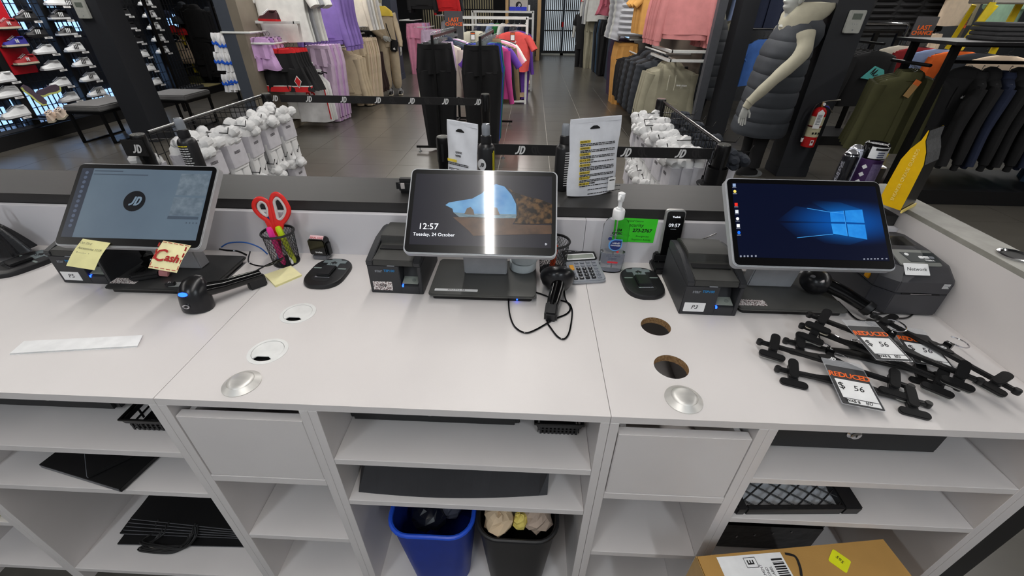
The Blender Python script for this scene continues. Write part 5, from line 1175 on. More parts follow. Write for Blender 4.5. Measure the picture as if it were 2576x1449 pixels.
# second stretch of shoes past the pillar
for c, (x0_, y0_, x1_, y1_, nn) in enumerate(((309, 30, 392, 205, 6), (367, 5, 411, 125, 5))):
    for k in range(nn):
        u = k/(nn-1); px, py = x0_+(x1_-x0_)*u, y0_+(y1_-y0_)*u
        wallshoe(px-4, py, SW if (c or k > 2) else SB, SW, SB if c else None, ('%s sneaker number %s down the narrow column just past the left pillar' % ('black' if k < 3 else 'white', ('one', 'two', 'three', 'four', 'five', 'six')[k])) if c == 0 else 'pale runner number %s down the column beside the tall mirror edge' % ('one', 'two', 'three', 'four', 'five')[k], s=.95)
# display beyond: dark wall with light grid, hats, bags, clothes
dw = thing('accessory_wall', 'black gridded accessory wall with cool light showing through', 'display wall')
part('back_board', B().box(-9.2, -5.2, 10.9, 10.95, 0, CEIL), WALLD, dw)
for x0, x1, z0, z1 in ((-8.2, -6.3, 1.12, 1.36), (-7.3, -6.5, .70, .92)): part('backlight', B().box(x0, x1, 10.86, 10.88, z0, z1), LIT, dw)
b = B()
for i in range(52): x = -9.2+.078*i; b.box(x-.012, x+.012, 10.78, 10.79, .2, 2.2)
for i in range(10): z = .25+.2*i; b.box(-9.2, -5.2, 10.79, 10.795, z-.005, z+.005)
part('grid_bars', b, BLK, dw, smooth=False, kind='stuff')
t = thing('display_plinth', 'low black display plinth with pale top at the foot of the accessory wall', 'plinth'); part('box', B().box(-8.4, -6.62, 8.98, 9.8, 0, .13), BLK, t, .004); part('top', B().box(-8.38, -6.64, 9.0, 9.78, .13, .14), mat('pale_top', (150, 140, 96), .5), t)
t = thing('mirror_edge', 'thin black edge of a tall mirror between shoe wall and accessory wall', 'mirror'); part('frame', B().box(-6.0, -5.97, 7.62, 7.67, 0, CEIL), BLKG, t); part('sensor', B().box(-5.98, -5.96, 7.60, 7.62, .27, .29), mat('amber_dot', (220, 160, 30), .4), t)
def cap(px, py, y, m, label, s=1.0, brim=-90, logo=None):
    g = G(px, py, y=y); t = thing('cap', label, 'cap', T(g[0], g[1], g[2], 0, 0, rad(brim+90), s))
    part('crown', B().lathe([(.095, 0), (.098, .03), (.088, .075), (.055, .108), (.02, .12), (.002, .122)], 18), m, t)
    part('peak', B().prism([(-.075, -.07), (-.085, -.13), (-.05, -.175), (.05, -.175), (.085, -.13), (.075, -.07)], 0, .008), m, t, .003); part('button', B(T(0, 0, .12)).lathe([(.008, 0), (.005, .006)], 8), m, t)
CB = F['black']
for a in ((420, 45, F['navy'], 'dark cap high on the accessory wall by the red one'), (450, 60, F['charcoal'], 'grey cap with white emblem above the red cap'), (440, 82, F['red'], 'red baseball cap facing left on the accessory wall'), (462, 88, F['red'], 'red baseball cap facing forward on the accessory wall'), (422, 100, F['jersey'], 'white bucket shaped cap under the red caps'), (400, 52, F['black'], 'black cap at the mirror edge of the accessory wall')):
    cap(a[0], a[1], 10.3, a[2], a[3], 1.15, random.Random(a[0]).uniform(-60, 60))
def bag(px, py, y, m, label, s=1.0, sq=(1, .5, 1)):
    g = G(px, py, y=y); t = thing('small_bag', label, 'bag', T(g[0], g[1], g[2], 0, 0, .2, s)); R = random.Random(px)
    part('body', B().loft([[(x*k*sq[0], yy*k*sq[1], z) for x, yy in rrect(.22, .20, .05)] for z, k in ((-.12, .8), (-.08, 1), (.06, .95), (.11, .7))]), m, t); part('strap', B().tube(bez([(-.08, 0, .10), (-.06, 0, .22), (.06, 0, .22), (.08, 0, .10)], 5), .010, 6), m, t); part('pocket', B().box(-.07, .07, -.075*sq[1]-.045, -.04, -.08, .0), m, t, .006)
for a in ((470, 140, F['sand'], 'dusty pink backpack hanging on the accessory wall'), (450, 125, F['beige'], 'tan pouch beside the pink backpack'), (472, 205, F['black'], 'glossy black rucksack standing on the low plinth'), (497, 212, F['olive'], 'olive bag standing on the low plinth'), (510, 150, F['black'], 'black shoulder bag right of the pink backpack'), (435, 168, F['black'], 'black waist bag with a white label near the mirror edge'), (400, 75, F['orange'], 'orange bottle bag near the top of the mirror edge'), (520, 180, F['black'], 'black duffel bag low on the accessory wall'), (545, 165, F['black'], 'black sling bag right of the duffel bag')):
    bag(*a[:2], 10.2, a[2], a[3], 1.5 if a[0] in (472, 497) else 1.25)
for k, (px, py) in enumerate(((462, 100), (497, 165), (488, 170))):
    g = G(px, py, y=10.25); t = thing('yellow_tag', 'yellow hanging tag, %s of three on the accessory wall' % ('topmost', 'lower right', 'lower left')[k], 'tag', T(g[0], g[1], g[2])); part('card', B().box(-.045, .045, 0, .01, -.10, .10), mat('tag_yellow', (214, 190, 40), .5), t)
for k in range(6): hang('jacket' if k % 2 else 'hoodie', F['black'] if k % 3 else F['charcoal'], *(lambda g: (g[0], 10.35-.1*(k % 3), g[2]))(G(455+24*k, 2+3*k, y=10.4)), .15*(k-3), 'dark jacket hanging along the top of the accessory wall', 'dark jackets along the accessory wall', 1.0, hg='hangers dark jackets', hlab='hanger carrying a dark jacket on the accessory wall')
for k in range(5): hang('hoodie' if k % 2 else 'jacket', F['black'], *(lambda g: (g[0], 10.3-.12*(k % 2), g[2]))(G(492+20*k, 78+11*k, y=10.4)), .2*(k-2), 'black top hanging low on the accessory wall, beside the bags', 'black tops low on the accessory wall', .9, hg='hangers black tops', hlab='hanger carrying a black top on the accessory wall')
t = thing('striped_top', 'black folded top with three white stripes by the partition', 'top', T(*G(533, 55, y=10.72))); part('fabric', B().box(-.24, .2, -.05, .05, -.2, .2), F['black'], t, .03); [part('white_stripe', B().box(-.24, .2, -.056, -.051, .03+.035*k, .045+.035*k), WINK, t) for k in range(3)]
# sock bundles with blue bands near the partition
def sockbundle(px, py, y, label, s=1.0):
    g = G(px, py, y=y); t = thing('sock_bundle', label, 'socks', T(g[0], g[1], g[2], 0, 0, .1, s), 'white socks with blue bands')
    for k in (-1, 0, 1): part('sock', B().tube(bez([(.05*k, 0, .13), (.055*k, -.02, .05), (.06*k, 0, -.05), (.07*k, -.01, -.13)], 4), [.036]*4+[.030]*4+[.034]*5, 10), F['jersey'], t)
    part('paper_band', B().box(-.10, .10, -.042, .036, -.03, .035), mat('blue_band', (24, 92, 214), .5), t, .012)
for k, (px, py) in enumerate(((552, 108), (568, 115), (558, 155), (580, 158), (577, 210), (590, 205))): sockbundle(px, py, 8.6, 'white sock bundle in a blue band, %s beside the grey partition' % ('top left', 'top right', 'middle left', 'middle right', 'bottom left', 'bottom right')[k], 1.15)
t = thing('sock_stand', 'thin black stand holding sock bundles beside the grey partition', 'stand'); gx = G(590, 205, y=8.7); part('pole', B().box(gx[0]-.02, gx[0]+.02, 8.68, 8.72, 0, 1.6), BMET, t)
# benches
CUSH = mat('grey_cushion', (112, 112, 112), .8, bump=.1)
def bench(label, x0, x1, y0, y1):
    t = thing('padded_bench', label, 'bench'); part('cushion', B().box(x0, x1, y0, y1, .40, .47), CUSH, t, .014); part('frame', B().box(x0+.01, x1-.01, y0+.01, y1-.01, .365, .40), BMET, t)
    for x in (x0+.03, x1-.03):
        for y in (y0+.03, y1-.03): part('leg', B().box(x-.015, x+.015, y-.015, y+.015, .012, .37), BMET, t)
    for x in (x0+.03, x1-.03): part('foot_rail', B().box(x-.015, x+.015, y0+.015, y1-.015, 0, .018), BMET, t)
bench('grey padded bench left of the pillar by the shoe wall', -5.95, -5.47, 5.55, 6.25); bench('grey padded bench right of the pillar', -5.55, -4.93, 6.38, 6.95)
# grey partition and beige clothing wall
PG = mat('partition_grey', (66, 72, 82), .5, noise=.03); BWALL = mat('beige_wall', (112, 104, 92), .7, c2=(126, 118, 104), scale=3); NAVW = mat('navy_wall', (44, 52, 68), .6, noise=.03)
struct('wall_partition_left', B().box(-3.84, -3.68, 6.0, 6.08, 0, 2.6), PG)
struct('wall_bay_left', B().box(-3.68, -3.56, 6.0, 11.5, 0, CEIL), BWALL); struct('baseboard_left', B().box(-3.56, -3.545, 6.0, 11.5, 0, .10), mat('beige_skirting', (150, 142, 124), .6))
struct('wall_bay_column', B().box(-4.6, -3.27, 11.6, 12.15, 0, CEIL), NAVW); struct('baseboard_column', B().box(-4.6, -3.26, 11.59, 12.16, 0, .13), NAVW)
LX = -3.22
def arm(x, y, z, n=.5, lab=''): return rail('rail_arm', 'white hanging rail holding %s' % lab, [(x-.34, y-.15, z), (x-.34, y+n, z), ], .013, WMET, extra=[[(x-.34, y-.12, z), (x, y-.12, z), (x, y+n, z)]])
lab_ = 'along the left clothing wall'
def rl(kind, ms, y, z, n, dy, front, rest, grp, s=1.0, x=LX, rz=.12, over={}):
    row(kind, ms, (x, y, z), (.012, dy, 0), n, rz, front, rest, grp, s, where=grp, seed=int(y*10), over=over)
    arm(x, y, z, dy*n+.05, grp)
rl('skirt', [F['lilac'], F['lilac2'], F['palelilac']], 6.12, 1.27, 4, .08, 'lilac shorts at the front of their rail by the grey partition', 'lilac shorts hanging behind the front pair', 'lilac shorts', 1.05, -3.50)
rl('shorts', [F['black']], 6.20, 1.15, 5, .06, 'black basketball shorts with red waistband and red hem, facing the tills', 'black and red shorts behind the front pair', 'black and red shorts', 1.12, -3.27, 0, {'waistband': F['red']})
# red hems on the front shorts
t = thing('shorts_trim', 'red and white hem trim and diamond emblem of the front basketball shorts', 'trim', T(-3.27, 6.20, 1.128, 0, 0, 0, 1.12))
for s in (-1, 1): part('red_hem', B().loft([ring(s*.135, .0, -.43, .150, .052, 16), ring(s*.140, .0, -.49, .155, .054, 16)]), F['red'], t); part('white_piping', B().loft([ring(s*.135, .0, -.422, .149, .053, 16), ring(s*.135, .0, -.430, .150, .053, 16)]), F['white'], t)
for s_, m_, k in ((1.25, F['white'], 0), (1, F['red'], 1)): part('diamond', B(T(.15, -.058-.003*k, -.37, UP)).prism([(0, -.06*s_), (.035*s_, 0), (0, .05*s_), (-.035*s_, 0)], 0, .003), m_, t)
rl('tee', [F['white'], F['offwhite'], F['grey'], F['white']], 6.45, 1.93, 5, .09, 'long white t-shirt at the front of the upper rail', 'white t-shirt hanging behind the front one', 'long white tees', 1.1, -3.25)
rl('tank', [F['jersey'], F['white']], 6.62, .86, 3, .07, 'white basketball jersey with red trim and a number', 'white jersey hanging behind the front one', 'white jerseys', 1.0, -3.20)
t = thing('jersey_print', 'red collar trim and lettering of the white basketball jersey', 'print', T(-3.20, 6.62, .838)); part('collar_trim', B().tube(bez([(-.08, -.02, -.05), (-.05, -.034, -.14), (0, -.036, -.17), (.05, -.034, -.14), (.08, -.02, -.05)], 5), .009, 6), F['red'], t); text('lettering', '23', .14, F['red'], t, T(.02, -.046, -.38, UP), .002, bold=.03)
part('side_trim', B().tube([(.215, -.01, -.23), (.228, -.012, -.7)], .008, 6), F['red'], t)
rl('tee2', [F['white'], F['jersey'], F['offwhite']], 6.62, .72, 4, .055, 'white t-shirt low on the wall behind the black belt', 'white t-shirt low on the wall', 'low white tees', .92, -3.42)
rl('hoodie', [F['purple']], 7.45, 1.84, 5, .11, 'purple hoodie at the front of the upper rail', 'purple hoodie hanging behind the front one', 'purple hoodies', 1.15, -3.2, .3, {'cord': F['lilac']})
rl('jogger', [F['palelilac'], F['lilac']], 7.05, 1.13, 5, .075, 'pale lilac joggers at the front of their rail', 'pale lilac joggers behind the front pair', 'lilac joggers', 1.02, -3.15, .25)
rl('hoodie', [F['beige']], 7.85, .98, 3, .10, 'beige hoodie below the purple hoodies', 'beige hoodie behind the front one', 'beige hoodies', 1.1, -3.18, .2, {'cord': F['cream']})
rl('jogger2', [F['beige'], F['sand']], 8.35, 1.15, 6, .08, 'beige joggers right of the beige hoodies', 'beige joggers behind the front pair', 'beige joggers', 1.05, -3.05, .3)
rl('longsleeve', [F['cream'], F['jersey'], F['white']], 8.5, 1.98, 5, .12, 'cream long sleeve top on the upper rail', 'white long sleeve top behind the cream one', 'cream tops', 1.1, -3.1, .4)
rl('hoodie', [F['brown']], 8.95, .98, 3, .12, 'dark brown hoodie at the front of the lower rail', 'dark brown hoodie behind the front one', 'dark brown hoodies', 1.1, -3.22, .2)
rl('jogger', [F['black'], F['charcoal']], 9.45, 1.22, 3, .10, 'black joggers with white side stripes past the brown hoodies', 'black joggers behind the striped pair', 'black joggers on the left wall', 1.1, -3.30, .1)
t = thing('side_stripes', 'white side stripes of the black joggers by the beige mannequin', 'stripes', T(-3.30, 9.45, 1.198, 0, 0, .1, 1.1)); [part('white_stripe', B().tube([(.155+.014*k, -.035, -.1), (.15+.014*k, -.05, -.5), (.135+.014*k, -.045, -.98)], .004, 6), WINK, t) for k in range(3)]
for y, z, l in ((6.3, 1.36, 'left'), (8.6, 1.34, 'middle')): t = thing('white_shelf', 'narrow white wall shelf at head height, %s of the left clothing wall' % l, 'shelf'); part('board', B().box(-3.56, -3.05, y, y+.05, z, z+.03), WMET, t, .002); part('lip', B().box(-3.07, -3.04, y, y+.6, z, z+.03), WMET, t, .002)
shoe(T(-3.45, 6.24, 1.392, 0, 0, rad(-20), 1.1), mat('shoe_maroon', (60, 24, 30), .6), F['red'], None, 'dark red high sneaker on the white wall shelf', name='sneaker')
# far left bay: pink joggers, red and black tops
rl('jogger', [F['pink'], F['palelilac'], F['lilac']], 13.0, 1.25, 7, .12, 'pink joggers in the far bay past the navy column', 'pink joggers behind the front pair in the far bay', 'pink joggers in the far bay', 1.25, -3.1, .5)
rl('jogger2', [F['palelilac'], F['pink']], 13.1, 1.1, 6, .12, 'pale pink joggers nearest the centre of the far bay', 'pale pink joggers behind the nearest pair', 'pale pink joggers', 1.15, -2.75, .5)
rl('hoodie', [F['black']], 13.2, 2.25, 3, .2, 'black hoodie high in the far bay', 'black hoodie behind the front one in the far bay', 'black hoodies in the far bay', 1.1, -2.9, .3)
rl('hoodie', [F['red'], F['black'], F['charcoal']], 13.6, 2.2, 3, .2, 'bright red hoodie high in the far bay', 'dark hoodie behind the red one', 'red and dark hoodies', 1.1, -2.3, .3)
rl('longsleeve', [F['grey'], F['white'], F['charcoal']], 13.9, 1.35, 6, .12, 'grey striped top right of the pink joggers', 'grey and white top behind the striped one', 'grey tops in the far bay', 1.1, -2.3, .6)
# ---------------------------------------------------------------- queue posts, belts, sock racks
PB = mat('post_black', (22, 22, 23), .25); BELT = mat('belt_black', (32, 31, 32), .6); FAINT = mat('faint_ink', (46, 44, 45), .6)
def post(t, z1=1.0):
    part('post', B().lathe([(.034, .02), (.034, z1-.13), (.036, z1-.125), (.036, z1-.01), (.033, z1)], 28), PB, t); part('cap', B(T(0, 0, z1)).lathe([(.033, 0), (.031, .004), (.001, .0045)], 28), mat('cap_grey', (92, 92, 88), .25), t)
    part('slot', B().box(-.006, .006, -.0375, -.034, z1-.12, z1-.03), INK, t)
    part('base', B().lathe([(.17, 0), (.17, .012), (.15, .022), (.04, .03), (.036, .05)], 32), PB, t)
def stanchion(label, x, y, rz=0, z1=1.0, cup=False):
    t = thing('queue_post', label, 'post', T(x, y, 0, 0, 0, rz)); post(t, z1)
    if cup: part('socket', B().lathe([(.036, .80), (.052, .80), (.052, .885), (.048, .885), (.046, .81)], 28), PB, t); part('flange', B().lathe([(.036, .79), (.085, .79), (.087, .796), (.05, .802)], 32), PB, t)
    return t
def belt(t, a, b_, z, h, sz, xs, mirrored):
    (x0, y0), (x1, y1) = a, b_; part('belt', B().box(x0, x1, y0-.0015, y0+.0015, z-h/2, z+h/2), BELT, t)
    for x in xs: jd(t, T(x, y0-.003, z-.001, UP), sz)
    for x in mirrored: jd(t, T(x, y0-.0018, z, UP) @ Matrix.Scale(-1, 4, (1, 0, 0)), sz, FAINT, 'faint_logo')
C_ = stanchion('black queue post with belt, behind the spray bottle in the centre', -.354, 3.60)
belt(C_, (-1.64, -.01), (-.03, 0), .945, .055, .060, [G(p, 248, y=3.59)[0]+.354 for p in (690, 775, 862, 948, 1033, 1118, 1200)], [G(p, 250, y=3.59)[0]+.354 for p in (905, 990, 1078, 1162)])
D_ = stanchion('short black queue post behind the leaning white pouch', -.453, 2.28)
belt(D_, (.03, -.01), (1.40, 0), .945, .055, .060, [G(p, 378, y=2.27)[0]+.453 for p in (1306, 1573, 1711)], [G(p, 380, y=2.27)[0]+.453 for p in (1352, 1436, 1620, 1757)])
stanchion('black queue post with socket and collar at the end of the right belt', .985, 2.24, 0, 1.0, True)
def rack(label, x, y0, y1, side, endlab):
    t = thing('sock_rack', label, 'rack', T(x, 0, 0)); b = B(); n = int((y1-y0)/.05)
    for k in range(n+1): y = y0+(y1-y0)*k/n; b.tube([(0, y, .12), (0, y, .985)], .0025, 5)
    for k in range(9): z = .14+.105*k; b.tube([(.003, y0, z), (.003, y1, z)], .0025, 5)
    part('wire_grid', b, PB, t, kind='stuff'); part('top_rail', B().tube([(0, y0, .995), (0, y1, .995)], .008, 8), PB, t); part('bottom_rail', B().tube([(0, y0, .12), (0, y1, .12)], .008, 8), PB, t)
    for z in (.90, .60):
        for k in range(6):
            y = y0+.12+k*(y1-y0-.2)/5
            for s in (side, -side): part('hook', B().tube([(0, y, z+.03), (s*.22, y, z+.02), (s*.235, y, z+.055)], .003, 6), PB, t)
    return t
rack('black wire grid rack of white socks, left of the queue lane', -2.03, 2.27, 3.40, 1, '')
rack('black wire grid rack of white socks, right of the queue lane', .99, 2.30, 3.46, -1, '')
tE = stanchion('black queue post with a JD belt end, near end of the left sock rack', -2.03, 2.20); part('belt_end', B().box(-.07, .05, -.045, -.038, .90, .985), BELT, tE, .003); jd(tE, T(0, -.047, .94, UP), .06)
stanchion('black queue post at the far end of the left sock rack', -2.02, 3.45); stanchion('black queue post at the far end of the right sock rack', .99, 3.52)
SOCKW = mat('sock_white', (232, 232, 232), .95, bump=.4, bscale=220, noise=.03); BAND = mat('sock_band', (208, 206, 212), .6); SOCKB = mat('sock_charcoal', (44, 48, 56), .95, bump=.4, bscale=220)
def sockmesh(seed):
    R = random.Random(seed); d = []
    # cuffs: two folded white panels, tick on each; band; toe rolls
    for s in (-1, 1):
        d.append(('sock', B().loft([[(x, y, z) for x, y in rrect(.062, .030, .012, 2, s*.034+R.uniform(-.004, .004), 0)] for z in (-.30, -.285, -.24, -.15)])))
    d.append(('sock_stack', B().loft([[(x, y, z) for x, y in rrect(w_, dd, .014, 2)] for z, w_, dd in ((-.19, .125, .040), (-.15, .128, .046), (-.08, .125, .046), (-.04, .11, .05), (-.02, .07, .04))])))
    for k in range(6):
        a = R.uniform(-.055, .055); zz = -.030+R.uniform(-.025, .022); yy = -.026+R.uniform(-.03, .03); an = R.uniform(-1, 1)
        d.append(('sock_toe', B().tube([(a-.03*cos(an), yy, zz-.02*sin(an)), (a-.012*cos(an), yy-.006, zz), (a+.015*cos(an), yy-.004, zz+.004), (a+.038*cos(an), yy+.006, zz+.022*sin(an))], [.012, .023, .026, .014], 10)))
    return d
SOCKP = {}
def sockpack(seed, M, label, group, dark=False):
    if (seed, dark) not in SOCKP:
        m = SOCKB if dark else SOCKW
        ms = [(nm, mesh(nm, b, m)) for nm, b in sockmesh(seed)]
        ms.append(('paper_band', mesh('paper_band', B().loft([[(x, y, z) for x, y in rrect(.130, .052, .012, 2)] for z in (-.175, -.065)]), BAND)))
        for s in (-1, 1): ms.append(('tick_mark', mesh('tick_mark', B().add([(s*.034-.016, -.0162, -.258), (s*.034-.006, -.0162, -.274), (s*.034+.020, -.0162, -.236), (s*.034-.004, -.0162, -.262)], [(0, 1, 2, 3)]), BAND if dark else INK)))
        ms.append(('small_print', mesh('small_print', lines(.045, .014, 3, seed, 1), GRYI if dark else INK)))
        SOCKP[(seed, dark)] = ms
    t = thing('sock_pack', label, 'socks', M, group)
    for nm, me in SOCKP[(seed, dark)]: part(nm, me, None, t, M=T(-.03, -.0268, -.10, UP) if nm == 'small_print' else None)
    return t
ORD = ('first', 'second', 'third', 'fourth', 'fifth', 'sixth')
def sockrow(x, y0, y1, z, side, nh, depth, lab, dark=False):
    R = random.Random(int(z*100)+int(x*10))
    for k in range(nh):
        y = y0+(y1-y0)*k/(nh-1)
        for q in range(depth):
            off = .05+.065*q
            sockpack((k+q) % 4, T(x+side*off, y+R.uniform(-.008, .008), z+.028-.004*q, rad(R.uniform(-4, 2)), 0, rad(90)*side+R.uniform(-.14, .14), 1.22), ('%s white sock pack outermost on the %s hook' % ('ticked', ORD[k])+' of the '+lab) if q == depth-1 and not dark else ('dark sock pack on the far side of the right rack' if dark else 'white sock pack behind the outermost ones on the '+lab), 'sock packs on the '+lab, dark)
sockrow(-2.03, 2.40, 3.28, .91, 1, 5, 3, 'left rack, top row'); sockrow(-2.03, 2.5, 3.28, .56, 1, 4, 3, 'left rack, low row')
sockrow(.99, 2.42, 3.38, .90, -1, 6, 3, 'right rack, top row'); sockrow(.99, 2.42, 3.38, .60, -1, 6, 3, 'right rack, low row'); sockrow(.99, 2.42, 3.3, .90, 1, 4, 2, 'right rack, dark side', True)
sockpack(1, T(-2.09, 2.27, .90, 0, 0, .2, 1.05), 'white sock pack sticking out left of the nearest queue post', 'sock packs on the left rack, far side')
# ---------------------------------------------------------------- mannequins
MSK = mat('mannequin_skin', (188, 190, 186), .45, noise=.02)
def handmesh(s=1.0, spread=.012):
    b = B(); b.loft([[(x, y, z) for x, y in ell(w_, th, 14)] for z, w_, th in ((0, .026, .020), (-.03, .032, .018), (-.075, .040, .016), (-.090, .036, .012))])
    for k, L in enumerate((.068, .078, .072, .055)):
        x = -.027+.018*k; b.tube([(x, 0, -.080), (x*1.15, .004, -.080-L*.5), (x*1.12, .016, -.080-L)], [.0095, .0085, .0065], 8)
    b.tube([(-.028, 0, -.020), (-.050, .010, -.052), (-.052, .020, -.088)], [.013, .010, .0075], 8); return b
def headmesh():
    # profile: z, front, back, half width (face looks to -y)
    P = [(0, .030, .050, .045), (.02, .05, .055, .052), (.045, .078, .055, .056), (.06, .086, .058, .060), (.075, .080, .062, .064), (.085, .088, .066, .066), (.10, .104, .074, .068), (.115, .092, .082, .071), (.13, .080, .088, .073), (.15, .086, .094, .075), (.18, .085, .098, .074), (.21, .070, .088, .064), (.235, .040, .06, .042), (.245, .008, .02, .012)]
    r = []
    for z, f, bk, w_ in P:
        o = []
        for j in range(24):
            a = 2*pi*j/24; c, s = cos(a), sin(a); y = (bk if s > 0 else f)*s
            if s < 0 and abs(c) > .35: y = max(y, -.070*abs(s)-.012)
            o.append((w_*c, y, z))
        r.append(o)
    b = B().loft(r); b.loft([[(x, y, z) for x, y in ell(w_, w_*1.05, 16, 0, .012)] for z, w_ in ((-.10, .058), (-.03, .048), (.03, .050))])
    for s in (-1, 1): b.ball((s*.073, .012, .115), (.008, .018, .030), 8, 6)
    return b
def tubering(pts, rx, ry, m_=0): pass
def mann_gilet(label, M, light=1.0):
    """mannequin facing local -y, dressed in a long quilted gilet over a hoodie"""
    t = thing('mannequin', label, 'mannequin', M)
    GL = fab('gilet_charcoal', (52, 56, 62), .7); HO = fab('hoodie_stone', (168, 164, 146)); TR = fab('trouser_black', (22, 22, 24))
    part('head', headmesh(), MSK, t, M=T(0, -.10, 1.535, rad(-4), 0, 0))
    part('beanie', B(T(0, -.085, 1.70, rad(-8))).loft([ring(0, 0, 0, .082, .10, 20), ring(0, 0, .05, .086, .104, 20), ring(0, .01, .10, .062, .078, 20), ring(0, .015, .125, .015, .02, 20)]), TR, t)
    part('hoodie_hood', B().loft([ring(0, -.01, 1.40, .17, .13, 32, .05), ring(0, .01, 1.48, .155, .155, 32, .06), ring(0, .06, 1.54, .145, .20, 32, .08, 5), ring(0, .10, 1.60, .13, .20, 32, .08, 5), ring(0, .12, 1.635, .11, .17, 32, .08, 5), ring(0, .08, 1.60, .085, .13, 32), ring(0, .0, 1.52, .07, .08, 32)], False), HO, t)
    rg = []; nq = 7; m_ = nq*6
    for i in range(m_+1):
        u = i/m_; z = 1.475-u*1.02; q = min(1, abs(sin(pi*nq*u))*2.2)
        w_ = (.17+.085*min(1, u*5))+.03*u; d = (.125+.065*min(1, u*4))+.075*u
        rg.append(ring(0, -.035*u, z, w_-.008+.009*q, d-.008+.010*q, 40, .03, 5, u*2, .88))
    rg.append(ring(0, -.035, .45, .25, .22, 40)); part('gilet_body', B().loft(rg), GL, t)
    part('gilet_hood', B().loft([ring(0, .13, 1.22, .11, .06, 32, .06, 7, 0, 1), ring(0, .14, 1.30, .16, .11, 32, .05, 5, 0, 1), ring(0, .12, 1.38, .185, .155, 32, .05, 5, 0, 1), ring(0, .09, 1.46, .18, .17, 32, .05, 5, 0, 1), ring(0, .07, 1.50, .155, .15, 32, .05, 5, 0, 1), ring(0, .05, 1.50, .12, .12, 32, 0, 5, 0, 1)], False), GL, t)
    part('side_seam', B().tube([(-.258, -.04, .92), (-.270, -.05, .78), (-.278, -.06, .50)], .005, 6), GL, t)
    for s, sw in ((-1, -.03), (1, -.17)):
        P = [(s*.19, .0, 1.40), (s*.275, .005+sw*.15, 1.24), (s*.315, -.01+sw*1.25, 1.03), (s*.31, sw*2.2-.02, .82)]
        part('sleeve', B().tube(bez(P, 5), [.082-.0026*i+.003*sin(i*1.7) for i in range(16)], 16), HO, t)
        w0 = Vector(P[-1]); part('cuff', B().tube([w0+Vector((0, .01, .012)), w0+Vector((0, sw*.10, -.05))], [.042, .036], 16), HO, t)
        part('hand', handmesh(), MSK, t, M=Matrix.Translation(w0+Vector((0, sw*.12, -.045))) @ T(0, 0, 0, rad(14 if s < 0 else 4), 0, rad(90*s)+pi*(s > 0)) @ Matrix.Scale(1.08, 4))
        part('trouser_leg', B().tube(bez([(s*.095, 0, .62), (s*.10, -.01, .38), (s*.095, .0, .10)], 4), [.092, .088, .084, .08, .076, .072, .070, .07, .072], 16), TR, t)
        part('boot', B().loft([[(x+s*.095, y, z) for x, y in ell(.048*k, .125*k2, 18, 0, -.045)] for z, k, k2 in ((.012, 1, 1), (.045, 1, .98), (.075, .9, .7), (.11, .95, .55))]), TR, t)
    part('stand', B().lathe([(.17, 0), (.17, .010), (.02, .012)], 32), mat('stand_glass', (140, 144, 146), .15), t)
    return t
mann_gilet('mannequin in long charcoal puffer gilet over a stone hoodie, by the right pillar', T(2.52, 4.98, 0, 0, rad(2.5), rad(-86)))
mann_gilet('mannequin in charcoal puffer gilet half hidden between grey partition and dark column', T(2.55, 7.25, 0, 0, 0, rad(4)))
# beige mannequin on the left
def beige():
    t = thing('mannequin', 'mannequin in beige hoodie and joggers with a small black crossbody bag', 'mannequin', T(-2.88, 9.66, 0, 0, 0, rad(25)))
    HO = fab('hoodie_beige', (190, 174, 148)); TR = fab('trouser_black', (22, 22, 24))
    part('torso', B().loft([ring(0, 0, .88, .17, .12, 28, .05), ring(-.01, 0, 1.0, .185, .13, 28, .06), ring(-.02, 0, 1.12, .19, .135, 28, .05), ring(-.04, 0, 1.30, .20, .13, 28, .04), ring(-.05, 0, 1.45, .20, .12, 28), ring(-.06, 0, 1.53, .07, .06, 28)]), HO, t)
    part('yellow_jacket', B().loft([ring(-.05, 0, 1.40, .235, .15, 28, .1), ring(-.06, 0, 1.48, .22, .14, 28, .1), ring(-.07, 0, 1.56, .12, .10, 28, .08)]), fab('jacket_yellow', (214, 186, 70)), t)
    part('head', headmesh(), MSK, t, M=T(-.06, -.02, 1.60))
    for s, P in ((-1, [(-.22, 0, 1.44), (-.27, -.06, 1.22), (-.10, -.20, 1.06)]), (1, [(.16, 0, 1.44), (.22, 0, 1.2), (.25, -.03, .98), (.24, -.06, .88)])):
        part('sleeve', B().tube(bez(P, 5), [.066-.002*i+.003*sin(i*2) for i in range(5*len(P)-4)], 14), HO, t)
        w0 = Vector(P[-1]); part('hand', handmesh(), MSK, t, M=Matrix.Translation(w0) @ (T(0, 0, 0, 0, rad(-70), 0) if s < 0 else T(0, 0, 0, 0, 0, rad(90))))
        part('trouser_leg', B().tube(bez([(s*.085, 0, .95), (s*.10, -.01, .60), (s*.10, .0, .30), (s*.10, 0, .12)], 4), [.115, .112, .108, .105, .10, .098, .096, .095, .095, .092, .085, .07, .055], 16), HO, t)
        sh = shoe(T(-2.88, 9.66, 0, 0, 0, rad(25)) @ T(s*.10+.0, -.20, .01, 0, 0, rad(75), 1.02), SB, SCR, SW, 'black sneaker with white stripes on the %s foot of the beige mannequin' % ('nearer' if s < 0 else 'farther'), name='sneaker')
    b_ = thing('crossbody_bag', 'small black crossbody pouch with white emblem on the beige mannequin', 'bag', T(-2.88, 9.66, 0, 0, 0, rad(25)) @ T(.10, -.155, .90, 0, rad(12), 0)); part('pouch', B().box(-.07, .07, -.03, .025, -.10, .11), F['black'], b_, .02); part('emblem', B(T(0, -.031, -.05, UP)).prism([(-.025, 0), (0, .03), (.025, 0), (.01, -.012), (-.01, -.012)], 0, .001), WINK, b_); part('strap', B().tube(bez([(-.06, -.01, .10), (-.14, -.01, .25), (-.2, .06, .42)], 6), .008, 6), F['black'], b_)
beige()

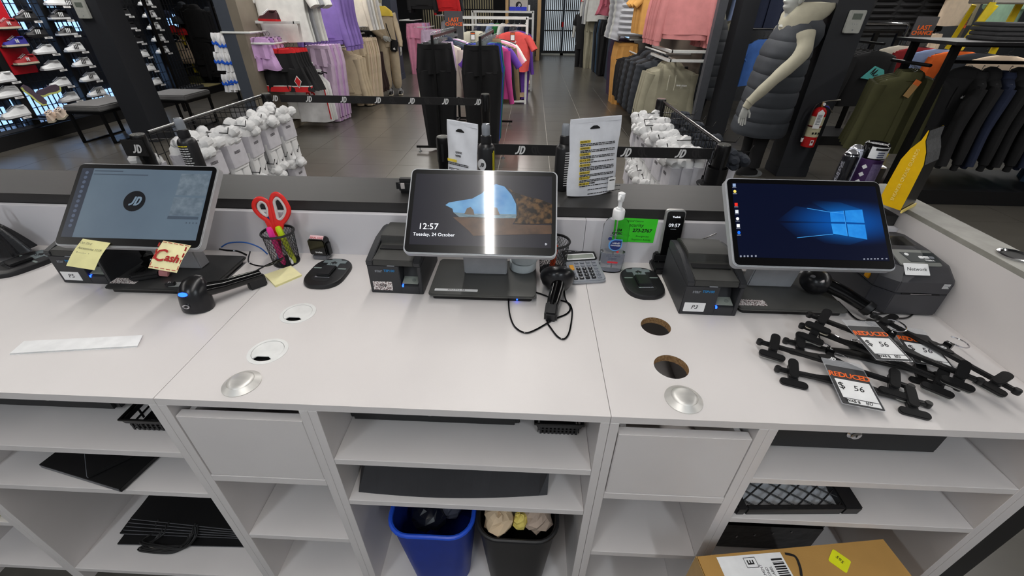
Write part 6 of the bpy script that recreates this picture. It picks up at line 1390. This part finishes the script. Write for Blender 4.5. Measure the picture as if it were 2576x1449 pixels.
# ---------------------------------------------------------------- centre rails
STH = mat('steel_hooks', (176, 182, 182), .25, .8)
def trail(label, x0, y0, y1, z, fw):
    t = thing('garment_rail', label, 'clothes rail', T(x0, 0, 0))
    for y in (y0, y1):
        part('upright', B().box(-.014, .014, y-.014, y+.014, .05, z), BMET, t); part('foot_bar', B().box(-fw/2, fw/2, y-.014, y+.014, .05, .078), BMET, t)
        for s in (-1, 1): part('levelling_foot', B(T(s*(fw/2-.04), y, 0)).lathe([(.022, 0), (.022, .010), (.007, .014), (.006, .05)], 14), STH, t)
    part('top_bar', B().box(-.014, .014, y0, y1, z-.028, z), BMET, t); part('lower_bar', B().box(-.012, .012, y0, y1, .05, .075), BMET, t); return t
trail('black garment rail of mixed sportswear, left of the two centre rails', -1.13, 5.52, 7.25, 1.295, .62); trail('black garment rail of mixed sportswear, right of the two centre rails', -.565, 5.30, 7.05, 1.30, .58)
def hooks(x, y0, y1, z, lab):
    t = thing('spare_hangers', lab, 'hangers', T(x, 0, z)); b = B(); n = 20
    for k in range(n):
        y = y0+(y1-y0)*k/n; b.tube([(.0, y, -.06), (0, y, -.015), (.016, y, .012), (0, y, .024), (-.016, y, .012)], .003, 5); b.box(-.05, .06, y-.004, y+.004, -.085, -.055)
    part('hook_bundle', b, STH, t, kind='stuff')
hooks(-1.13, 5.55, 7.15, 1.30, 'row of steel hanger hooks along the left centre rail'); hooks(-.565, 5.34, 6.95, 1.30, 'row of steel hanger hooks along the right centre rail')
g1 = 'clothes on the left centre rail'; g2 = 'clothes on the right centre rail'
def rr(x, y, z, kind, c, lab, g, s=1.0, rz=0.): hang(kind, F[c], x, y, z, rz, lab, g, s, STH, 'hangers of '+g, 'steel hanger among '+g)
rr(-1.13, 5.62, 1.27, 'openpants', 'black', 'wide black joggers at the front of the left centre rail', g1, 1.14)
for k, (kd, c, l) in enumerate((('jogger', 'black', 'black joggers second on the left centre rail'), ('jogger', 'palelilac', 'pale lilac joggers on the left centre rail'), ('longsleeve', 'cream', 'cream long sleeve top on the left centre rail'), ('longsleeve', 'black', 'black long sleeve top with red cuff on the left centre rail'), ('hoodie', 'navy', 'dark navy hoodie on the left centre rail'), ('longsleeve', 'charcoal', 'charcoal top behind the navy hoodie'), ('longsleeve', 'steelblue', 'steel blue top on the left centre rail'), ('tee2', 'deepgrey', 'dark grey t-shirt on the left centre rail'), ('longsleeve', 'lilac', 'lilac top near the back of the left centre rail'), ('tee2', 'white', 'white t-shirt at the back of the left centre rail'))):
    rr(-1.13, 5.76+.13*k, 1.27, kd, c, l, g1, 1.06, .05*(k % 3))
rr(-.565, 5.42, 1.275, 'openpants', 'black', 'wide black joggers at the front of the right centre rail', g2, 1.12)
for k, (kd, c, l) in enumerate((('openpants', 'blue', 'royal blue joggers behind the black pair'), ('openpants', 'blue', 'second royal blue joggers behind the black pair'), ('openpants', 'teal', 'teal joggers on the right centre rail'), ('longsleeve', 'magenta', 'magenta top on the right centre rail'), ('tee2', 'violet', 'violet t-shirt on the right centre rail'), ('longsleeve', 'black', 'black top on the right centre rail'), ('jacket', 'khaki', 'olive brown jacket with grey sleeve on the right centre rail'), ('tee2', 'pink', 'pink striped t-shirt on the right centre rail'), ('longsleeve', 'pink', 'pink long sleeve top with white piping'), ('tee2', 'white', 'white t-shirt on the right centre rail'), ('longsleeve', 'black', 'black long sleeve top at the back of the right centre rail'))):
    rr(-.565+.01*k, 5.54+.125*k, 1.275, kd, c, l, g2, 1.06, .05*(k % 3))
# white gondola rack with polo and coral tees
def gondola(label, x0, x1, y, z, d=.55, lv=(.12,)):
    t = thing('white_rack', label, 'rack', T(0, y, 0))
    for x in (x0, x1):
        for yy in (0, d): part('upright', B().box(x-.022, x+.022, yy-.015, yy+.015, .0, z), WMET, t, .002)
        part('side_bar', B().box(x-.015, x+.015, 0, d, z-.035, z), WMET, t)
    for yy in (0, d): part('top_bar', B().box(x0, x1, yy-.015, yy+.015, z-.035, z), WMET, t)
    part('hang_bar', B().box(x0, x1, -.012, .012, z-.14, z-.11), WMET, t); part('bottom_bar', B().box(x0, x1, -.012, .012, .03, .07), WMET, t)
    for l in lv: part('wood_shelf', B().box(x0+.03, x1-.03, .03, d, l, l+.025), mat('pale_wood', (204, 180, 140), .6, c2=(190, 162, 120), scale=8, stretch=(1, 12, 1)), t)
    return t
gondola('white steel rack with wooden shelf holding coral and cream tops', -1.50, -.10, 8.86, 1.42); gondola('second white steel rack behind the first, violet clothes inside', -1.25, .0, 10.4, 1.50)
def gr(x, y, kind, c, l, g, s=1.0, rz=0, z=1.29): hang(kind, F[c], x, y, z, rz, l, g, s, STH, 'hangers of '+g, 'steel hanger among '+g)
for k in range(3): gr(-.36+.02*k, 8.70+.07*k, 'tee2', 'coral', ('coral red t-shirt with a small white emblem, facing the tills', 'coral red t-shirt just behind the front one', 'coral red t-shirt third from the front')[k], 'coral tees on the white rack', 1.12, -.1*k)
for k in range(3): gr(-1.05+.02*k, 8.70+.07*k, 'tee2', 'polo', ('cream polo shirt facing the tills on the white rack', 'cream polo shirt just behind the front one', 'cream polo shirt third from the front')[k], 'cream polos on the white rack', 1.1, -.08*k)
gr(-.30, 9.2, 'longsleeve', 'violet', 'violet top behind the coral t-shirts', 'violet tops', 1.15, .1); gr(-.24, 9.3, 'openpants', 'violet', 'violet trousers behind the coral t-shirts', 'violet tops', 1.1, .1, 1.2)
for k in range(9): gr(-1.1+.12*k, 10.38, ('tee2', 'longsleeve')[k % 2], ('navy', 'charcoal', 'sky', 'green', 'white', 'navy', 'charcoal', 'navy', 'black')[k], 'dark or patterned top edge-on in the second white rack', 'tops in the second white rack', 1.0, 1.3, 1.36)
for k, x in enumerate((-1.04, -.345)): t = thing('price_tag', ('small price tag hanging over the cream polo', 'small price tag hanging over the coral t-shirt')[k], 'tag', T(x, 8.60, 1.14)); part('card', B().box(-.04, .04, -.002, .002, -.065, .06), TAGD, t); part('white_panel', B().box(-.032, .032, -.0028, -.002, -.055, .02), PAPER, t); part('orange_band', B().box(-.035, .035, -.0028, -.002, .03, .045), ORI, t); part('string', B().tube([(0, 0, .06), (0, .25, .14)], .002, 5), INK, t)
t = thing('tee_emblem', 'small white emblem on the coral t-shirt', 'emblem', T(-.30, 8.632, 1.06)); part('leap', B(T(0, 0, 0, UP)).prism([(-.02, -.01), (.005, -.02), (.02, .0), (.0, .02), (.006, .002)], 0, .002), WINK, t)
def lastchance(label, x, y, z, w_, h, rz=0, m=None):
    t = thing('last_chance_sign', label, 'sign', T(x, y, z, 0, 0, rz)); part('board', B().box(-w_/2, w_/2, -.006, .006, -h/2, h/2), m or mat('sign_grey', (72, 72, 76), .5), t); part('stem', B().box(-.01, .01, .006, .016, -z+.012, h/2-.05), BMET, t); part('foot_plate', B().box(-.12, .12, -.08, .10, -z, -z+.012), BMET, t)
    text('lettering', 'LAST', w_*.27, ORI, t, T(0, -.0075, h*.20, UP), .001, bold=.018, sp=1); text('lettering', 'CHANCE', w_*.23, ORI, t, T(0, -.0075, h*.20-w_*.21, UP), .001, bold=.018, sp=1)
lastchance('grey LAST CHANCE sign with orange letters above the left centre rail', -1.17, 7.4, 1.33, .27, .36)
t = thing('jd_sign', 'pale box sign with a round black JD logo on the white rack', 'sign', T(-.30, 10.5, 1.60)); part('box', B().box(-.185, .185, -.03, .03, -.09, .10), mat('sign_pale', (188, 184, 176), .6), t, .003); part('disc', B(T(0, -.031, .0, UP)).prism(ell(.062, .062, 32), 0, .001), INK, t); jd(t, T(0, -.0335, .0, UP), .075)
t = thing('blue_boxes', 'bright blue shoe boxes under the pale JD sign', 'box', T(-.30, 10.5, 1.495)); [part('box', B().box(x, x+.115, -.05, .12, .006, .075), mat('royal_box', (40, 58, 200), .5), t, .003) for x in (-.19, -.07, .05)]
rs = thing('white_card', 'small white card beside the pale JD sign', 'card', T(-.085, 10.5, 1.555)); part('card', B().box(-.02, .02, -.005, .005, -.05, .05), PAPER, rs)
# back: slatted shutters, wood framed mirror
def shutter(label, x0, x1, y, n, cm, ch):
    t = thing('slatted_shutter', label, 'shutter', T(0, y, 0)); part('light_panel', B().box(x0, x1, .12, .13, .12, CEIL), cm, t)
    for k in range(n): x = x0+(x1-x0)*(k+.5)/n; part('slat', B().box(x-.24*(x1-x0)/n, x+.24*(x1-x0)/n, -.02, .02, .10, CEIL), BMET, t)
    for z in (.10, .8, 1.45): part('cross_bar', B().box(x0, x1, .022, .05, z, z+.04), BMET, t)
    part('floor_track', B().box(x0-.1, x1+.1, -.06, .10, 0, .05), mat('track_pale', (168, 172, 166), .5), t); return t
BKL = mat('shutter_backlight', (176, 186, 194), .6, emit=.9); BKW = mat('shutter_warm', (150, 140, 112), .6, c2=(60, 56, 50), scale=1.2, emit=.45)
shutter('black slatted shutter with pale light behind, at the end of the aisle, left leaf', .46, 1.12, 19.2, 9, BKL, 0); shutter('black slatted shutter with pale light behind, at the end of the aisle, right leaf', 1.2, 1.86, 19.2, 9, BKL, 0); shutter('black slatted shutter with warm light, behind the LAST CHANCE sign', -4.2, -1.5, 18.9, 30, BKW, 0)
part('lock_tag', B().box(1.10, 1.16, 19.1, 19.19, .95, 1.1), F['red'], None); tag(bpy.context.scene.objects[-1] if 0 else [o for o in COL.objects if o.name == 'lock_tag'][0], 'tiny red tag between the two shutter leaves', 'tag')
WOODF = mat('oak_frame', (158, 128, 88), .6, c2=(176, 146, 104), scale=4, stretch=(6, 1, 1)); t = thing('wood_framed_mirror', 'wood framed dark mirror standing behind the white racks', 'mirror', T(0, 17.0, 0))
part('glass', B().box(-.86, .20, .02, .04, .12, 2.6), mat('dark_mirror', (26, 27, 30), .2), t)
for x0, x1, z0, z1 in ((-.93, -.83, 0, 2.7), (.14, .26, 0, 2.7), (-.83, .14, 0, .12)): part('frame_side', B().box(x0, x1, -.03, .05, z0, z1), WOODF, t, .004)
t = thing('wire_basket', 'pale wire basket with wooden lid standing by the mirror', 'basket', T(-.20, 16.6, 0)); part('drum', B().lathe([(.30, 0), (.30, .55)], 24), mat('basket_grey', (110, 108, 98), .6), t); part('lid', B(T(0, 0, .55)).lathe([(.31, 0), (.31, .04)], 24), WOODF, t)
# ---------------------------------------------------------------- right clothing wall
struct('wall_partition_right', B().box(2.05, 2.145, 5.75, 5.83, 0, 2.6), mat('partition_dark', (70, 72, 78), .5)); struct('wall_bay_right', B().box(2.172, 2.186, 6.3, 11.2, 0, CEIL), mat('taupe_wall', (92, 84, 76), .7, c2=(104, 96, 86), scale=3))
pillar('plain dark column behind the puffer gilet mannequin', 2.455, 2.65, 6.12, 6.35); pillar('black square pillar carrying the fire extinguisher', 2.803, 3.13, 4.85, 5.13)
RX = 1.87
def rb(kind, ms, y, z, n, dy, front, rest, grp, s=1.0, x=RX, rz=-.15, over={}):
    row(kind, ms, (x, y, z), (-.006, dy, 0), n, rz, front, rest, grp, s, where=grp, seed=int(y*7), over=over)
    rail('rail_arm', 'white hanging rail holding '+grp, [(x, y-.15, z), (x, y+dy*n, z)], .013, WMET, extra=[[(x, y-.12, z), (2.17, y-.12, z)]])
rb('sweat', [F['rosepink']], 6.15, 1.99, 6, .12, 'dusty pink sweatshirt at the front of the upper right rail', 'dusty pink sweatshirt behind the front one', 'dusty pink sweatshirts', 1.08, RX, -.55)
rb('tee', [F['mustard']], 7.55, 1.95, 5, .12, 'mustard top at the front of the upper right rail', 'mustard top behind the front one', 'mustard tops', 1.0, RX, -.5)
rb('puffer', [F['silver'], F['offwhite'], F['grey']], 8.9, 1.88, 5, .20, 'silver grey puffer jacket at the front of the upper rail', 'pale puffer jacket behind the silver one', 'pale puffer jackets', 1.12, RX-.05, -.4)
rb('hoodie', [F['stone']], 6.30, 1.02, 3, .10, 'stone green hoodie with white chest lettering, facing the tills', 'stone green hoodie behind the front one', 'stone green hoodies', 1.12, RX-.02, -.12, {'cord': F['polo'], 'pocket': F['stone']})
t = thing('chest_lettering', 'small arched white lettering on the stone green hoodie', 'lettering', T(RX+.10, 6.205, .73, 0, 0, -.12)); text('lettering', 'PINK SODA', .026, WINK, t, T(0, 0, 0, UP), .001, bold=.03); text('lettering', 'sport', .014, WINK, t, T(0, 0, -.025, UP), .001)
rb('longpuffer', [F['charcoal'], F['black']], 6.85, 1.05, 6, .19, 'charcoal puffer jacket left of the stone hoodie', 'black puffer jacket behind the charcoal one', 'black puffers on the lower rail', 1.06, RX-.03, -.3)
rb('gilet', [F['black']], 8.2, .92, 5, .14, 'black vest top hanging from an angled black hanger', 'black vest top behind the front one', 'black vests', 1.15, RX-.1, -.5)
rb('jogger2', [F['mustard']], 9.0, 1.10, 4, .11, 'mustard joggers below the silver puffers', 'mustard joggers behind the front pair', 'mustard joggers', 1.1, RX-.12, -.5)
rb('openpants', [F['plum']], 9.9, 1.12, 4, .12, 'dark plum joggers next to the lit poster', 'dark plum joggers behind the front pair', 'plum joggers', 1.12, RX-.03, -.5)
for y, z, l in ((6.9, 1.36, 'upper white shelf bar under the mustard tops'), (6.0, 1.12, 'middle white shelf bar under the pink sweatshirts'), (6.0, 1.02, 'lower white shelf bar over the stone hoodie')): t = thing('white_shelf', l, 'shelf'); part('board', B().box(1.70, 2.19, y, y+.05, z, z+.03), WMET, t, .002); part('lip', B().box(1.68, 1.72, y, y+.95, z, z+.03), WMET, t, .002)
# lit poster
t = thing('lit_poster', 'tall backlit pale blue poster with shorts, arm and shoe shapes', 'poster', T(2.02, 11.9, 0)); LB_ = mat('poster_light', (150, 196, 240), .5, emit=1.0, c2=(196, 220, 246), scale=1.5); part('casing', B().box(-.06, .52, -.03, .9, 0, CEIL), NAVW, t)
part('picture', B().box(-.0, .36, -.034, -.031, .32, CEIL-.05), LB_, t); part('lower_panel', B().box(.0, .36, -.034, -.031, .06, .20), mat('poster_low', (104, 130, 170), .4, emit=.4), t)
NV = mat('poster_navy', (44, 62, 104), .5, emit=.25); GY = mat('poster_skin', (146, 148, 158), .5, emit=.4)
for nm, P, m in (('printed_shorts', [(.08, 1.18), (.27, 1.24), (.30, 1.42), (.12, 1.50), (.05, 1.3)], NV), ('printed_arm', [(.02, 1.12), (.2, 1.10), (.36, 1.22), (.34, 1.28), (.14, 1.2)], GY), ('printed_leg', [(.06, .92), (.16, .92), (.2, 1.10), (.1, 1.12)], GY), ('printed_shoe', [(.0, .62), (.10, .60), (.30, .50), (.33, .54), (.16, .70), (.12, .76), (.08, .68)], NV), ('printed_line', [(.0, .42), (.28, .40), (.33, .36), (.1, .44)], NV)):
    part(nm, B(T(0, -.0345, 0, UP)).prism(P, 0, .001), m, t)
rb('jogger', [F['black'], F['charcoal'], F['steelblue']], 13.1, 1.38, 6, .22, 'black joggers in the far right bay', 'dark joggers behind the front pair in the far right bay', 'dark joggers in the far right bay', 1.30, 1.98, -.5)
rb('jogger', [F['stone'], F['black'], F['mustard']], 14.9, 1.40, 5, .25, 'grey striped joggers near the shutter', 'joggers of mixed colour near the shutter', 'mixed joggers near the shutter', 1.35, 1.78, -.6)
rb('skirt', [F['rose']], 13.2, 2.02, 3, .12, 'rose pink shorts high in the far right bay', 'rose pink shorts behind the front pair', 'rose pink shorts', 1.5, 1.98, -.3); rb('longsleeve', [F['offwhite'], F['grey'], F['charcoal']], 14.0, 2.1, 5, .3, 'pale grey long top in the far right bay', 'grey top behind the pale one', 'grey tops in the far right bay', 1.3, 1.72, -.8); hang('tee2', F['green'], 2.2, 13.0, 2.2, 0, 'green top at the upper edge of the far right bay', 'green top', 1.0, hg='hangers green top', hlab='hanger carrying the green top')
t = thing('mannequin', 'far mannequin in a black t-shirt and red cap by the shutter', 'mannequin', T(1.50, 15.2, 0, 0, 0, rad(-40))); part('head', headmesh(), MSK, t, M=T(0, 0, 1.55)); part('torso', B().loft([ring(0, 0, .5, .15, .11), ring(0, 0, 1.0, .18, .12), ring(0, 0, 1.35, .22, .13), ring(0, 0, 1.45, .10, .08)]), F['black'], t)
for s in (-1, 1): part('arm', B().tube(bez([(s*.21, 0, 1.36), (s*.27, 0, 1.1), (s*.27, -.05, .8)], 4), .045, 12), MSK, t); part('sleeve', B().tube([(s*.20, 0, 1.38), (s*.26, 0, 1.12)], [.085, .075], 14), F['black'], t); part('trouser_leg', B().tube([(s*.09, 0, .6), (s*.09, 0, 0)], [.09, .07], 14), F['black'], t)
t = thing('cap', 'red cap on the far mannequin by the shutter', 'cap', T(1.50, 15.2, 1.72, 0, 0, rad(-40))); part('crown', B().lathe([(.095, 0), (.098, .03), (.080, .08), (.03, .115), (.002, .118)], 18), F['red'], t); part('peak', B().prism([(-.07, -.07), (-.06, -.16), (.06, -.16), (.07, -.07)], 0, .01), F['red'], t)
# fire extinguisher
t = thing('fire_extinguisher', 'red fire extinguisher with white tag on the right black pillar', 'extinguisher', T(2.965, 4.768, .355)); RDX = mat('extinguisher_red', (190, 24, 26), .25)
part('cylinder', B().lathe([(.05, 0), (.062, .006), (.064, .02), (.064, .33), (.058, .36), (.04, .385), (.022, .395)], 28), RDX, t)
part('label_band', B().lathe([(.0648, .11), (.0648, .205)], 28, False), mat('label_cream', (206, 200, 166), .5), t); part('label_band', B().lathe([(.0648, .22), (.0648, .31)], 28, False), mat('label_cream', (206, 200, 166), .5), t); part('label_line', B().lathe([(.065, .207), (.065, .216)], 28, False), INK, t)
for k in range(3): part('pictogram', B(T(-.03+.030*k, -.0665, .15, UP)).box(-.009, .009, -.010, .010, 0, .0015), INK, t)
part('lower_sticker', B(T(-.005, -.0655, .055, UP)).box(-.016, .016, -.026, .026, 0, .0015), PAPER, t); part('sticker_mark', B(T(-.005, -.0672, .062, UP)).box(-.009, .009, -.011, .011, 0, .001), mat('dark_red', (120, 20, 24), .5), t)
part('hang_tag', B(T(-.030, -.078, .285, UP, 0, rad(-6))).prism([(-.035, -.085), (.03, -.085), (.034, .07), (.0, .10), (-.03, .07)], 0, .0015), PAPER, t); part('tag_print', lines(.045, .10, 9, 2), GRYI, t, M=T(-.052, -.0800, .335, UP, 0, rad(-6)))
part('valve', B().lathe([(.018, .39), (.020, .42), (.012, .445)], 16), mat('brass', (150, 110, 70), .3, .8), t); part('gauge', B(T(0, -.02, .425, UP)).lathe([(.014, 0), (.014, .008)], 16), PAPER, t); part('pin_tie', B().tube([(.02, -.02, .41), (.05, -.03, .40), (.07, -.02, .385)], .004, 6), mat('blue_tie', (40, 60, 180), .4), t)
part('top_lever', B().tube([(-.015, 0, .44), (.04, -.005, .455), (.15, -.01, .465)], (.006, .010), 8), mat('lever_grey', (130, 126, 116), .3, .7), t); part('carry_handle', B().tube([(.0, 0, .43), (.06, -.005, .405), (.12, -.01, .345)], (.005, .010), 8), mat('lever_grey', (130, 126, 116), .3, .7), t)
part('hose', B().tube(bez([(-.01, 0, .43), (-.06, -.01, .425), (-.088, -.015, .36), (-.088, -.01, .20), (-.078, -.005, .07)], 6), .008, 8), BLK, t); part('nozzle', B().lathe([(.010, .05), (.013, .09)], 12), PAPER, t, M=T(-.078, -.005, 0)); part('wall_bracket', B().box(-.02, .02, .055, .082, .30, .36), BMET, t)

# ---------------------------------------------------------------- racks at the right
def frame_rack(label, x0, x1, y0, y1, z, plz=.12, shelves=(), inset=.0):
    t = thing('shop_rack', label, 'rack')
    part('plinth', B().box(x0, x1, y0, y1, 0, plz), BLK, t, .004)
    for x in (x0+.06+inset, x1-.06-inset):
        for y in (y0+.12, y1-.12): part('upright', B().box(x-.03, x+.03, y-.02, y+.02, plz, z), BMET, t, .002)
    for y in (y0+.12, y1-.12): part('top_bar', B().box(x0+.03+inset, x1-.03-inset, y-.015, y+.015, z-.03, z), BMET, t)
    for zz in shelves: part('shelf_board', B().box(x0, x1, y0, y1, zz-.025, zz), BLK, t, .003)
    return t
frame_rack('black rack on a low plinth behind the fire extinguisher pillar', 3.55, 4.62, 6.25, 6.9, 1.37)
frame_rack('large black shop rack with jeans on its shelf, at the far right', 3.42, 6.6, 4.10, 4.80, 1.36, .14, (1.37,), .05)
def fr(P, lab, r=.014, m=BMET, e=None): return rail('face_out_arm', lab, P, r, m, extra=e)
fr([(3.70, 6.05, 1.25), (3.70, 6.5, 1.25)], 'black arm holding pale hoodies behind the pillar'); fr([(3.98, 5.72, 1.26), (3.98, 6.45, 1.26)], 'black arm holding black tops with a teal print')
for k in range(4): hang('hoodie', F['stone'], 3.62+.0*k, 6.1+.08*k, 1.25, .1, ('pale grey hoodie at the front beside the right pillar' if k == 0 else 'pale grey hoodie behind the front one by the right pillar'), 'pale hoodies by the right pillar', .8, hg='hangers of pale hoodies', hlab='hanger with a pale hoodie by the right pillar')
for k in range(5): hang('longsleeve', F['black'], 3.98, 5.78+.08*k, 1.26, -.05*k, 'black top with a teal brushstroke print on its back' if k == 0 else 'black top behind the teal printed one', 'black tops by the right pillar', 1.02, hg='hangers of black tops', hlab='hanger with a black top by the right pillar')
t = thing('teal_print', 'teal painted patch with a black squiggle on a black top', 'print', T(4.0, 5.718, .97)); part('patch', B(T(0, 0, 0, UP)).prism([(-.13, -.06), (.0, -.075), (.13, -.03), (.10, .03), (.04, .05), (-.02, .07), (-.08, .0)], 0, .002), mat('teal_patch', (92, 186, 180), .8), t)
part('squiggle', B().tube(bez([(-.01, -.003, .04), (-.04, -.003, -.01), (.0, -.003, .045), (-.02, -.003, -.02), (.03, -.003, .03), (.0, -.003, -.03), (.05, -.003, -.02)], 5), .005, 5), INK, t)
# coloured tops rail behind
for k, (c, l) in enumerate((('cream', 'cream'), ('rust', 'dark red'), ('sky', 'pale blue'), ('orange', 'bright orange'), ('charcoal', 'charcoal'), ('sand', 'sand coloured'))):
    hang('longsleeve', F[c], 4.62+.075*k, 6.25-.19*k, 1.30-.005*k, -.9, l+' top in the slanting row between the racks', 'slanting row of coloured tops', 1.1, hg='hangers of coloured tops', hlab='hanger in the slanting row of coloured tops')
# olive jackets facing, black tops along the long rack
fr([(3.46, 4.30, 1.18), (3.46, 4.78, 1.18)], 'black face-out arm with olive jackets'); 
for k in range(4): hang('jacket', F['olive'], 3.44+.05*k, 4.42+.09*k, 1.16, -.05-.08*k, ('olive field jacket with an orange tag, at the front', 'olive jacket second in its row', 'olive jacket third in its row', 'olive jacket last in its row')[k], 'olive jackets', 1.0, hm=STH, hg='hangers of olive jackets', hlab='hanger with an olive jacket')
t = thing('price_tag', 'orange and brown price tag inside the collar of the olive jacket', 'tag', T(3.44, 4.352, .99, 0, rad(20), 0)); part('card', B().box(-.03, .03, -.003, 0, -.075, .03), mat('kraft_tag', (166, 132, 84), .7), t); part('orange_top', B().box(-.03, .03, -.004, 0, .03, .07), mat('orange_tag', (214, 110, 50), .6), t)
fr([(3.70, 4.45, 1.20), (6.4, 4.45, 1.20)], 'long black rail of dark jackets at the far right')
for k in range(16): hang('jacket' if k % 2 else 'hoodie', F[('black', 'black', 'black', 'navy')[k % 4]], 3.90+.12*k, 4.42, 1.18, -.25 if k == 0 else 1.05, 'dark zip jacket with a tiny white emblem, at the near end of the long rail' if k == 0 else 'dark jacket edge-on along the long rail', 'dark jackets on the long rail', 1.12, hm=STH, hg='hangers on the long rail', hlab='steel hanger on the long rail')
t = thing('jacket_emblem', 'tiny white emblem on the dark jacket', 'emblem', T(3.90, 4.335, .93)); part('mark', B(T(0, 0, 0, UP)).prism([(-.015, -.01), (-.005, .012), (.0, .0), (.012, .014), (.005, -.012)], 0, .002), WINK, t)
for k in range(4): hang('jogger', F['deepgrey'] if k % 2 else F['steelblue'], 5.1+.14*k, 4.5, .82, .9, 'grey trousers hanging low at the right edge', 'grey trousers low on the long rack', .8, hg='hangers of grey trousers', hlab='hanger with grey trousers at the right edge')
# folded stack, ladder, sign
def folded(n, x, y, z, w_, d, m, lab, grp, print_=False):
    for k in range(n):
        t = thing('folded_garment', lab % ORD[k], 'folded clothes', T(x+.01*(k % 2), y, z+.033*k), grp)
        part('fold', B().loft([[(xx, yy, zz) for xx, yy in rrect(w_-.02*(1-q), d-.02*(1-q), .03, 3)] for zz, q in ((0, .4), (.008, 1), (.022, 1), (.031, .3))]), m, t)
        part('crease', B().tube([(-w_/2+.02, -d/2-.001, .010), (w_/2-.02, -d/2-.001, .010)], .003, 5), m, t)
        if print_: part('print_band', B().box(-w_/2+.03, w_/2-.03, -d/2-.004, -d/2, .010, .020), F['offwhite'], t)
folded(4, 4.10, 4.46, 1.372, .42, .34, F['deepgrey'], 'folded dark denim, %s from the bottom of its stack', 'folded dark denim'); folded(4, 4.50, 4.44, 1.372, .34, .32, F['rust'], 'folded dark red top, %s from the bottom of its stack', 'folded dark red tops', True)
YLD = mat('ladder_yellow', (234, 208, 20), .45); t = thing('step_ladder', 'bright yellow step ladder standing behind the folded denim', 'ladder')
for nm, a, b_, w_ in (('front_leg', (4.95, 5.75, 1.66), (4.60, 5.75, 0), .05), ('front_leg', (5.42, 5.95, 1.66), (5.40, 5.95, 0), .05), ('rear_leg', (5.02, 6.05, 1.64), (5.12, 6.45, 0), .038), ('rear_leg', (5.40, 6.2, 1.64), (5.15, 6.5, .4), .03)): part(nm, B().tube([a, b_], (w_*.6, w_), 4), YLD, t, smooth=False)
part('top_cap', B().box(4.93, 5.45, 5.72, 6.05, 1.65, 1.70), mat('cap_plate', (170, 166, 156), .5), t, .01)
for z in (.35, .65, .95, 1.25): part('step', B().tube([(4.62+.21*z, 5.75, z), (5.40, 5.93, z)], (.012, .04), 4), mat('step_grey', (150, 150, 150), .4), t, smooth=False)
lastchance('grey LAST CHANCE sign with orange letters above the coloured tops', 4.92, 6.5, 1.32, .27, .40); lastchance('narrow LAST CHANCE sign edge-on by the yellow ladder', 5.55, 6.7, 1.38, .20, .36, rad(35), mat('sign_brown', (92, 84, 72), .5))
# back row of bright clothes
def bk(kind, c, x, y, z, n, dx, lab, s=1.3, rz=.5, g=None):
    for k in range(n): hang(kind, F[c], x+dx*k, y+.08*k, z, rz, (lab+', nearest of its group') if k == 0 else lab+', behind the nearest', g or lab, s, hg='hangers of '+lab, hlab='hanger with '+lab)
bk('longpuffer', 'black', 5.45, 8.2, 2.05, 3, .42, 'black puffer jacket in the back row', 1.0, .2); bk('tee', 'sand', 6.45, 8.1, 2.1, 4, .13, 'sand coloured top in the back row', 1.0, .4); bk('tee', 'mint', 7.25, 8.2, 2.05, 4, .12, 'mint green top in the back row', 1.2, .4)
bk('hoodie', 'deepgrey', 8.15, 8.4, 2.05, 3, .15, 'dark grey hoodie in the back row', 1.1, .4); bk('tee', 'aqua', 9.1, 8.6, 2.3, 4, .15, 'aqua top in the back row', 1.2, .4); bk('jogger', 'denim', 9.2, 8.4, 1.7, 4, .16, 'pale blue joggers in the back row', 1.2, .4); bk('tee', 'sky', 10.2, 8.7, 2.2, 3, .16, 'pale blue top in the back row', 1.2, .4); bk('jogger2', 'sand', 5.9, 7.6, 1.35, 2, .10, 'sand joggers low in the back row', 1.0, .3); bk('tee2', 'white', 10.0, 8.2, 1.7, 3, .2, 'white top low in the back row', 1.1, .4)
bk('jacket', 'navy', 3.85, 8.6, 2.15, 3, .16, 'navy striped jacket behind the gilet mannequin', 1.15, .3); bk('longsleeve', 'sky', 3.45, 8.5, 2.12, 2, .10, 'pale blue shirt behind the gilet mannequin', 1.15, .5); bk('tee2', 'medblue', 3.52, 7.7, 1.28, 2, .10, 'bright blue top behind the gilet mannequin', 1.15, .5); bk('jacket', 'black', 3.9, 7.9, 1.32, 4, .14, 'black jacket low behind the gilet mannequin', 1.1, .6)
fr([(3.35, 8.6, 2.12), (4.7, 8.8, 2.12)], 'black rail of shirts behind the gilet mannequin'); fr([(3.4, 7.9, 1.32), (4.6, 8.1, 1.32)], 'lower black rail behind the gilet mannequin')
t = thing('chrome_rail', 'bent chrome rail crowded with hooks behind the right pillar', 'rail'); part('tube', B().tube([(4.9, 7.6, 1.42), (5.5, 7.6, 1.42), (5.53, 7.6, 1.39), (5.53, 7.6, .2)], .018, 10), CHR, t); part('foot', B().box(5.2, 5.9, 7.58, 7.62, 0, .2), CHR, t)
hooks(0, 0, 0, 0, '')if 0 else None
struct('wall_far_right', B().box(3.0, 12.0, 9.6, 9.7, 0, CEIL), mat('back_grey', (72, 74, 78), .6))
